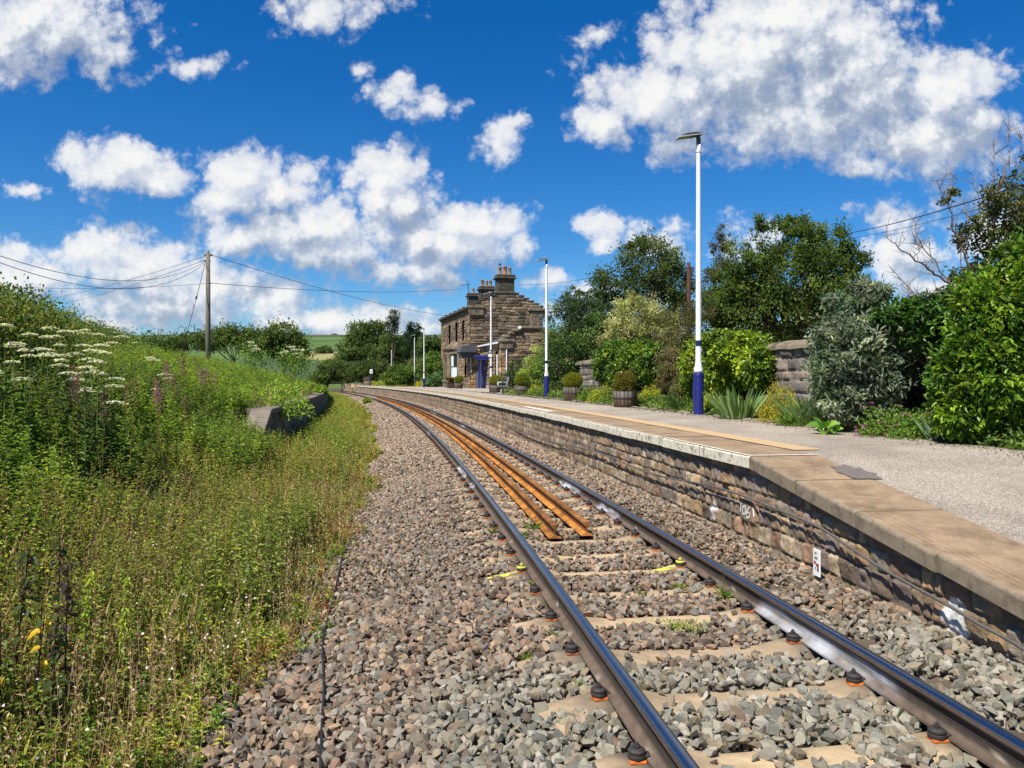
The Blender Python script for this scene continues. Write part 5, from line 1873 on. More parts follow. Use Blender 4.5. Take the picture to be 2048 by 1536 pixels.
def plant(name, label, cat, Y, blobs, base, cols, nclump, per, L, W, seed, trunk=.12, limbs=10, depth=None, group=None, mat='leaf',
          part='crown', trunk_name='trunk', bark='bark', **kw):
    r = np.random.default_rng(seed)
    t = thing(name, label, cat, base, group=group)
    loc = np.array(base, float)
    C, R = px_blobs(Y, blobs, depth)
    mb = MB()
    cc = foliage(mb, C - loc, R, nclump, per, L, W, cols, r, **kw)
    mb.build(part, M[mat], t)
    tr = MB()
    cen = (C - loc).mean(0)
    fork = cen * .55
    if trunk > .03:
        tr.tube([A(0, 0, -.3), fork * A(.3, .3, .45), fork], [trunk, trunk * .85, trunk * .7], 10)
        pick_ = cc[r.choice(len(cc), min(limbs, len(cc)), replace=False)]
        for q in pick_:
            mid = (fork + q) / 2 + r.normal(size=3) * .06 * np.linalg.norm(q - fork)
            s0 = fork * r.uniform(.6, 1.0)
            tr.tube([s0, mid, q], [trunk * .42, trunk * .25, trunk * .07], 6)
    else:
        for q in cc[r.choice(len(cc), min(limbs, len(cc)), replace=False)]:
            tr.tube([A(0, 0, -.1) + r.normal(size=3) * A(.1, .1, 0), q * A(.5, .5, .6), q], [trunk, trunk * .8, trunk * .4], 5)
    tr.build(trunk_name, M[bark], t)
    return t


def gbase(u, Y, z=None):
    x = (u - CU) / FPX * Y
    return A(x, Y, float(gzw(x, Y)[0]) if z is None else z)


# ================================================================== trees and shrubs on the platform side
DK = [(.042, .070, .020), (.060, .092, .026), (.078, .108, .034)]
MG = [(.060, .095, .020), (.085, .125, .026), (.105, .15, .035), (.045, .075, .018)]
OL = [(.075, .085, .03), (.095, .10, .04), (.06, .08, .025)]

plant('tree', 'rounded dark leafy tree behind the cream variegated shrub', 'tree', 48,
      [(1295, 525, 62, 46), (1235, 570, 55, 42), (1345, 570, 42, 42), (1212, 625, 38, 42), (1300, 610, 72, 48), (1270, 490, 30, 18), (1360, 630, 30, 40), (1240, 670, 60, 40)],
      gbase(1290, 48), DK + [(.07, .10, .035)], 420, 60, .21, .095, 101, trunk=.24, limbs=26, spread=.16, shell=.55, noise_cut=.36, spiky=.12)
plant('tree', 'big bushy ash tree with feathery green leaves behind the ivy covered wall', 'tree', 31,
      [(1560, 480, 75, 42), (1645, 495, 55, 45), (1485, 530, 60, 50), (1580, 560, 120, 65), (1690, 545, 40, 40), (1455, 600, 55, 50), (1550, 635, 125, 48), (1660, 620, 60, 55), (1600, 450, 35, 18), (1530, 455, 28, 20), (1705, 520, 25, 22)],
      gbase(1570, 31), MG, 800, 70, .16, .058, 102, trunk=.22, limbs=40, spread=.13, shell=.45, noise_cut=.40, spiky=.18, droop=.3)
plant('conifer', 'thin topped spruce rising just beside the nearest lamp post', 'tree', 39,
      [(1440, 468, 9, 22), (1440, 500, 24, 18), (1440, 530, 36, 22), (1442, 565, 44, 28), (1430, 610, 45, 30)],
      gbase(1440, 39), [(.045, .06, .03), (.07, .07, .035), (.10, .065, .03)], 110, 46, .13, .035, 103, trunk=.12, limbs=14, spread=.18, shell=.3, droop=.4, spiky=.2)
plant('shrub', 'cream and yellow variegated shrub in front of the dark trees', 'shrub', 34,
      [(1275, 635, 58, 38), (1240, 665, 38, 28), (1315, 660, 50, 34), (1262, 605, 28, 18), (1225, 680, 28, 22)],
      gbase(1270, 34), [(.26, .28, .12), (.33, .34, .19), (.17, .20, .07), (.24, .26, .12)], 260, 46, .11, .06, 104, trunk=.06, limbs=14, spread=.17, shell=.5, noise_cut=.3, spiky=.15)
plant('shrub', 'thin brownish olive shrub between the cream shrub and the lamp post', 'shrub', 30,
      [(1365, 650, 42, 45), (1345, 690, 40, 25), (1395, 680, 30, 35), (1400, 620, 25, 40)],
      gbase(1370, 30), OL + [(.13, .11, .05)], 150, 40, .10, .045, 105, trunk=.05, limbs=18, spread=.2, shell=.4, noise_cut=.3, spiky=.2)
plant('shrub', 'dark glossy shrub with a shaded hollow behind the yellow green dome', 'shrub', 36,
      [(1150, 690, 42, 34), (1118, 725, 32, 45), (1180, 715, 26, 40), (1140, 755, 50, 28), (1190, 650, 25, 25)],
      gbase(1145, 36), [(.05, .10, .016), (.075, .14, .02), (.035, .07, .015)], 260, 46, .11, .06, 106, trunk=.06, spread=.16, shell=.6, mat='gloss_leaf')
plant('shrub', 'tall buddleia with upright flower spikes behind the dark glossy shrub', 'shrub', 45,
      [(1140, 622, 30, 26), (1165, 635, 30, 30), (1115, 640, 22, 22), (1180, 600, 14, 18), (1150, 590, 14, 14)],
      gbase(1145, 45), [(.045, .075, .05), (.06, .10, .045), (.08, .12, .05)], 110, 40, .20, .055, 107, trunk=.06, limbs=22, spread=.22, shell=.4, spiky=.3, droop=.35, noise_cut=.33)
plant('shrub', 'rounded mid green shrub filling the gap beside the house wing', 'shrub', 52,
      [(1115, 665, 40, 25), (1160, 665, 40, 30), (1190, 690, 30, 40)],
      gbase(1140, 52), MG, 130, 44, .15, .08, 108, trunk=.08, spread=.2, shell=.5)
plant('shrub', 'pale yellow green bush beside the wing of the house', 'shrub', 41,
      [(1078, 725, 26, 30), (1062, 752, 26, 24), (1090, 760, 22, 22), (1050, 765, 14, 16)],
      gbase(1075, 41), [(.20, .27, .06), (.26, .31, .085), (.14, .21, .045)], 170, 44, .09, .06, 109, trunk=.05, spread=.17, shell=.5)
plant('shrub', 'small dark evergreen against the wing wall behind the bench', 'shrub', 50,
      [(1030, 735, 14, 18), (1022, 755, 18, 18), (1044, 750, 14, 18), (1010, 765, 14, 10)],
      gbase(1030, 50), [(.025, .055, .02), (.05, .09, .03)], 80, 40, .11, .05, 110, trunk=.04, spread=.22, shell=.4)

# ivy and climbers on the boundary wall
IVY = [(.17, .24, .02), (.23, .30, .022), (.13, .20, .018), (.08, .14, .015)]
plant('ivy', 'thick yellow green ivy mound over the wall beside the nearest lamp post', 'climber', 0,
      on_wall([(1440, 700, 50, 34), (1490, 700, 52, 32), (1410, 735, 40, 50), (1460, 745, 45, 50), (1510, 735, 36, 40), (1395, 770, 26, 30), (1450, 785, 45, 26), (1395, 710, 26, 30)]),
      A(*T3(6.0, 18.3, .75)), IVY, 820, 46, .10, .07, 111, trunk=.03, limbs=8, depth=.45, spread=.13, shell=.75, part='foliage', trunk_name='stems', mat='gloss_leaf', droop=.3, up=.9)
plant('ivy', 'rounded deep green ivy mound on the wall behind the bronze planter shrub', 'climber', 0,
      on_wall([(1235, 710, 40, 28), (1285, 708, 42, 26), (1222, 738, 30, 36), (1300, 732, 32, 36), (1262, 750, 42, 36)]),
      A(*T3(6.0, 26, .75)), [(.06, .12, .014), (.09, .16, .018), (.13, .20, .02), (.04, .08, .012)], 480, 44, .10, .07, 112, trunk=.03, limbs=8, depth=.6, spread=.13, shell=.75, part='foliage', trunk_name='stems', mat='gloss_leaf', droop=.3)
plant('climber', 'dry brown climber on the wall between the two ivy mounds', 'climber', 0,
      on_wall([(1345, 722, 28, 26), (1340, 755, 24, 26), (1362, 765, 20, 24)]),
      A(*T3(6.0, 22, .75)), [(.13, .115, .05), (.10, .11, .04), (.17, .14, .07)], 130, 40, .07, .03, 113, trunk=.018, limbs=40, depth=.35, spread=.22, shell=.4, part='foliage', trunk_name='stems')

# buddleia, laurel and the bare branched tree at the near end
plant('shrub', 'grey green buddleia with narrow leaves beside the stone wall', 'shrub', 11.6,
      [(1712, 690, 66, 66), (1672, 735, 40, 56), (1745, 755, 52, 60), (1715, 625, 48, 34), (1680, 800, 50, 36), (1775, 685, 36, 56), (1765, 600, 16, 26), (1725, 590, 22, 24), (1680, 605, 22, 24), (1645, 690, 20, 28)],
      gbase(1710, 11.6), [(.12, .16, .11), (.155, .195, .145), (.085, .125, .075), (.20, .235, .185)], 560, 42, .105, .03, 114, trunk=.026, limbs=46, spread=.17, shell=.4, six=True, spiky=.32, droop=.3, noise_cut=.36, bark='bark')
plant('laurel', 'arching green laurel branch mass over a dark hollow beside the buddleia', 'shrub', 11.2,
      [(1850, 635, 50, 34), (1800, 640, 40, 32), (1890, 680, 30, 60), (1835, 670, 34, 26), (1905, 620, 40, 40)],
      gbase(1885, 11.2), [(.045, .105, .014), (.07, .145, .018), (.03, .075, .012)], 260, 42, .10, .042, 115, trunk=.05, limbs=12, spread=.16, shell=.55, six=True, mat='gloss_leaf')
plant('laurel', 'big glossy bright green laurel at the edge of the platform surface', 'shrub', 9.4,
      [(2010, 640, 85, 95), (1975, 760, 85, 90), (2080, 560, 95, 85), (2100, 740, 120, 140), (1925, 825, 50, 52), (1910, 745, 40, 60), (2040, 855, 100, 44), (1960, 700, 60, 60)],
      gbase(2030, 9.4), [(.065, .135, .010), (.09, .17, .012), (.045, .10, .010), (.14, .22, .018)], 1350, 38, .095, .038, 116, trunk=.06, limbs=14, spread=.115, shell=.72, six=True, mat='gloss_leaf', zmin=.03, up=.7, out=.9)
plant('laurel', 'dark backing laurel, shade put in its leaf colours, behind the bright laurel and hollow', 'shrub', 12.4,
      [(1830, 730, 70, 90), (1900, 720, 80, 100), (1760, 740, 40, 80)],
      gbase(1840, 12.4), [(.02, .045, .010), (.03, .06, .012)], 220, 40, .11, .045, 117, trunk=.05, spread=.2, shell=.5, six=False, mat='gloss_leaf')  # added backing; its dark leaf tones paint in the shade of the hollow


def bare_tree():
    Y = 17.0
    r = np.random.default_rng(120)
    b = gbase(1985, Y)
    t = thing('bare_branched_tree', 'half bare tree with pale dead branches reaching over the laurel', 'tree', b)
    mb = MB()
    def limb(px, r0, r1, dy=0.0):
        P = []
        for i, (u, v) in enumerate(px):
            P.append(at(u, v, Y + dy * i / max(1, len(px) - 1)) - b)
        P = np.array(P)
        k = np.linspace(0, len(P) - 1, 4 * len(P)); Q = np.stack([np.interp(k, np.arange(len(P)), P[:, j]) for j in range(3)], -1)
        Q[1:-1] += r.normal(size=Q[1:-1].shape) * .018
        mb.tube(Q, np.linspace(r0 * .62, r1 * .7, len(Q)), 6)
        return Q
    paths = [([(1985, 850), (1975, 720), (1968, 620), (1972, 520), (1990, 430), (2010, 330)], .13, .03, .4),
             ([(1968, 620), (1915, 575), (1868, 545), (1835, 522), (1800, 498), (1770, 472)], .055, .008, -.8),
             ([(1930, 590), (1880, 590), (1830, 590), (1790, 545)], .03, .006, -.4),
             ([(1900, 565), (1850, 500), (1835, 470), (1828, 440)], .03, .006, .5),
             ([(1968, 600), (1935, 520), (1910, 460), (1893, 400), (1872, 362)], .05, .007, -.5),
             ([(1972, 520), (1940, 450), (1925, 400), (1895, 365)], .03, .006, .6),
             ([(1968, 620), (1930, 605), (1890, 598), (1850, 605), (1800, 570)], .03, .005, .8),
             ([(1975, 560), (2030, 480), (2060, 380), (2070, 300)], .06, .012, .5),
             ([(1980, 600), (2050, 560), (2110, 480)], .05, .01, .6),
             ([(1990, 430), (1985, 380), (1988, 320), (1990, 265)], .02, .004, .2), ([(2010, 400), (2018, 320), (2020, 262)], .018, .004, .1),
             ([(2035, 430), (2040, 330), (2044, 270)], .018, .004, .1), ([(1960, 470), (1958, 400), (1945, 350)], .016, .004, -.2),
             ([(1925, 575), (1922, 500), (1905, 430)], .018, .004, -.2), ([(1868, 545), (1860, 490)], .010, .004, 0), ([(1835, 522), (1838, 480)], .010, .004, 0),
             ([(1850, 500), (1810, 480)], .010, .003, 0), ([(1893, 400), (1915, 350)], .009, .003, 0), ([(1830, 590), (1800, 600)], .01, .003, 0)]
    tips = []
    for px, a, c, dy in paths:
        Q = limb(px, a, c, dy)
        for _ in range(len(Q)):
            p = Q[r.integers(len(Q) // 3, len(Q))]
            e = p + norm(A(r.normal() * .8, r.normal() * .6, abs(r.normal()) * .9)) * r.uniform(.12, .55)
            tips.append((p, e))
    mb.build('trunk', material('pale_bark', (.19, .135, .095), .9, .2, var=.4, vscale=9, bump=.4, bscale=30), t)
    s = MB(); s.sticks([a for a, e in tips], [e for a, e in tips], .008, .003, A(.18, .125, .085)); s.build('twigs', M['stem'], t)
    C, R = px_blobs(Y, [(2005, 430, 38, 60, .2), (2042, 370, 34, 60, .2), (1950, 470, 30, 40), (1975, 400, 24, 34), (2060, 470, 40, 70), (1940, 560, 40, 26), (2000, 520, 50, 40), (1900, 395, 14, 20), (1925, 590, 50, 16)])
    f = MB(); foliage(f, C - b, R, 330, 30, .085, .055, [(.05, .065, .02), (.075, .095, .03), (.10, .10, .035)], r, spread=.2, shell=.35, noise_cut=.36)
    f.build('crown', M['leaf'], t)


bare_tree()


# ================================================================== flower bed between platform and wall
def clump_blades(label, u, v, n, L, W, cols, seed, name='iris_clump', cat='plant', spread=.18, lean=.5, group='iris clumps in the flower bed'):
    p = on_z(u, v, PT)
    r = np.random.default_rng(seed)
    t = thing(name, label, cat, (p[0], p[1], PT - .04), group=group)
    a = r.random(n) * 6.283
    q = spread * r.random(n) ** .5
    P = np.stack([q * np.cos(a), q * np.sin(a), 0 * a], -1)
    D = np.stack([np.cos(a) * lean * (.3 + r.random(n)), np.sin(a) * lean * (.3 + r.random(n)), np.ones(n)], -1)
    fan = norm(np.stack([-np.sin(a), np.cos(a), .0 * a], -1) * .6 + np.stack([-np.cos(a), -np.sin(a), .3 + 0 * a], -1))
    mb = MB(); mb.leaves(P, D, fan, L * (.6 + .5 * r.random(n)), W, pick(cols, n, r, .3), six=True, droop=.14, fold=.12)
    mb.build('blades', M['leaf'], t)
    return t


IR = [(.12, .20, .07), (.16, .25, .09), (.09, .16, .05), (.20, .26, .10)]
clump_blades('large iris clump of sword leaves just right of the nearest lamp base', 1478, 838, 90, .74, .045, IR, 1, spread=.34, lean=.6)
clump_blades('iris clump of upright sword leaves below the bare stretch of wall', 1545, 826, 60, .80, .045, IR, 2, spread=.26, lean=.35)
clump_blades('iris clump arching over the asphalt left of the buddleia', 1622, 851, 70, .66, .042, IR, 3, spread=.30, lean=.65)
clump_blades('iris clump of dark blades under the buddleia', 1680, 858, 60, .62, .04, [(.06, .12, .03), (.09, .16, .04)], 4, spread=.28, lean=.55)
clump_blades('small bluish iris tuft at the foot of the bright laurel', 1872, 880, 26, .40, .035, [(.17, .25, .13), (.12, .20, .10)], 5, spread=.1, lean=.5)
clump_blades('fern like drooping tuft left of the nearest lamp base', 1375, 822, 150, .62, .014, [(.05, .10, .025), (.08, .14, .035)], 6, name='grass_tuft', spread=.4, lean=.8, group=None)
clump_blades('upright bluish blades behind the fern like tuft', 1372, 812, 46, .85, .04, [(.10, .17, .08), (.14, .21, .09)], 7, spread=.3, lean=.4)


def mound(label, u, v, rx, rz, cols, seed, n=1500, leaf=.045, w=.6, name='flowering_plant', cat='plant', group=None, flowers=None, nf=0, ry=None, fs=.02, part='foliage'):
    p = on_z(u, v, PT)
    r = np.random.default_rng(seed)
    ry = ry or rx * .8
    t = thing(name, label, cat, (p[0], p[1] + ry * .6, PT - .05), group=group)
    d = norm(r.normal(size=(n, 3))); d[:, 2] = np.abs(d[:, 2])
    lump = .40 + 1.15 * fbm(d[:, 0] * 2.8 + seed, d[:, 1] * 2.8 + d[:, 2] * 2, seed)
    P = d * A(rx, ry, rz) * (lump * (.45 + .55 * r.random(n) ** .4))[:, None]
    C = pick(cols, n, r, .35)
    mb = MB(); mb.leaves(P, norm(d + r.normal(size=(n, 3)) * .8), norm(d * .5 + r.normal(size=(n, 3)) * .5 + A(0, 0, .7)), leaf * (.6 + .8 * r.random(n)), leaf * w, C)
    k = min(60, n // 10)
    mb.sticks(np.zeros((k, 3)) + r.normal(size=(k, 3)) * A(.06, .06, 0), P[:k], .006, .003, C[:k] * .7)
    mb.build(part, M['leaf'], t)
    if flowers is not None:
        q = r.choice(n, nf, replace=False)
        F = P[q] * 1.06 + A(0, 0, .02)
        f = MB()
        for s in range(5):
            a = s * 1.257 + r.random(nf)
            f.leaves(F, np.stack([np.cos(a), np.sin(a), .15 + 0 * a], -1), np.tile(A(-.3, -.6, .8), (nf, 1)), fs, fs * .8, pick([flowers], nf, r, .15))
        f.build('flowers', M['petal'], t)
    return t


LIME = [(.24, .29, .025), (.33, .36, .03), (.16, .22, .025), (.40, .38, .04)]
YEL = [(.34, .31, .025), (.25, .26, .03), (.15, .19, .03), (.30, .22, .03)]
GRN = [(.06, .12, .02), (.09, .16, .025), (.12, .20, .035)]
ORG = [(.40, .19, .05), (.34, .26, .04), (.24, .25, .04)]
mound('golden yellow spiraea mound between the iris clumps below the wall', 1580, 846, .50, .72, YEL, 1, 3000, .04)
mound('orange tipped spiraea behind the golden yellow mound', 1545, 812, .36, .66, ORG, 2, 1400, .035)
mound('lime yellow leafy mound tucked right behind the nearest lamp base', 1424, 828, .40, .50, LIME, 3, 1500, .045)
mound('lime yellow bush left of the fern like tuft beside the bronze planter', 1308, 812, .45, .62, LIME, 4, 1900, .05)
mound('feathery yellow green mound with hazy tops behind the fern like tuft', 1360, 806, .75, .95, [(.15, .19, .03), (.20, .22, .035), (.09, .14, .03)], 5, 2600, .05, .25)
mound('yellow green leafy mound between the two nearest barrel planters', 1215, 806, .65, .62, LIME + GRN, 6, 2400, .055)
mound('green leafy mound right of the smooth dome planter', 1185, 803, .55, .60, GRN + [LIME[2]], 7, 1800, .06)
mound('pale leaved mound behind the lamp post with the pale bush', 1112, 792, .85, .60, [(.12, .17, .05), (.20, .24, .08)], 8, 1500, .08)
mound('yellow flowered mound left of the second lamp base', 1076, 791, .70, .50, LIME, 9, 1500, .07)
mound('low dark leaved plant at the edge right of the golden mound', 1592, 852, .30, .22, GRN, 10, 700, .05)
mound('pink flowered cranesbill at the edge below the buddleia', 1805, 874, .50, .42, GRN, 11, 1600, .045, .8, flowers=(.50, .06, .36), nf=44, fs=.03)
mound('leafy green plant at the edge between the cranesbill and the laurel', 1850, 878, .46, .34, [(.08, .16, .03), (.13, .22, .04)], 12, 1300, .05, .5)
mound('dark bluish leaved plant beneath the buddleia beside the cranesbill', 1715, 858, .44, .50, [(.05, .09, .06), (.08, .12, .08), (.11, .15, .10)], 13, 700, .12, .35)
mound('bright broad leaved vine sprawling under the arching laurel', 1820, 850, .75, .85, [(.13, .24, .025), (.20, .30, .03), (.06, .13, .02)], 14, 1200, .08, .8)


def hosta(label, u, v, n, L, seed):
    p = on_z(u, v, PT); r = np.random.default_rng(seed)
    t = thing('hosta', label, 'plant', (p[0], p[1], PT - .02), group='broad leaved plants at the bed edge')
    a = np.linspace(0, 6.283, n, endpoint=False) + r.random(n) * .4
    P = np.zeros((n, 3)); D = np.stack([np.cos(a), np.sin(a), .9 + .9 * r.random(n)], -1)
    st = norm(D + r.normal(size=D.shape) * .35) * (.03 + .13 * r.random((n, 1)))
    mb = MB(); mb.sticks(P, P + st, .006, .005, A(.10, .18, .03))
    mb.leaves(P + st, D * A(1, 1, .45) + r.normal(size=D.shape) * .35, np.stack([-np.cos(a) * .5, -np.sin(a) * .5 - .4, np.ones(n)], -1) + r.normal(size=D.shape) * .3, L * .75 * (.6 + .6 * r.random(n)), L * .52, pick([(.16, .30, .03), (.10, .22, .025)], n, r, .25), six=True, droop=.3)
    mb.build('leaves', M['gloss_leaf'], t)


hosta('small pair of round bright leaves at the asphalt edge left of the larger ones', 1592, 850, 7, .17, 1)
hosta('larger broad bright leaves spilling over the asphalt below the buddleia', 1655, 868, 14, .25, 2)


def garden_cover():
    r = np.random.default_rng(60)
    mb = MB()
    n = 9000
    y = 6 + 36 * r.random(n) ** 1.5; o = PB + .20 + (6.1 - PB - .2) * r.random(n)
    k = (fbm(o * 1.3, y * .9, 6) > .40)
    o, y = o[k], y[k]; n = len(o)
    h = (.10 + .30 * r.random(n)) * sstep(o, PB, PB + .6) + .06
    B = T3(o, y, np.maximum(gz(o, y), .55) - .02)
    per = 7
    P = np.repeat(B, per, 0); hh = np.repeat(h, per) * r.random(n * per)
    P = P + r.normal(size=P.shape) * A(.07, .07, 0); P[:, 2] += hh
    sz = np.repeat(.05 + .0016 * y, per)
    mb.leaves(P, r.normal(size=P.shape) + A(0, 0, .3), r.normal(size=P.shape) * .5 + A(0, -.2, 1), sz * (.7 + .7 * r.random(len(P))), sz * .6, np.repeat(pick([(.06, .12, .02), (.10, .17, .03), (.05, .09, .02), (.15, .19, .04)], n, r, .35), per, 0))
    o = mb.build('garden_undergrowth', M['leaf'])
    tag(o, 'low green ground cover filling the flower bed behind the platform', 'ground cover', kind='stuff')


garden_cover()


def leaf_litter():
    r = np.random.default_rng(61)
    n = 4200
    y = 6.5 + 40 * r.random(n) ** 1.6; o = PB + .18 - np.abs(r.normal(size=n)) * .28
    P = T3(o, y, ztop(y) + .006)
    mb = MB(); mb.leaves(P, r.normal(size=(n, 3)) * A(1, 1, .1), r.normal(size=(n, 3)) * .3 + A(0, 0, 1), .018 + .0012 * y, .010 + .0008 * y, pick([(.10, .07, .045), (.06, .05, .035), (.15, .11, .06), (.08, .09, .03)], n, r, .4), droop=.1)
    tag(mb.build('leaf_litter', M['stem']), 'dry leaf litter and crumbs of soil along the edge of the asphalt', 'leaf litter', kind='stuff')


leaf_litter()


# ================================================================== wild bank on the other side
def herbs(mb, B, h, K, L, W, cols, r, t0=.15, stem_col=(.10, .12, .04), stem_r=.0035, lean=.12, up=.55, six=False, droop=.25, taper=.65, var=.3, leafvar=.35):
    """upright leafy stems: B (n,3) bases, h (n,) heights, K leaves on each"""
    n = len(B)
    if n == 0: return
    ln = r.normal(size=(n, 2)) * lean
    tip = B + np.stack([ln[:, 0] * h, ln[:, 1] * h, h], -1)
    sc = np.broadcast_to(np.asarray(stem_col, float), (n, 3))
    mb.sticks(B, tip, stem_r, stem_r * .45, sc * (.6 + .8 * r.random((n, 1))))
    base_c = pick(cols, n, r, var)
    t = np.tile(np.linspace(t0, 1, K), n) + r.normal(size=n * K) * .02
    i = np.repeat(np.arange(n), K)
    az = np.tile(np.arange(K) * 2.4, n) + np.repeat(r.random(n) * 6.28, K) + r.normal(size=n * K) * .3
    P = B[i] + (tip - B)[i] * np.clip(t, 0, 1.02)[:, None]
    D = np.stack([np.cos(az), np.sin(az), up + .6 * t * 0 + r.normal(size=n * K) * .25], -1)
    N = np.stack([-np.cos(az) * .6, -np.sin(az) * .6, np.ones(n * K)], -1) + r.normal(size=(n * K, 3)) * .25
    sc_ = (1 - taper * np.clip((t - .45) / .55, 0, 1)) * (.7 + .6 * r.random(n * K))
    Lh = np.broadcast_to(np.asarray(L, float), (n,))[i] * sc_; Wh = np.broadcast_to(np.asarray(W, float), (n,))[i] * (.6 + .4 * sc_)
    C = base_c[i] * (1 - leafvar + 2 * leafvar * r.random((n * K, 1)))
    mb.leaves(P, D, N, Lh, Wh, C, six=six, droop=droop, fold=.2)


def grass(mb, B, h, W, cols, r, blades=4, lean=.45, spread=.03):
    n = len(B) * blades
    P = np.repeat(B, blades, 0) + r.normal(size=(n, 3)) * A(spread, spread, 0)
    a = r.random(n) * 6.283; q = lean * np.abs(r.normal(size=n))
    D = np.stack([np.cos(a) * q, np.sin(a) * q, np.ones(n)], -1)
    N = np.stack([-np.cos(a), -np.sin(a), q * .5], -1) + r.normal(size=(n, 3)) * .2
    hh = np.repeat(h, blades) * (.5 + .7 * r.random(n))
    mb.leaves(P, D, N, hh, np.repeat(np.broadcast_to(W, (len(B),)), blades), np.repeat(pick(cols, len(B), r, .35), blades, 0) * (.7 + .6 * r.random((n, 1))), droop=.16, fold=.0)


def sample(n, o0, o1, y0, y1, r, p=1.0):
    """stations drawn denser towards the viewer"""
    y = y0 * (y1 / y0) ** (r.random(n) ** p)
    o = o0 + (o1 - o0) * r.random(n)
    P = T3(o, y, gz(o, y))
    u = CU + FPX * P[:, 0] / P[:, 1]
    k = u > -260
    return o[k], y[k], P[k]


EDGE = lambda y: -2.52 - .10 * np.clip(7 - y, 0, 6) + .9 * (fbm(y * .6, y * 0, 5) - .5)
DRY = [(.30, .23, .10), (.26, .22, .08), (.36, .28, .14), (.22, .20, .06)]
YGR = [(.21, .26, .03), (.16, .22, .03), (.27, .30, .04), (.13, .20, .025)]
GRE = [(.08, .15, .022), (.10, .18, .028), (.13, .215, .035), (.065, .12, .02)]
RED = [(.22, .07, .03), (.28, .12, .05)]


def verge():
    """low grass and herbs on the old track bed"""
    r = np.random.default_rng(201)
    g = MB()
    # grass and dry stalks
    o, y, P = sample(26000, -5.3, -2.1, 3.0, 17.5, r, .9)
    e = EDGE(y)
    dens = sstep(e - o, -.15, .5)
    k = r.random(len(o)) < dens * .95 + .02 * (e - o > -.5)
    o, y, P = o[k], y[k], P[k]; d = EDGE(y) - o
    f = fbm(o * 1.1, y * .55, 71, 3)
    h = (.10 + .20 * sstep(d, .1, 1.2)) * (.6 + .9 * r.random(len(o)))
    dry = f + .12 * r.normal(size=len(f)) + .10 * sstep(6.0 - y, 0, 1.6) > .515
    W = .0035 + .0007 * y
    for sel, cols in ((dry, DRY), (~dry, YGR + GRE[:2])):
        grass(g, P[sel], h[sel], W[sel], cols, r, 4)
    # flowering dry stalks
    o, y, P = sample(1700, -5.2, -2.3, 3.2, 30, r, .9)
    k = EDGE(y) - o > .05; o, y, P = o[k], y[k], P[k]
    h = .28 + .4 * r.random(len(o))
    herbs(g, P, h, 9, .03 + .001 * y, .010 + .0006 * y, DRY + [(.26, .20, .12)], r, t0=.45, stem_col=(.28, .20, .10), stem_r=.0022, up=.9, taper=.3)
    go = g.build('grass', M['grass'])
    tag(go, 'dry and green grass with thin stalks between the ballast and the bank', 'grass', kind='stuff')
    # herbs
    w = MB()
    o, y, P = sample(13500, -5.4, -2.0, 3.0, 18, r, .85)
    e = EDGE(y); d = e - o
    f = fbm(o * .9 + 5, y * .6, 91, 3)
    k = (r.random(len(o)) < sstep(d, -.15, .6) * (.25 + 1.3 * sstep(f, .38, .62)))
    o, y, P, f, d = o[k], y[k], P[k], f[k], d[k]
    h = (.14 + .34 * sstep(d, .1, 1.6)) * (.6 + .9 * r.random(len(o)))
    kind = r.random(len(o)) + 1.3 * (fbm(o * .8, y * .45, 33, 3) - .5) + .22 * sstep(o, -3.3, -2.6)
    for a, b, cols, K, L, W in ((-9, .40, YGR, 13, .055, .020), (.40, .66, GRE, 14, .06, .022), (.66, .95, [(.24, .16, .06), (.20, .18, .05), (.28, .22, .08)], 12, .04, .013), (.95, 9, RED + YGR[:1] + [(.25, .15, .05)], 13, .035, .012)):
        s = (kind >= a) & (kind < b)
        herbs(w, P[s], h[s], K, L + .0012 * y[s], W + .0005 * y[s], cols, r, t0=.12, stem_col=(.16, .10, .05), up=.6)
    # golden growth along the track farther off
    o, y, P = sample(9000, -4.72, -2.1, 15, 100, r, 1.0)
    e = EDGE(y); k = (e - o > -.05); o, y, P, d = o[k], y[k], P[k], (e - o)[k]
    h = (.16 + .50 * sstep(d, 0, .8)) * (.6 + .7 * r.random(len(o)))
    kk = fbm(o * .8, y * .25, 13) + .15 * r.normal(size=len(o))
    s = kk > .52
    herbs(w, P[s], h[s], 12, .06 + .0022 * y[s], .016 + .0012 * y[s], [(.20, .19, .05), (.24, .20, .06), (.17, .18, .04)], r, stem_r=.004, stem_col=(.22, .16, .07), up=.9)
    herbs(w, P[~s], h[~s], 12, .06 + .0022 * y[~s], .018 + .0012 * y[~s], GRE + YGR, r, stem_r=.004, up=.7)
    # pale little flowers
    o, y, P = sample(420, -5.2, -2.6, 3.2, 9, r, 1)
    k = EDGE(y) - o > .2; P = P[k]; n = len(P)
    P[:, 2] += .2 + .3 * r.random(n)
    w.leaves(P, r.normal(size=(n, 3)) + A(0, 0, .4), np.tile(A(-.3, -.6, .7), (n, 1)), .020, .018, pick([(.62, .48, .60), (.7, .62, .66)], n, r, .15))
    wo = w.build('verge_herbs', M['leaf'])
    tag(wo, 'low leafy herbs in green, yellow and rust between ballast and bank', 'undergrowth', kind='stuff')


verge()


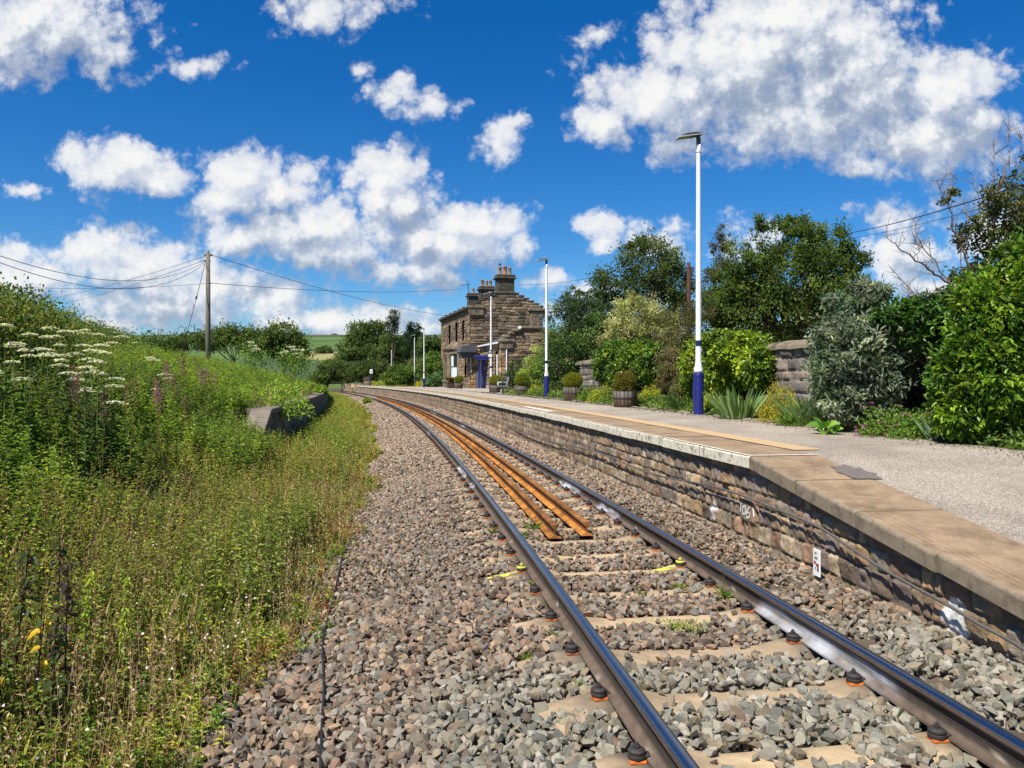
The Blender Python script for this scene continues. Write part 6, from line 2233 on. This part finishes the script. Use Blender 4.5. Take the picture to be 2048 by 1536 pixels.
def bank():
    """tall willowherb covering the bank and the disused platform"""
    r = np.random.default_rng(301)
    mb = MB()
    def block(n, o0, o1, y0, y1, K, Ls, Ws, hmin, hmax, p=.9, seed=0, six=False, cols=None, keep=None, hs=0):
        o, y, P = sample(n, o0, o1, y0, y1, r, p)
        f = fbm(o * .55 + seed, y * .35, 44, 3)
        k = np.ones(len(o), bool)
        if keep is not None: k = keep(o, y)
        o, y, P, f = o[k], y[k], P[k], f[k]
        h = (hmin + (hmax - hmin) * r.random(len(o))) * (.72 + .55 * f) * (1 if hs else (.36 + .64 * sstep(-o, 4.5, 8.2)))
        tone = f + .1 * r.normal(size=len(o)) + .10 * sstep(y, 14, 26)
        for a, b, c in ((-9, .44, [(.075, .115, .026), (.09, .14, .03), (.06, .09, .022)]), (.44, .56, GRE), (.56, 9, [(.14, .215, .03), (.175, .25, .035), (.12, .185, .028)])):
            s = (tone >= a) & (tone < b)
            herbs(mb, P[s], h[s], K, Ls + .0018 * y[s], Ws + .0007 * y[s], cols or c, r, t0=.10, stem_col=(.10, .085, .04), stem_r=.004, lean=.09, up=.45, six=six)
    block(2300, -5.2, -2.9, 3.2, 17, 24, .08, .020, .40, .85, .85, 7, hs=1, cols=[(.12, .17, .035), (.17, .22, .035), (.09, .15, .03), (.20, .22, .05)], keep=lambda o, y: (EDGE(y) - o > .5) & (fbm(o * .9, y * .5, 19) > .45))
    block(5600, -9.5, -4.2, 3.4, 14, 28, .105, .026, .75, 1.20, .9, 1)
    block(5600, -13, -4.9, 10, 34, 24, .115, .026, .85, 1.25, .9, 2, keep=lambda o, y: (o < -5.3) | ((y < 17.9) & (o < -5.05)))
    block(5200, -16, -4.9, 28, 100, 18, .14, .03, .7, 1.2, 1.0, 3, keep=lambda o, y: o < -5.6)
    block(500, -5.35, -4.4, 13.0, 18.0, 24, .11, .024, .6, 1.0, 1.0, 5, hs=1)
    block(700, -4.68, -4.0, 17, 45, 20, .10, .024, .35, .8, 1.0, 6, hs=1)
    # grey stubbly growth on the bare edge of the old platform
    o, y, P = sample(1500, -5.7, -5.1, 18.4, 60, r, 1.0)
    herbs(mb, P, .12 + .22 * r.random(len(P)), 8, .05, .012, [(.16, .18, .10), (.20, .19, .12), (.12, .15, .06)], r, stem_r=.004)
    wo = mb.build('willowherb_thicket', M['leaf'])
    tag(wo, 'thicket of tall narrow leaved weeds covering the bank and the disused platform', 'weeds', kind='stuff')


bank()


# ---- far hedge line, bushes and trees --------------------------------------------------
def hedge():
    pts = [at(-190, 545, 10), at(-60, 566, 12), at(20, 590, 14.5), at(110, 630, 21), at(180, 650, 27), at(232, 662, 33)]
    r = np.random.default_rng(401)
    loc = A(pts[1][0], pts[1][1], 1.2)
    t = thing('hedge', 'long leafy hedge running along the top of the weedy bank', 'hedge', loc)
    n = 1500
    k = r.random(n) ** .8 * (len(pts) - 1); i = np.minimum(k.astype(int), len(pts) - 2); f = (k - i)[:, None]
    P = np.array(pts)
    top = P[i] * (1 - f) + P[i + 1] * f
    a = r.random(n) * np.pi
    rad = .7 + .35 * r.random(n)
    cc = top + np.stack([np.cos(a) * .8 * rad, np.cos(a) * .3 * rad, -0.95 + np.sin(a) * .85 * rad], -1)
    low = r.random(n) < .35
    cc[low, 2] -= r.random(low.sum()) * 1.0
    per = 34
    Q = np.repeat(cc, per, 0) + r.normal(size=(n * per, 3)) * A(.20, .20, .13)
    sp = r.random(n * per) < .05; Q[sp, 2] += r.random(sp.sum()) * .28
    C = np.repeat(pick([(.055, .10, .02), (.08, .13, .025), (.12, .16, .03), (.15, .15, .04), (.04, .075, .018)], n, r, .35), per, 0) * (.7 + .6 * r.random((n * per, 1)))
    mb = MB(); mb.leaves(Q - loc, r.normal(size=Q.shape) + A(0, 0, .4), r.normal(size=Q.shape) * .6 + A(0, 0, .8), .075 * (.6 + .7 * r.random(len(Q))), .045, C)
    mb.build('foliage', M['leaf'], t)
    s = MB(); q = r.choice(n, 160, replace=False)
    s.sticks(cc[q] * A(1, 1, 0) + A(0, 0, .9) - loc, cc[q] - loc, .02, .006, A(.12, .09, .06)); s.build('stems', M['bark'], t)


hedge()
FARB = [(.055, .088, .022), (.07, .105, .026), (.09, .125, .032), (.045, .07, .02)]
plant('bush', 'dark rounded hawthorn bush beyond the weeds left of the hill view', 'bush', 58, [(565, 672, 34, 24), (540, 690, 40, 22), (590, 700, 24, 24), (600, 690, 16, 18)], gbase(565, 58), FARB, 190, 40, .22, .11, 501, trunk=.1, spread=.2, shell=.5, spiky=.15)
plant('bush', 'broad low bush just right of the telegraph pole foot', 'bush', 62, [(470, 675, 44, 20), (430, 680, 34, 20), (505, 682, 34, 22)], gbase(470, 62), FARB + [(.09, .14, .03)], 170, 40, .22, .11, 502, trunk=.1, spread=.2, shell=.5, spiky=.15)
plant('bush', 'low bush left of the telegraph pole among the weeds', 'bush', 60, [(385, 685, 36, 16), (345, 690, 34, 14), (300, 690, 40, 16)], gbase(360, 60), FARB, 110, 36, .22, .11, 503, trunk=.08, spread=.22, shell=.5, spiky=.2)
plant('bush', 'dark bush at the far bend where the weeds meet the track', 'bush', 84, [(655, 745, 22, 16), (640, 755, 20, 14), (672, 752, 14, 12)], gbase(655, 84, .4), FARB, 80, 36, .26, .13, 504, trunk=.08, spread=.24, shell=.5)
plant('bush', 'leafy bush beyond the far ramp in front of the tall trees', 'bush', 112, [(690, 745, 22, 18), (665, 735, 18, 18)], gbase(685, 112, 0), MG, 70, 36, .35, .18, 505, trunk=.08, spread=.24, shell=.5)
FT = [(.05, .082, .022), (.065, .10, .028), (.09, .125, .036), (.055, .09, .024)]
gz0 = lambda u, Y: gbase(u, Y, 0.0)
plant('tree', 'broad rounded tree left of the thin birch in the distant wood', 'tree', 135, [(722, 668, 26, 22), (748, 665, 26, 22), (705, 700, 26, 28), (740, 705, 34, 34), (690, 725, 20, 26)], gz0(725, 135), FT, 300, 44, .42, .22, 506, trunk=.35, limbs=16, spread=.17, shell=.5, spiky=.1)
plant('tree', 'thin wispy birch standing taller than the wood around it', 'tree', 128, [(788, 630, 8, 12), (781, 644, 11, 12), (793, 646, 7, 12), (785, 662, 12, 12)], gz0(786, 128), [(.05, .07, .035), (.07, .09, .045)], 60, 26, .32, .15, 507, trunk=.09, limbs=9, spread=.34, shell=.3)
plant('tree', 'dark tree under the thin birch in the distant wood', 'tree', 132, [(785, 695, 28, 28), (770, 720, 26, 26), (800, 720, 24, 30)], gz0(785, 132), FT, 220, 44, .42, .22, 508, trunk=.3, spread=.18, shell=.5, spiky=.1)
plant('conifer', 'pointed dark conifer left of the house in the distant wood', 'tree', 126, [(822, 655, 5, 12), (822, 670, 11, 10), (822, 685, 16, 12), (823, 705, 20, 16), (835, 660, 6, 12), (836, 680, 13, 14), (838, 705, 18, 18)], gz0(828, 126), [(.025, .05, .022), (.04, .065, .028)], 220, 40, .36, .12, 509, trunk=.2, spread=.25, shell=.3, spiky=.15, droop=.4)
plant('tree', 'leafy tree between the pointed conifer and the stone house', 'tree', 112, [(862, 690, 20, 16), (878, 705, 18, 22), (855, 715, 18, 20), (848, 690, 12, 16)], gz0(865, 112), FT, 170, 44, .36, .19, 510, trunk=.25, spread=.2, shell=.5, spiky=.1)
plant('tree', 'lower tree at the left foot of the distant wood', 'tree', 122, [(705, 745, 26, 20), (740, 745, 26, 22), (770, 745, 20, 20)], gz0(735, 122), FT + MG[:1], 190, 44, .36, .19, 511, trunk=.2, spread=.2, shell=.5)
LB = [(.07, .13, .025), (.10, .17, .03), (.06, .11, .022), (.13, .18, .035)]
plant('shrub', 'light green shrub behind the flower bed beyond the house', 'shrub', 92, [(800, 748, 24, 16), (780, 756, 18, 12), (818, 752, 16, 14)], gbase(800, 92), LB, 130, 40, .26, .14, 512, trunk=.06, spread=.22, shell=.5)
plant('shrub', 'green shrub right behind the far lamp post beside the house', 'shrub', 88, [(868, 728, 20, 24), (880, 748, 14, 22), (858, 752, 16, 16), (850, 735, 12, 16)], gbase(868, 88), LB, 170, 40, .24, .13, 513, trunk=.06, spread=.2, shell=.5)
plant('shrub', 'bluish green bush against the far corner of the house', 'shrub', 84, [(880, 757, 12, 14), (868, 762, 12, 11), (858, 765, 9, 9)], gbase(875, 84), [(.06, .12, .05), (.08, .14, .06)], 80, 36, .2, .11, 514, trunk=.05, spread=.22, shell=.5)
plant('shrub', 'brownish green shrub behind the slim pale lamp post', 'shrub', 98, [(828, 738, 16, 18), (838, 752, 14, 14), (815, 760, 12, 9)], gbase(828, 98), [(.10, .11, .04), (.08, .10, .03)], 90, 36, .26, .13, 515, trunk=.05, spread=.24, shell=.5)


def yellow_bed():
    r = np.random.default_rng(77)
    spots = [(745, 771), (762, 770.5), (776, 771), (795, 771.5), (812, 771.5), (826, 772), (842, 772.5)]
    labs = ['first', 'second', 'third', 'fourth', 'fifth', 'sixth', 'last']
    for i, (u, v) in enumerate(spots):
        p = on_z(u, v, PT)
        t = thing('flowering_plant', f'yellow flowered bedding clump, {labs[i]} along the far bed counted from the marker board', 'plant', (p[0], p[1], PT), group='yellow clumps in the far bed')
        n = 260
        d = norm(r.normal(size=(n, 3))); d[:, 2] = abs(d[:, 2])
        mb = MB(); mb.leaves(d * A(.7, .7, .5), d + r.normal(size=(n, 3)) * .5, d + A(0, 0, .5), .22, .13, pick(LIME[:2] + [(.12, .2, .03), (.45, .36, .03)], n, r, .3))
        mb.build('foliage', M['leaf'], t)


yellow_bed()

# ---- white umbels, fireweed, yellow leaved plants and near stalks -----------------------------
def on_bank(u, v, h, ymin=5.0, ymax=40.0):
    """where a plant of height h has its tip at pixel (u, v)"""
    Y = np.arange(ymin, ymax, .1)
    x = (u - CU) / FPX * Y; z = EYE + (CV - v) / FPX * Y
    g = gzw(x, Y)
    d = z - g - h
    k = np.where(np.diff(np.sign(d)) != 0)[0]
    i = k[0] if len(k) else int(np.argmin(np.abs(d)))
    return A(x[i], Y[i], g[i]), max(.3, z[i] - g[i])


def umbel_plants():
    r = np.random.default_rng(88)
    groups = []
    heads = [(75, 648), (100, 655), (130, 662), (60, 668), (85, 680), (110, 672), (150, 668), (170, 660), (195, 668), (215, 655), (230, 665), (245, 672), (205, 690), (225, 685),
             (120, 690), (140, 680), (165, 690), (185, 700), (150, 706), (175, 712), (195, 722), (170, 735), (185, 742), (160, 748), (210, 705), (235, 700), (250, 690), (270, 685),
             (30, 655), (15, 675), (28, 690), (50, 700), (75, 708), (95, 706), (120, 730), (285, 705), (278, 720), (205, 748), (205, 760), (300, 715), (35, 642), (10, 650), (330, 748), (140, 650), (180, 640), (105, 644)]
    r.shuffle(heads)
    heads = heads[:34]
    words = ['broad', 'tall', 'short', 'leaning', 'dense', 'sparse']
    n = len(heads)
    i = 0
    while i < n:
        k = 1 + int(r.random() < .5)
        u, v = heads[i]; i += 1
        h = 1.05 + .55 * r.random()
        b, hh = on_bank(u, v, h, 7, 26)
        t = thing('cow_parsley', 'white flowering umbel plant standing in the weeds of the near bank below the hedge', 'wild flower', b, r.random() * 6, group='white umbel plants on the bank')
        st = MB()
        m = r.integers(1, 4)
        top = A(0, 0, hh * .66)
        st.tube([A(0, 0, 0), A(.01, 0, hh * .35), top], [.008, .007, .005], 5, col=A(.13, .16, .05))
        hs = []
        for q in range(m):
            a = q * 2.2 + r.random(); rr = .0 if q == 0 else .13 + .17 * r.random()
            e = A(rr * math.cos(a), rr * math.sin(a), hh * (1 - .16 * q * r.random()))
            st.tube([top, (top + e) / 2 + A(rr * .3 * math.cos(a), rr * .3 * math.sin(a), 0), e], [.004, .0035, .003], 4, col=A(.15, .18, .06))
            hs.append(e)
        az = r.random(12) * 6.28
        st.leaves(np.stack([0 * az, 0 * az, hh * .6 * r.random(12)], -1), np.stack([np.cos(az), np.sin(az), .4 + 0 * az], -1), np.tile(A(0, 0, 1), (12, 1)), .16, .06, A(.07, .13, .025))
        st.build('stem', M['stem'], t)
        for e in hs:
            R = .07 + .07 * r.random()
            c = 95
            f = MB(); rr = R * r.random(c) ** .5; a = r.random(c) * 6.283
            P = e + np.stack([rr * np.cos(a), rr * np.sin(a), .012 - .30 * rr ** 2 / R + r.normal(size=c) * .004], -1)
            f.leaves(P, np.stack([np.cos(a * 7), np.sin(a * 7), .1 + 0 * a], -1), np.tile(A(0, 0, 1), (c, 1)) + r.normal(size=(c, 3)) * .25, .026, .024, pick([(.80, .78, .68), (.74, .74, .60)], c, r, .12), droop=0, fold=0)
            f.sticks(np.tile(e - A(0, 0, .035), (14, 1)), P[:14], .0018, .0012, A(.18, .22, .08))
            f.build('flower_head', M['petal'], t)
    # elder like white heads farther along the bank
    far = [((582, 694), (606, 700), (575, 703), (595, 708), (565, 706), (590, 699), (600, 714)), ((505, 692), (512, 698), (500, 685), (507, 702))]
    labs = ['white flowered elder bush at the end of the weeds below the dark hawthorn', 'small white flowered elder among the weeds left of the bigger one']
    for hs, lab in zip(far, labs):
        Y = 33
        b = gbase(hs[0][0], Y)
        t = thing('elder_bush', lab, 'bush', b, group='elder bushes in flower')
        f = MB(); lf = MB()
        for (u, v) in hs:
            c = at(u, v, Y + r.normal() * .5) - b
            k = 50; a = r.random(k) * 6.28; rr = .17 * r.random(k) ** .5
            f.leaves(c + np.stack([rr * np.cos(a), rr * np.sin(a), r.normal(size=k) * .02], -1), np.stack([np.cos(a * 3), np.sin(a * 3), 0 * a], -1), np.tile(A(0, -.3, 1), (k, 1)), .07, .06, pick([(.70, .68, .58)], k, r, .15), droop=0)
            k = 90
            lf.leaves(c + r.normal(size=(k, 3)) * .3 - A(0, 0, .45), r.normal(size=(k, 3)), r.normal(size=(k, 3)) + A(0, 0, 1), .14, .07, pick(GRE, k, r, .3))
            lf.sticks([A(0, 0, 0)], [c], .012, .006, A(.12, .1, .05))
        f.build('flower_heads', M['petal'], t); lf.build('foliage', M['leaf'], t)


umbel_plants()


def fireweed():
    r = np.random.default_rng(99)
    tips = [(148, 738), (152, 748), (332, 722), (338, 733), (400, 735), (408, 742), (414, 738), (430, 750), (315, 765), (318, 780), (365, 720), (372, 795), (255, 770), (348, 752), (310, 755), (205, 790), (270, 765), (362, 700), (390, 715)]
    for j, (u, v) in enumerate(tips):
        b, h = on_bank(u, v, 1.35, 9, 24)
        pink = j < 11
        t = thing('fireweed', 'pink flowered fireweed spike rising from the bank weeds' if pink else 'brownish seeding fireweed spike rising from the bank weeds', 'wild flower', b, 0, group='fireweed spikes on the bank')
        s = MB(); herbs(s, np.zeros((1, 3)), np.array([h]), 34, .10, .018, GRE, r, t0=.08, stem_col=(.16, .08, .05), stem_r=.005, lean=.04)
        s.build('leafy_stem', M['leaf'], t)
        k = 80
        z = h * (.76 + .26 * r.random(k)); a = r.random(k) * 6.28; rr = .05 * (1.12 - (z / h - .76) / .26)
        f = MB(); f.leaves(np.stack([rr * np.cos(a) * .5, rr * np.sin(a) * .5, z], -1), np.stack([np.cos(a), np.sin(a), .3 + 0 * a], -1), r.normal(size=(k, 3)) + A(0, -.5, .5), .036, .022, pick([(.42, .13, .33), (.34, .12, .24), (.26, .14, .12)] if pink else [(.22, .12, .08), (.18, .11, .07), (.26, .16, .12)], k, r, .25))
        f.build('flower_spike', M['petal'], t)


fireweed()


def yellow_plants():
    spots = [((668, 944), .30, 'bright yellow leaved plant on the verge halfway along the weeds', 0), ((615, 955), .16, 'small yellow leaved plant left of the brightest yellow one', 0),
             ((460, 1132), .22, 'lime yellow leaved plant in the near verge below the dark thicket', 1), ((535, 1052), .18, 'lime yellow sprig in the verge above the near lime yellow plant', 1),
             ((672, 858), .55, 'light green leafy bush in the verge before the shaded platform face', 2), ((560, 800), .85, 'yellow green leaved bush on top of the disused platform', 2),
             ((640, 792), .34, 'yellow green plant near the far end of the disused platform', 2), ((735, 800), .24, 'yellow green plant where the verge narrows by the far rails', 2), ((232, 1195), .14, 'lime sprig in the near verge left of the lime yellow plant', 1)]
    for j, ((u, v), R, lab, kind) in enumerate(spots):
        b, h = on_bank(u, v - 10, R * .6, 4, 60)
        r = np.random.default_rng(700 + j)
        t = thing('verge_plant', lab, 'plant', b, group='yellow and lime plants in the verge')
        n = 420 if R < .4 else 1100
        d = norm(r.normal(size=(n, 3))); d[:, 2] = np.abs(d[:, 2])
        P = d * A(R, R, R * 1.1) * (r.random((n, 1)) ** .4) + A(0, 0, .08)
        cols = [[(.50, .47, .03), (.42, .42, .04), (.30, .33, .03)], [(.26, .36, .02), (.32, .40, .03), (.18, .27, .02)], [(.17, .26, .04), (.22, .30, .05), (.12, .20, .03)]][kind]
        L = .05 if b[1] < 12 else .04 + .0035 * b[1]
        mb = MB(); mb.leaves(P, d + r.normal(size=(n, 3)) * .8, r.normal(size=(n, 3)) * .5 + A(0, -.2, 1), L * (.6 + .8 * r.random(n)), L * .5, pick(cols, n, r, .25))
        mb.build('foliage', M['leaf'], t)
        s = MB(); s.sticks(np.zeros((20, 3)), P[:20], .006, .003, A(.2, .2, .06)); s.build('stems', M['stem'], t)


yellow_plants()


def near_stalks():
    spec = [(22, 1095, 4.5, 1.20, 'dark'), (118, 1068, 4.75, 1.12, 'dark'), (132, 1120, 4.4, 1.0, 'purple'), (75, 1190, 4.3, .95, 'yellow'), (60, 1230, 4.2, .85, 'yellow'), (105, 1240, 4.15, .85, 'dark'), (150, 1130, 5.2, .95, 'lime'), (232, 1150, 4.9, .85, 'lime'), (5, 1210, 4.1, .9, 'yellow')]
    lab = {'dark': 'tall dark leaved dock stalk at the near edge of the weeds', 'purple': 'tall stalk with a purplish seed head at the near edge of the weeds',
           'yellow': 'dark stalk with yellowing leaves at the near edge of the weeds', 'lime': 'slender lime green stalk just beyond the dark near stalks'}
    for j, (u, v, Y, h, kind) in enumerate(spec):
        r = np.random.default_rng(800 + j)
        p = at(u, v, Y); g = float(gzw(p[0], p[1])[0])
        b = A(p[0], p[1], g); h = max(.5, p[2] - g)
        t = thing('wild_stalk', lab[kind], 'wild plant', b, group='tall single stalks at the near edge of the weeds')
        s = MB(); ln = r.normal() * .06 + .05
        tip = A(ln * h, 0, h)
        s.tube([A(0, 0, 0), tip * .5 + A(-.01, 0, 0), tip], [.006, .005, .003], 6, col=A(.05, .025, .02) if kind != 'lime' else A(.26, .32, .04))
        s.build('stem', M['stem'], t)
        K = 16 if kind != 'lime' else 40
        tt = np.sort(r.random(K)) * .65 + .33; a = np.arange(K) * 2.4
        cols = {'dark': [(.045, .07, .025), (.06, .085, .03)], 'purple': [(.07, .05, .05), (.06, .08, .03)], 'yellow': [(.50, .36, .03), (.10, .13, .03), (.08, .11, .03), (.36, .28, .04)], 'lime': [(.26, .34, .03), (.18, .26, .03)]}[kind]
        L = .065 if kind != 'lime' else .035
        f = MB(); f.leaves(tip * tt[:, None], np.stack([np.cos(a), np.sin(a), -.35 + .5 * r.random(K)], -1), np.stack([-np.cos(a) * .2, -np.sin(a) * .2, np.ones(K)], -1), L * (.7 + .6 * r.random(K)), L * .58, pick(cols, K, r, .25), six=True, droop=.5)
        if kind in ('dark', 'purple'):
            k = 60; z = .72 + .28 * r.random(k)
            f.leaves(tip * z[:, None] + r.normal(size=(k, 3)) * A(.018, .018, 0), r.normal(size=(k, 3)), r.normal(size=(k, 3)), .032, .02, pick([(.06, .055, .03), (.09, .06, .05)], k, r, .3))
        f.build('leaves', M['leaf'], t)


near_stalks()


def track_weeds():
    spots = [(1072, 1172, .10), (1050, 1105, .12), (985, 1068, .12), (1065, 1060, .17), (1045, 1075, .12), (1235, 1265, .0), (1110, 1275, .08), (1352, 1258, .07), (1445, 1200, .18), (1360, 1180, .10), (1452, 1160, .06), (1165, 1375, .05), (1285, 1190, .06), (1052, 1320, .07), (1300, 1060, .08), (905, 828, .0)]
    for j, (u, v, h) in enumerate(spots):
        if h <= 0: continue
        p = on_z(u, v, -.19); r = np.random.default_rng(900 + j)
        t = tag(bpy.data.objects.new('small_weed', None), None)
        o, s = off_of(A(p[0]), A(p[1]))
        p[2] = -.19
        mb = MB(); n = 22
        a = r.random(n) * 6.28
        mb.leaves(r.normal(size=(n, 3)) * A(.02, .02, 0), np.stack([np.cos(a) * .7, np.sin(a) * .7, .4 + r.random(n)], -1), np.stack([-np.cos(a), -np.sin(a), .5 + 0 * a], -1), h * .8 * (.6 + .7 * r.random(n)), .006, pick(GRE + YGR[:1], n, r, .3), droop=.25)
        if h > .15: herbs(mb, np.zeros((1, 3)), np.array([h * 1.5]), 14, .04, .008, GRE, r)
        bpy.data.objects.remove(t)
        ob = mb.build('small_weed', M['leaf'], loc=p)
        where = 'between the running rails' if abs(float(o[0])) < .7 else 'beside the running rail'
        tag(ob, f'small green weed growing from the ballast {where}', 'weed', 'small weeds in the ballast')
    # low cress like patch
    p = on_z(1365, 1262, -.185); r = np.random.default_rng(950); n = 160
    mb = MB(); q = r.normal(size=(n, 3)) * A(.09, .05, 0) + A(0, 0, .02) + A(0, 0, .05) * r.random((n, 1))
    mb.leaves(q, r.normal(size=(n, 3)), r.normal(size=(n, 3)) * .3 + A(0, 0, 1), .022, .014, pick([(.15, .22, .04), (.28, .30, .08)], n, r, .3))
    ob = mb.build('small_weed', M['leaf'], loc=p); tag(ob, 'low spreading patch of tiny leaves between two sleepers', 'weed', 'small weeds in the ballast')


track_weeds()


def buried_tub():
    p = at(-18, 1530, 4.02)
    g = float(gzw(p[0], p[1])[0])
    t = thing('plastic_tub', 'black rounded plastic tub with a teal rim half hidden in the weeds', 'tub', (p[0] + .14, p[1], g))
    mb = MB(); mb.lathe([(.15, -.05), (.16, .03), (.15, .08), (.10, .115), (.02, .13)], 24); mb.build('body', M['black_plastic'], t, smooth=True)
    mb = MB(); a = np.linspace(0, 2 * np.pi, 30); mb.tube(np.stack([.157 * np.cos(a), .157 * np.sin(a), .062 + 0 * a], -1), .012, 6, cap=False); mb.build('rim', M['teal'], t, smooth=True)


buried_tub()


# ================================================================== far hills with fields
def hills():
    xs = np.concatenate([np.arange(-1800, -420, 60), np.arange(-420, -120, 2.5), np.arange(-120, 1500, 60)])
    ys = np.concatenate([np.arange(300, 560, 20), np.arange(560, 1420, 9), np.arange(1420, 2300, 60)])
    X, Y = np.meshgrid(xs, ys)
    h = 86 * sstep(Y, 300, 1500) ** 1.0 + 4 * (fbm(X * .004, Y * .004, 3) - .5)
    h = np.where(Y > 1450, h + 0, h)
    # field patches bounded by hedges
    V = CV - (h - EYE) / Y * FPX
    U = CU + X / Y * FPX
    green = A(.085, .14, .04); moor = A(.095, .085, .05); tan = A(.27, .24, .10); hed = A(.03, .05, .018)
    ang = .10
    yy = Y + X * ang
    C = np.where((yy > 1130)[..., None], moor, green)
    C = np.where(((yy < 770) & (X > -.272 * Y))[..., None], tan, C)
    C = np.where(((yy < 660) | ((yy > 770) & (yy < 815)))[..., None], hed * 1.6 + .02 * fbm(X * .05, Y * .05, 3)[..., None], C)
    l1 = np.abs((Y - 985) - (X + 300) * .55) < 9
    C = np.where((l1 & (yy > 815) & (yy < 1130))[..., None], hed, C)
    C = np.where((np.abs(yy - 1130) < 7)[..., None], hed, C)
    C = C * (.8 + .4 * fbm(X * .02, Y * .02, 5))[..., None]
    mb = MB(); mb.add(np.stack([X, Y, h - 1], -1).reshape(-1, 3), grid_faces(*X.shape)[:, ::-1], C.reshape(-1, 3))
    o = mb.build('hills', M['hill'], smooth=True)
    tag(o, 'distant hillside of green fields under a brown moor', 'hills', kind='structure')
    # lone trees on the skyline of the hill
    r = np.random.default_rng(5)
    for (u, v, R, Y, lab) in ((670, 676, 6.5, 1250, 'lone tree on the skyline of the far hill'), (640, 703, 4, 760, 'small far tree in the hedge line under the green field'), (652, 702, 5, 765, 'wider far tree in the hedge line under the green field')):
        c = at(u, v, Y)
        t = thing('far_tree', lab, 'tree', c - A(0, 0, R * 1.1), group='trees on the far hill')
        n = 260; d = norm(r.normal(size=(n, 3)))
        mb = MB(); mb.leaves(d * R * (r.random((n, 1)) ** .4) * A(1.2, 1, .9) + A(0, 0, R * 1.1), d, r.normal(size=(n, 3)) + A(0, 0, 1), R * .5, R * .35, pick(FT, n, r, .3)); mb.build('crown', M['leaf'], t)
        mb = MB(); mb.tube([A(0, 0, -2), A(0, 0, R)], [R * .1, R * .06], 6); mb.build('trunk', M['bark'], t)


hills()
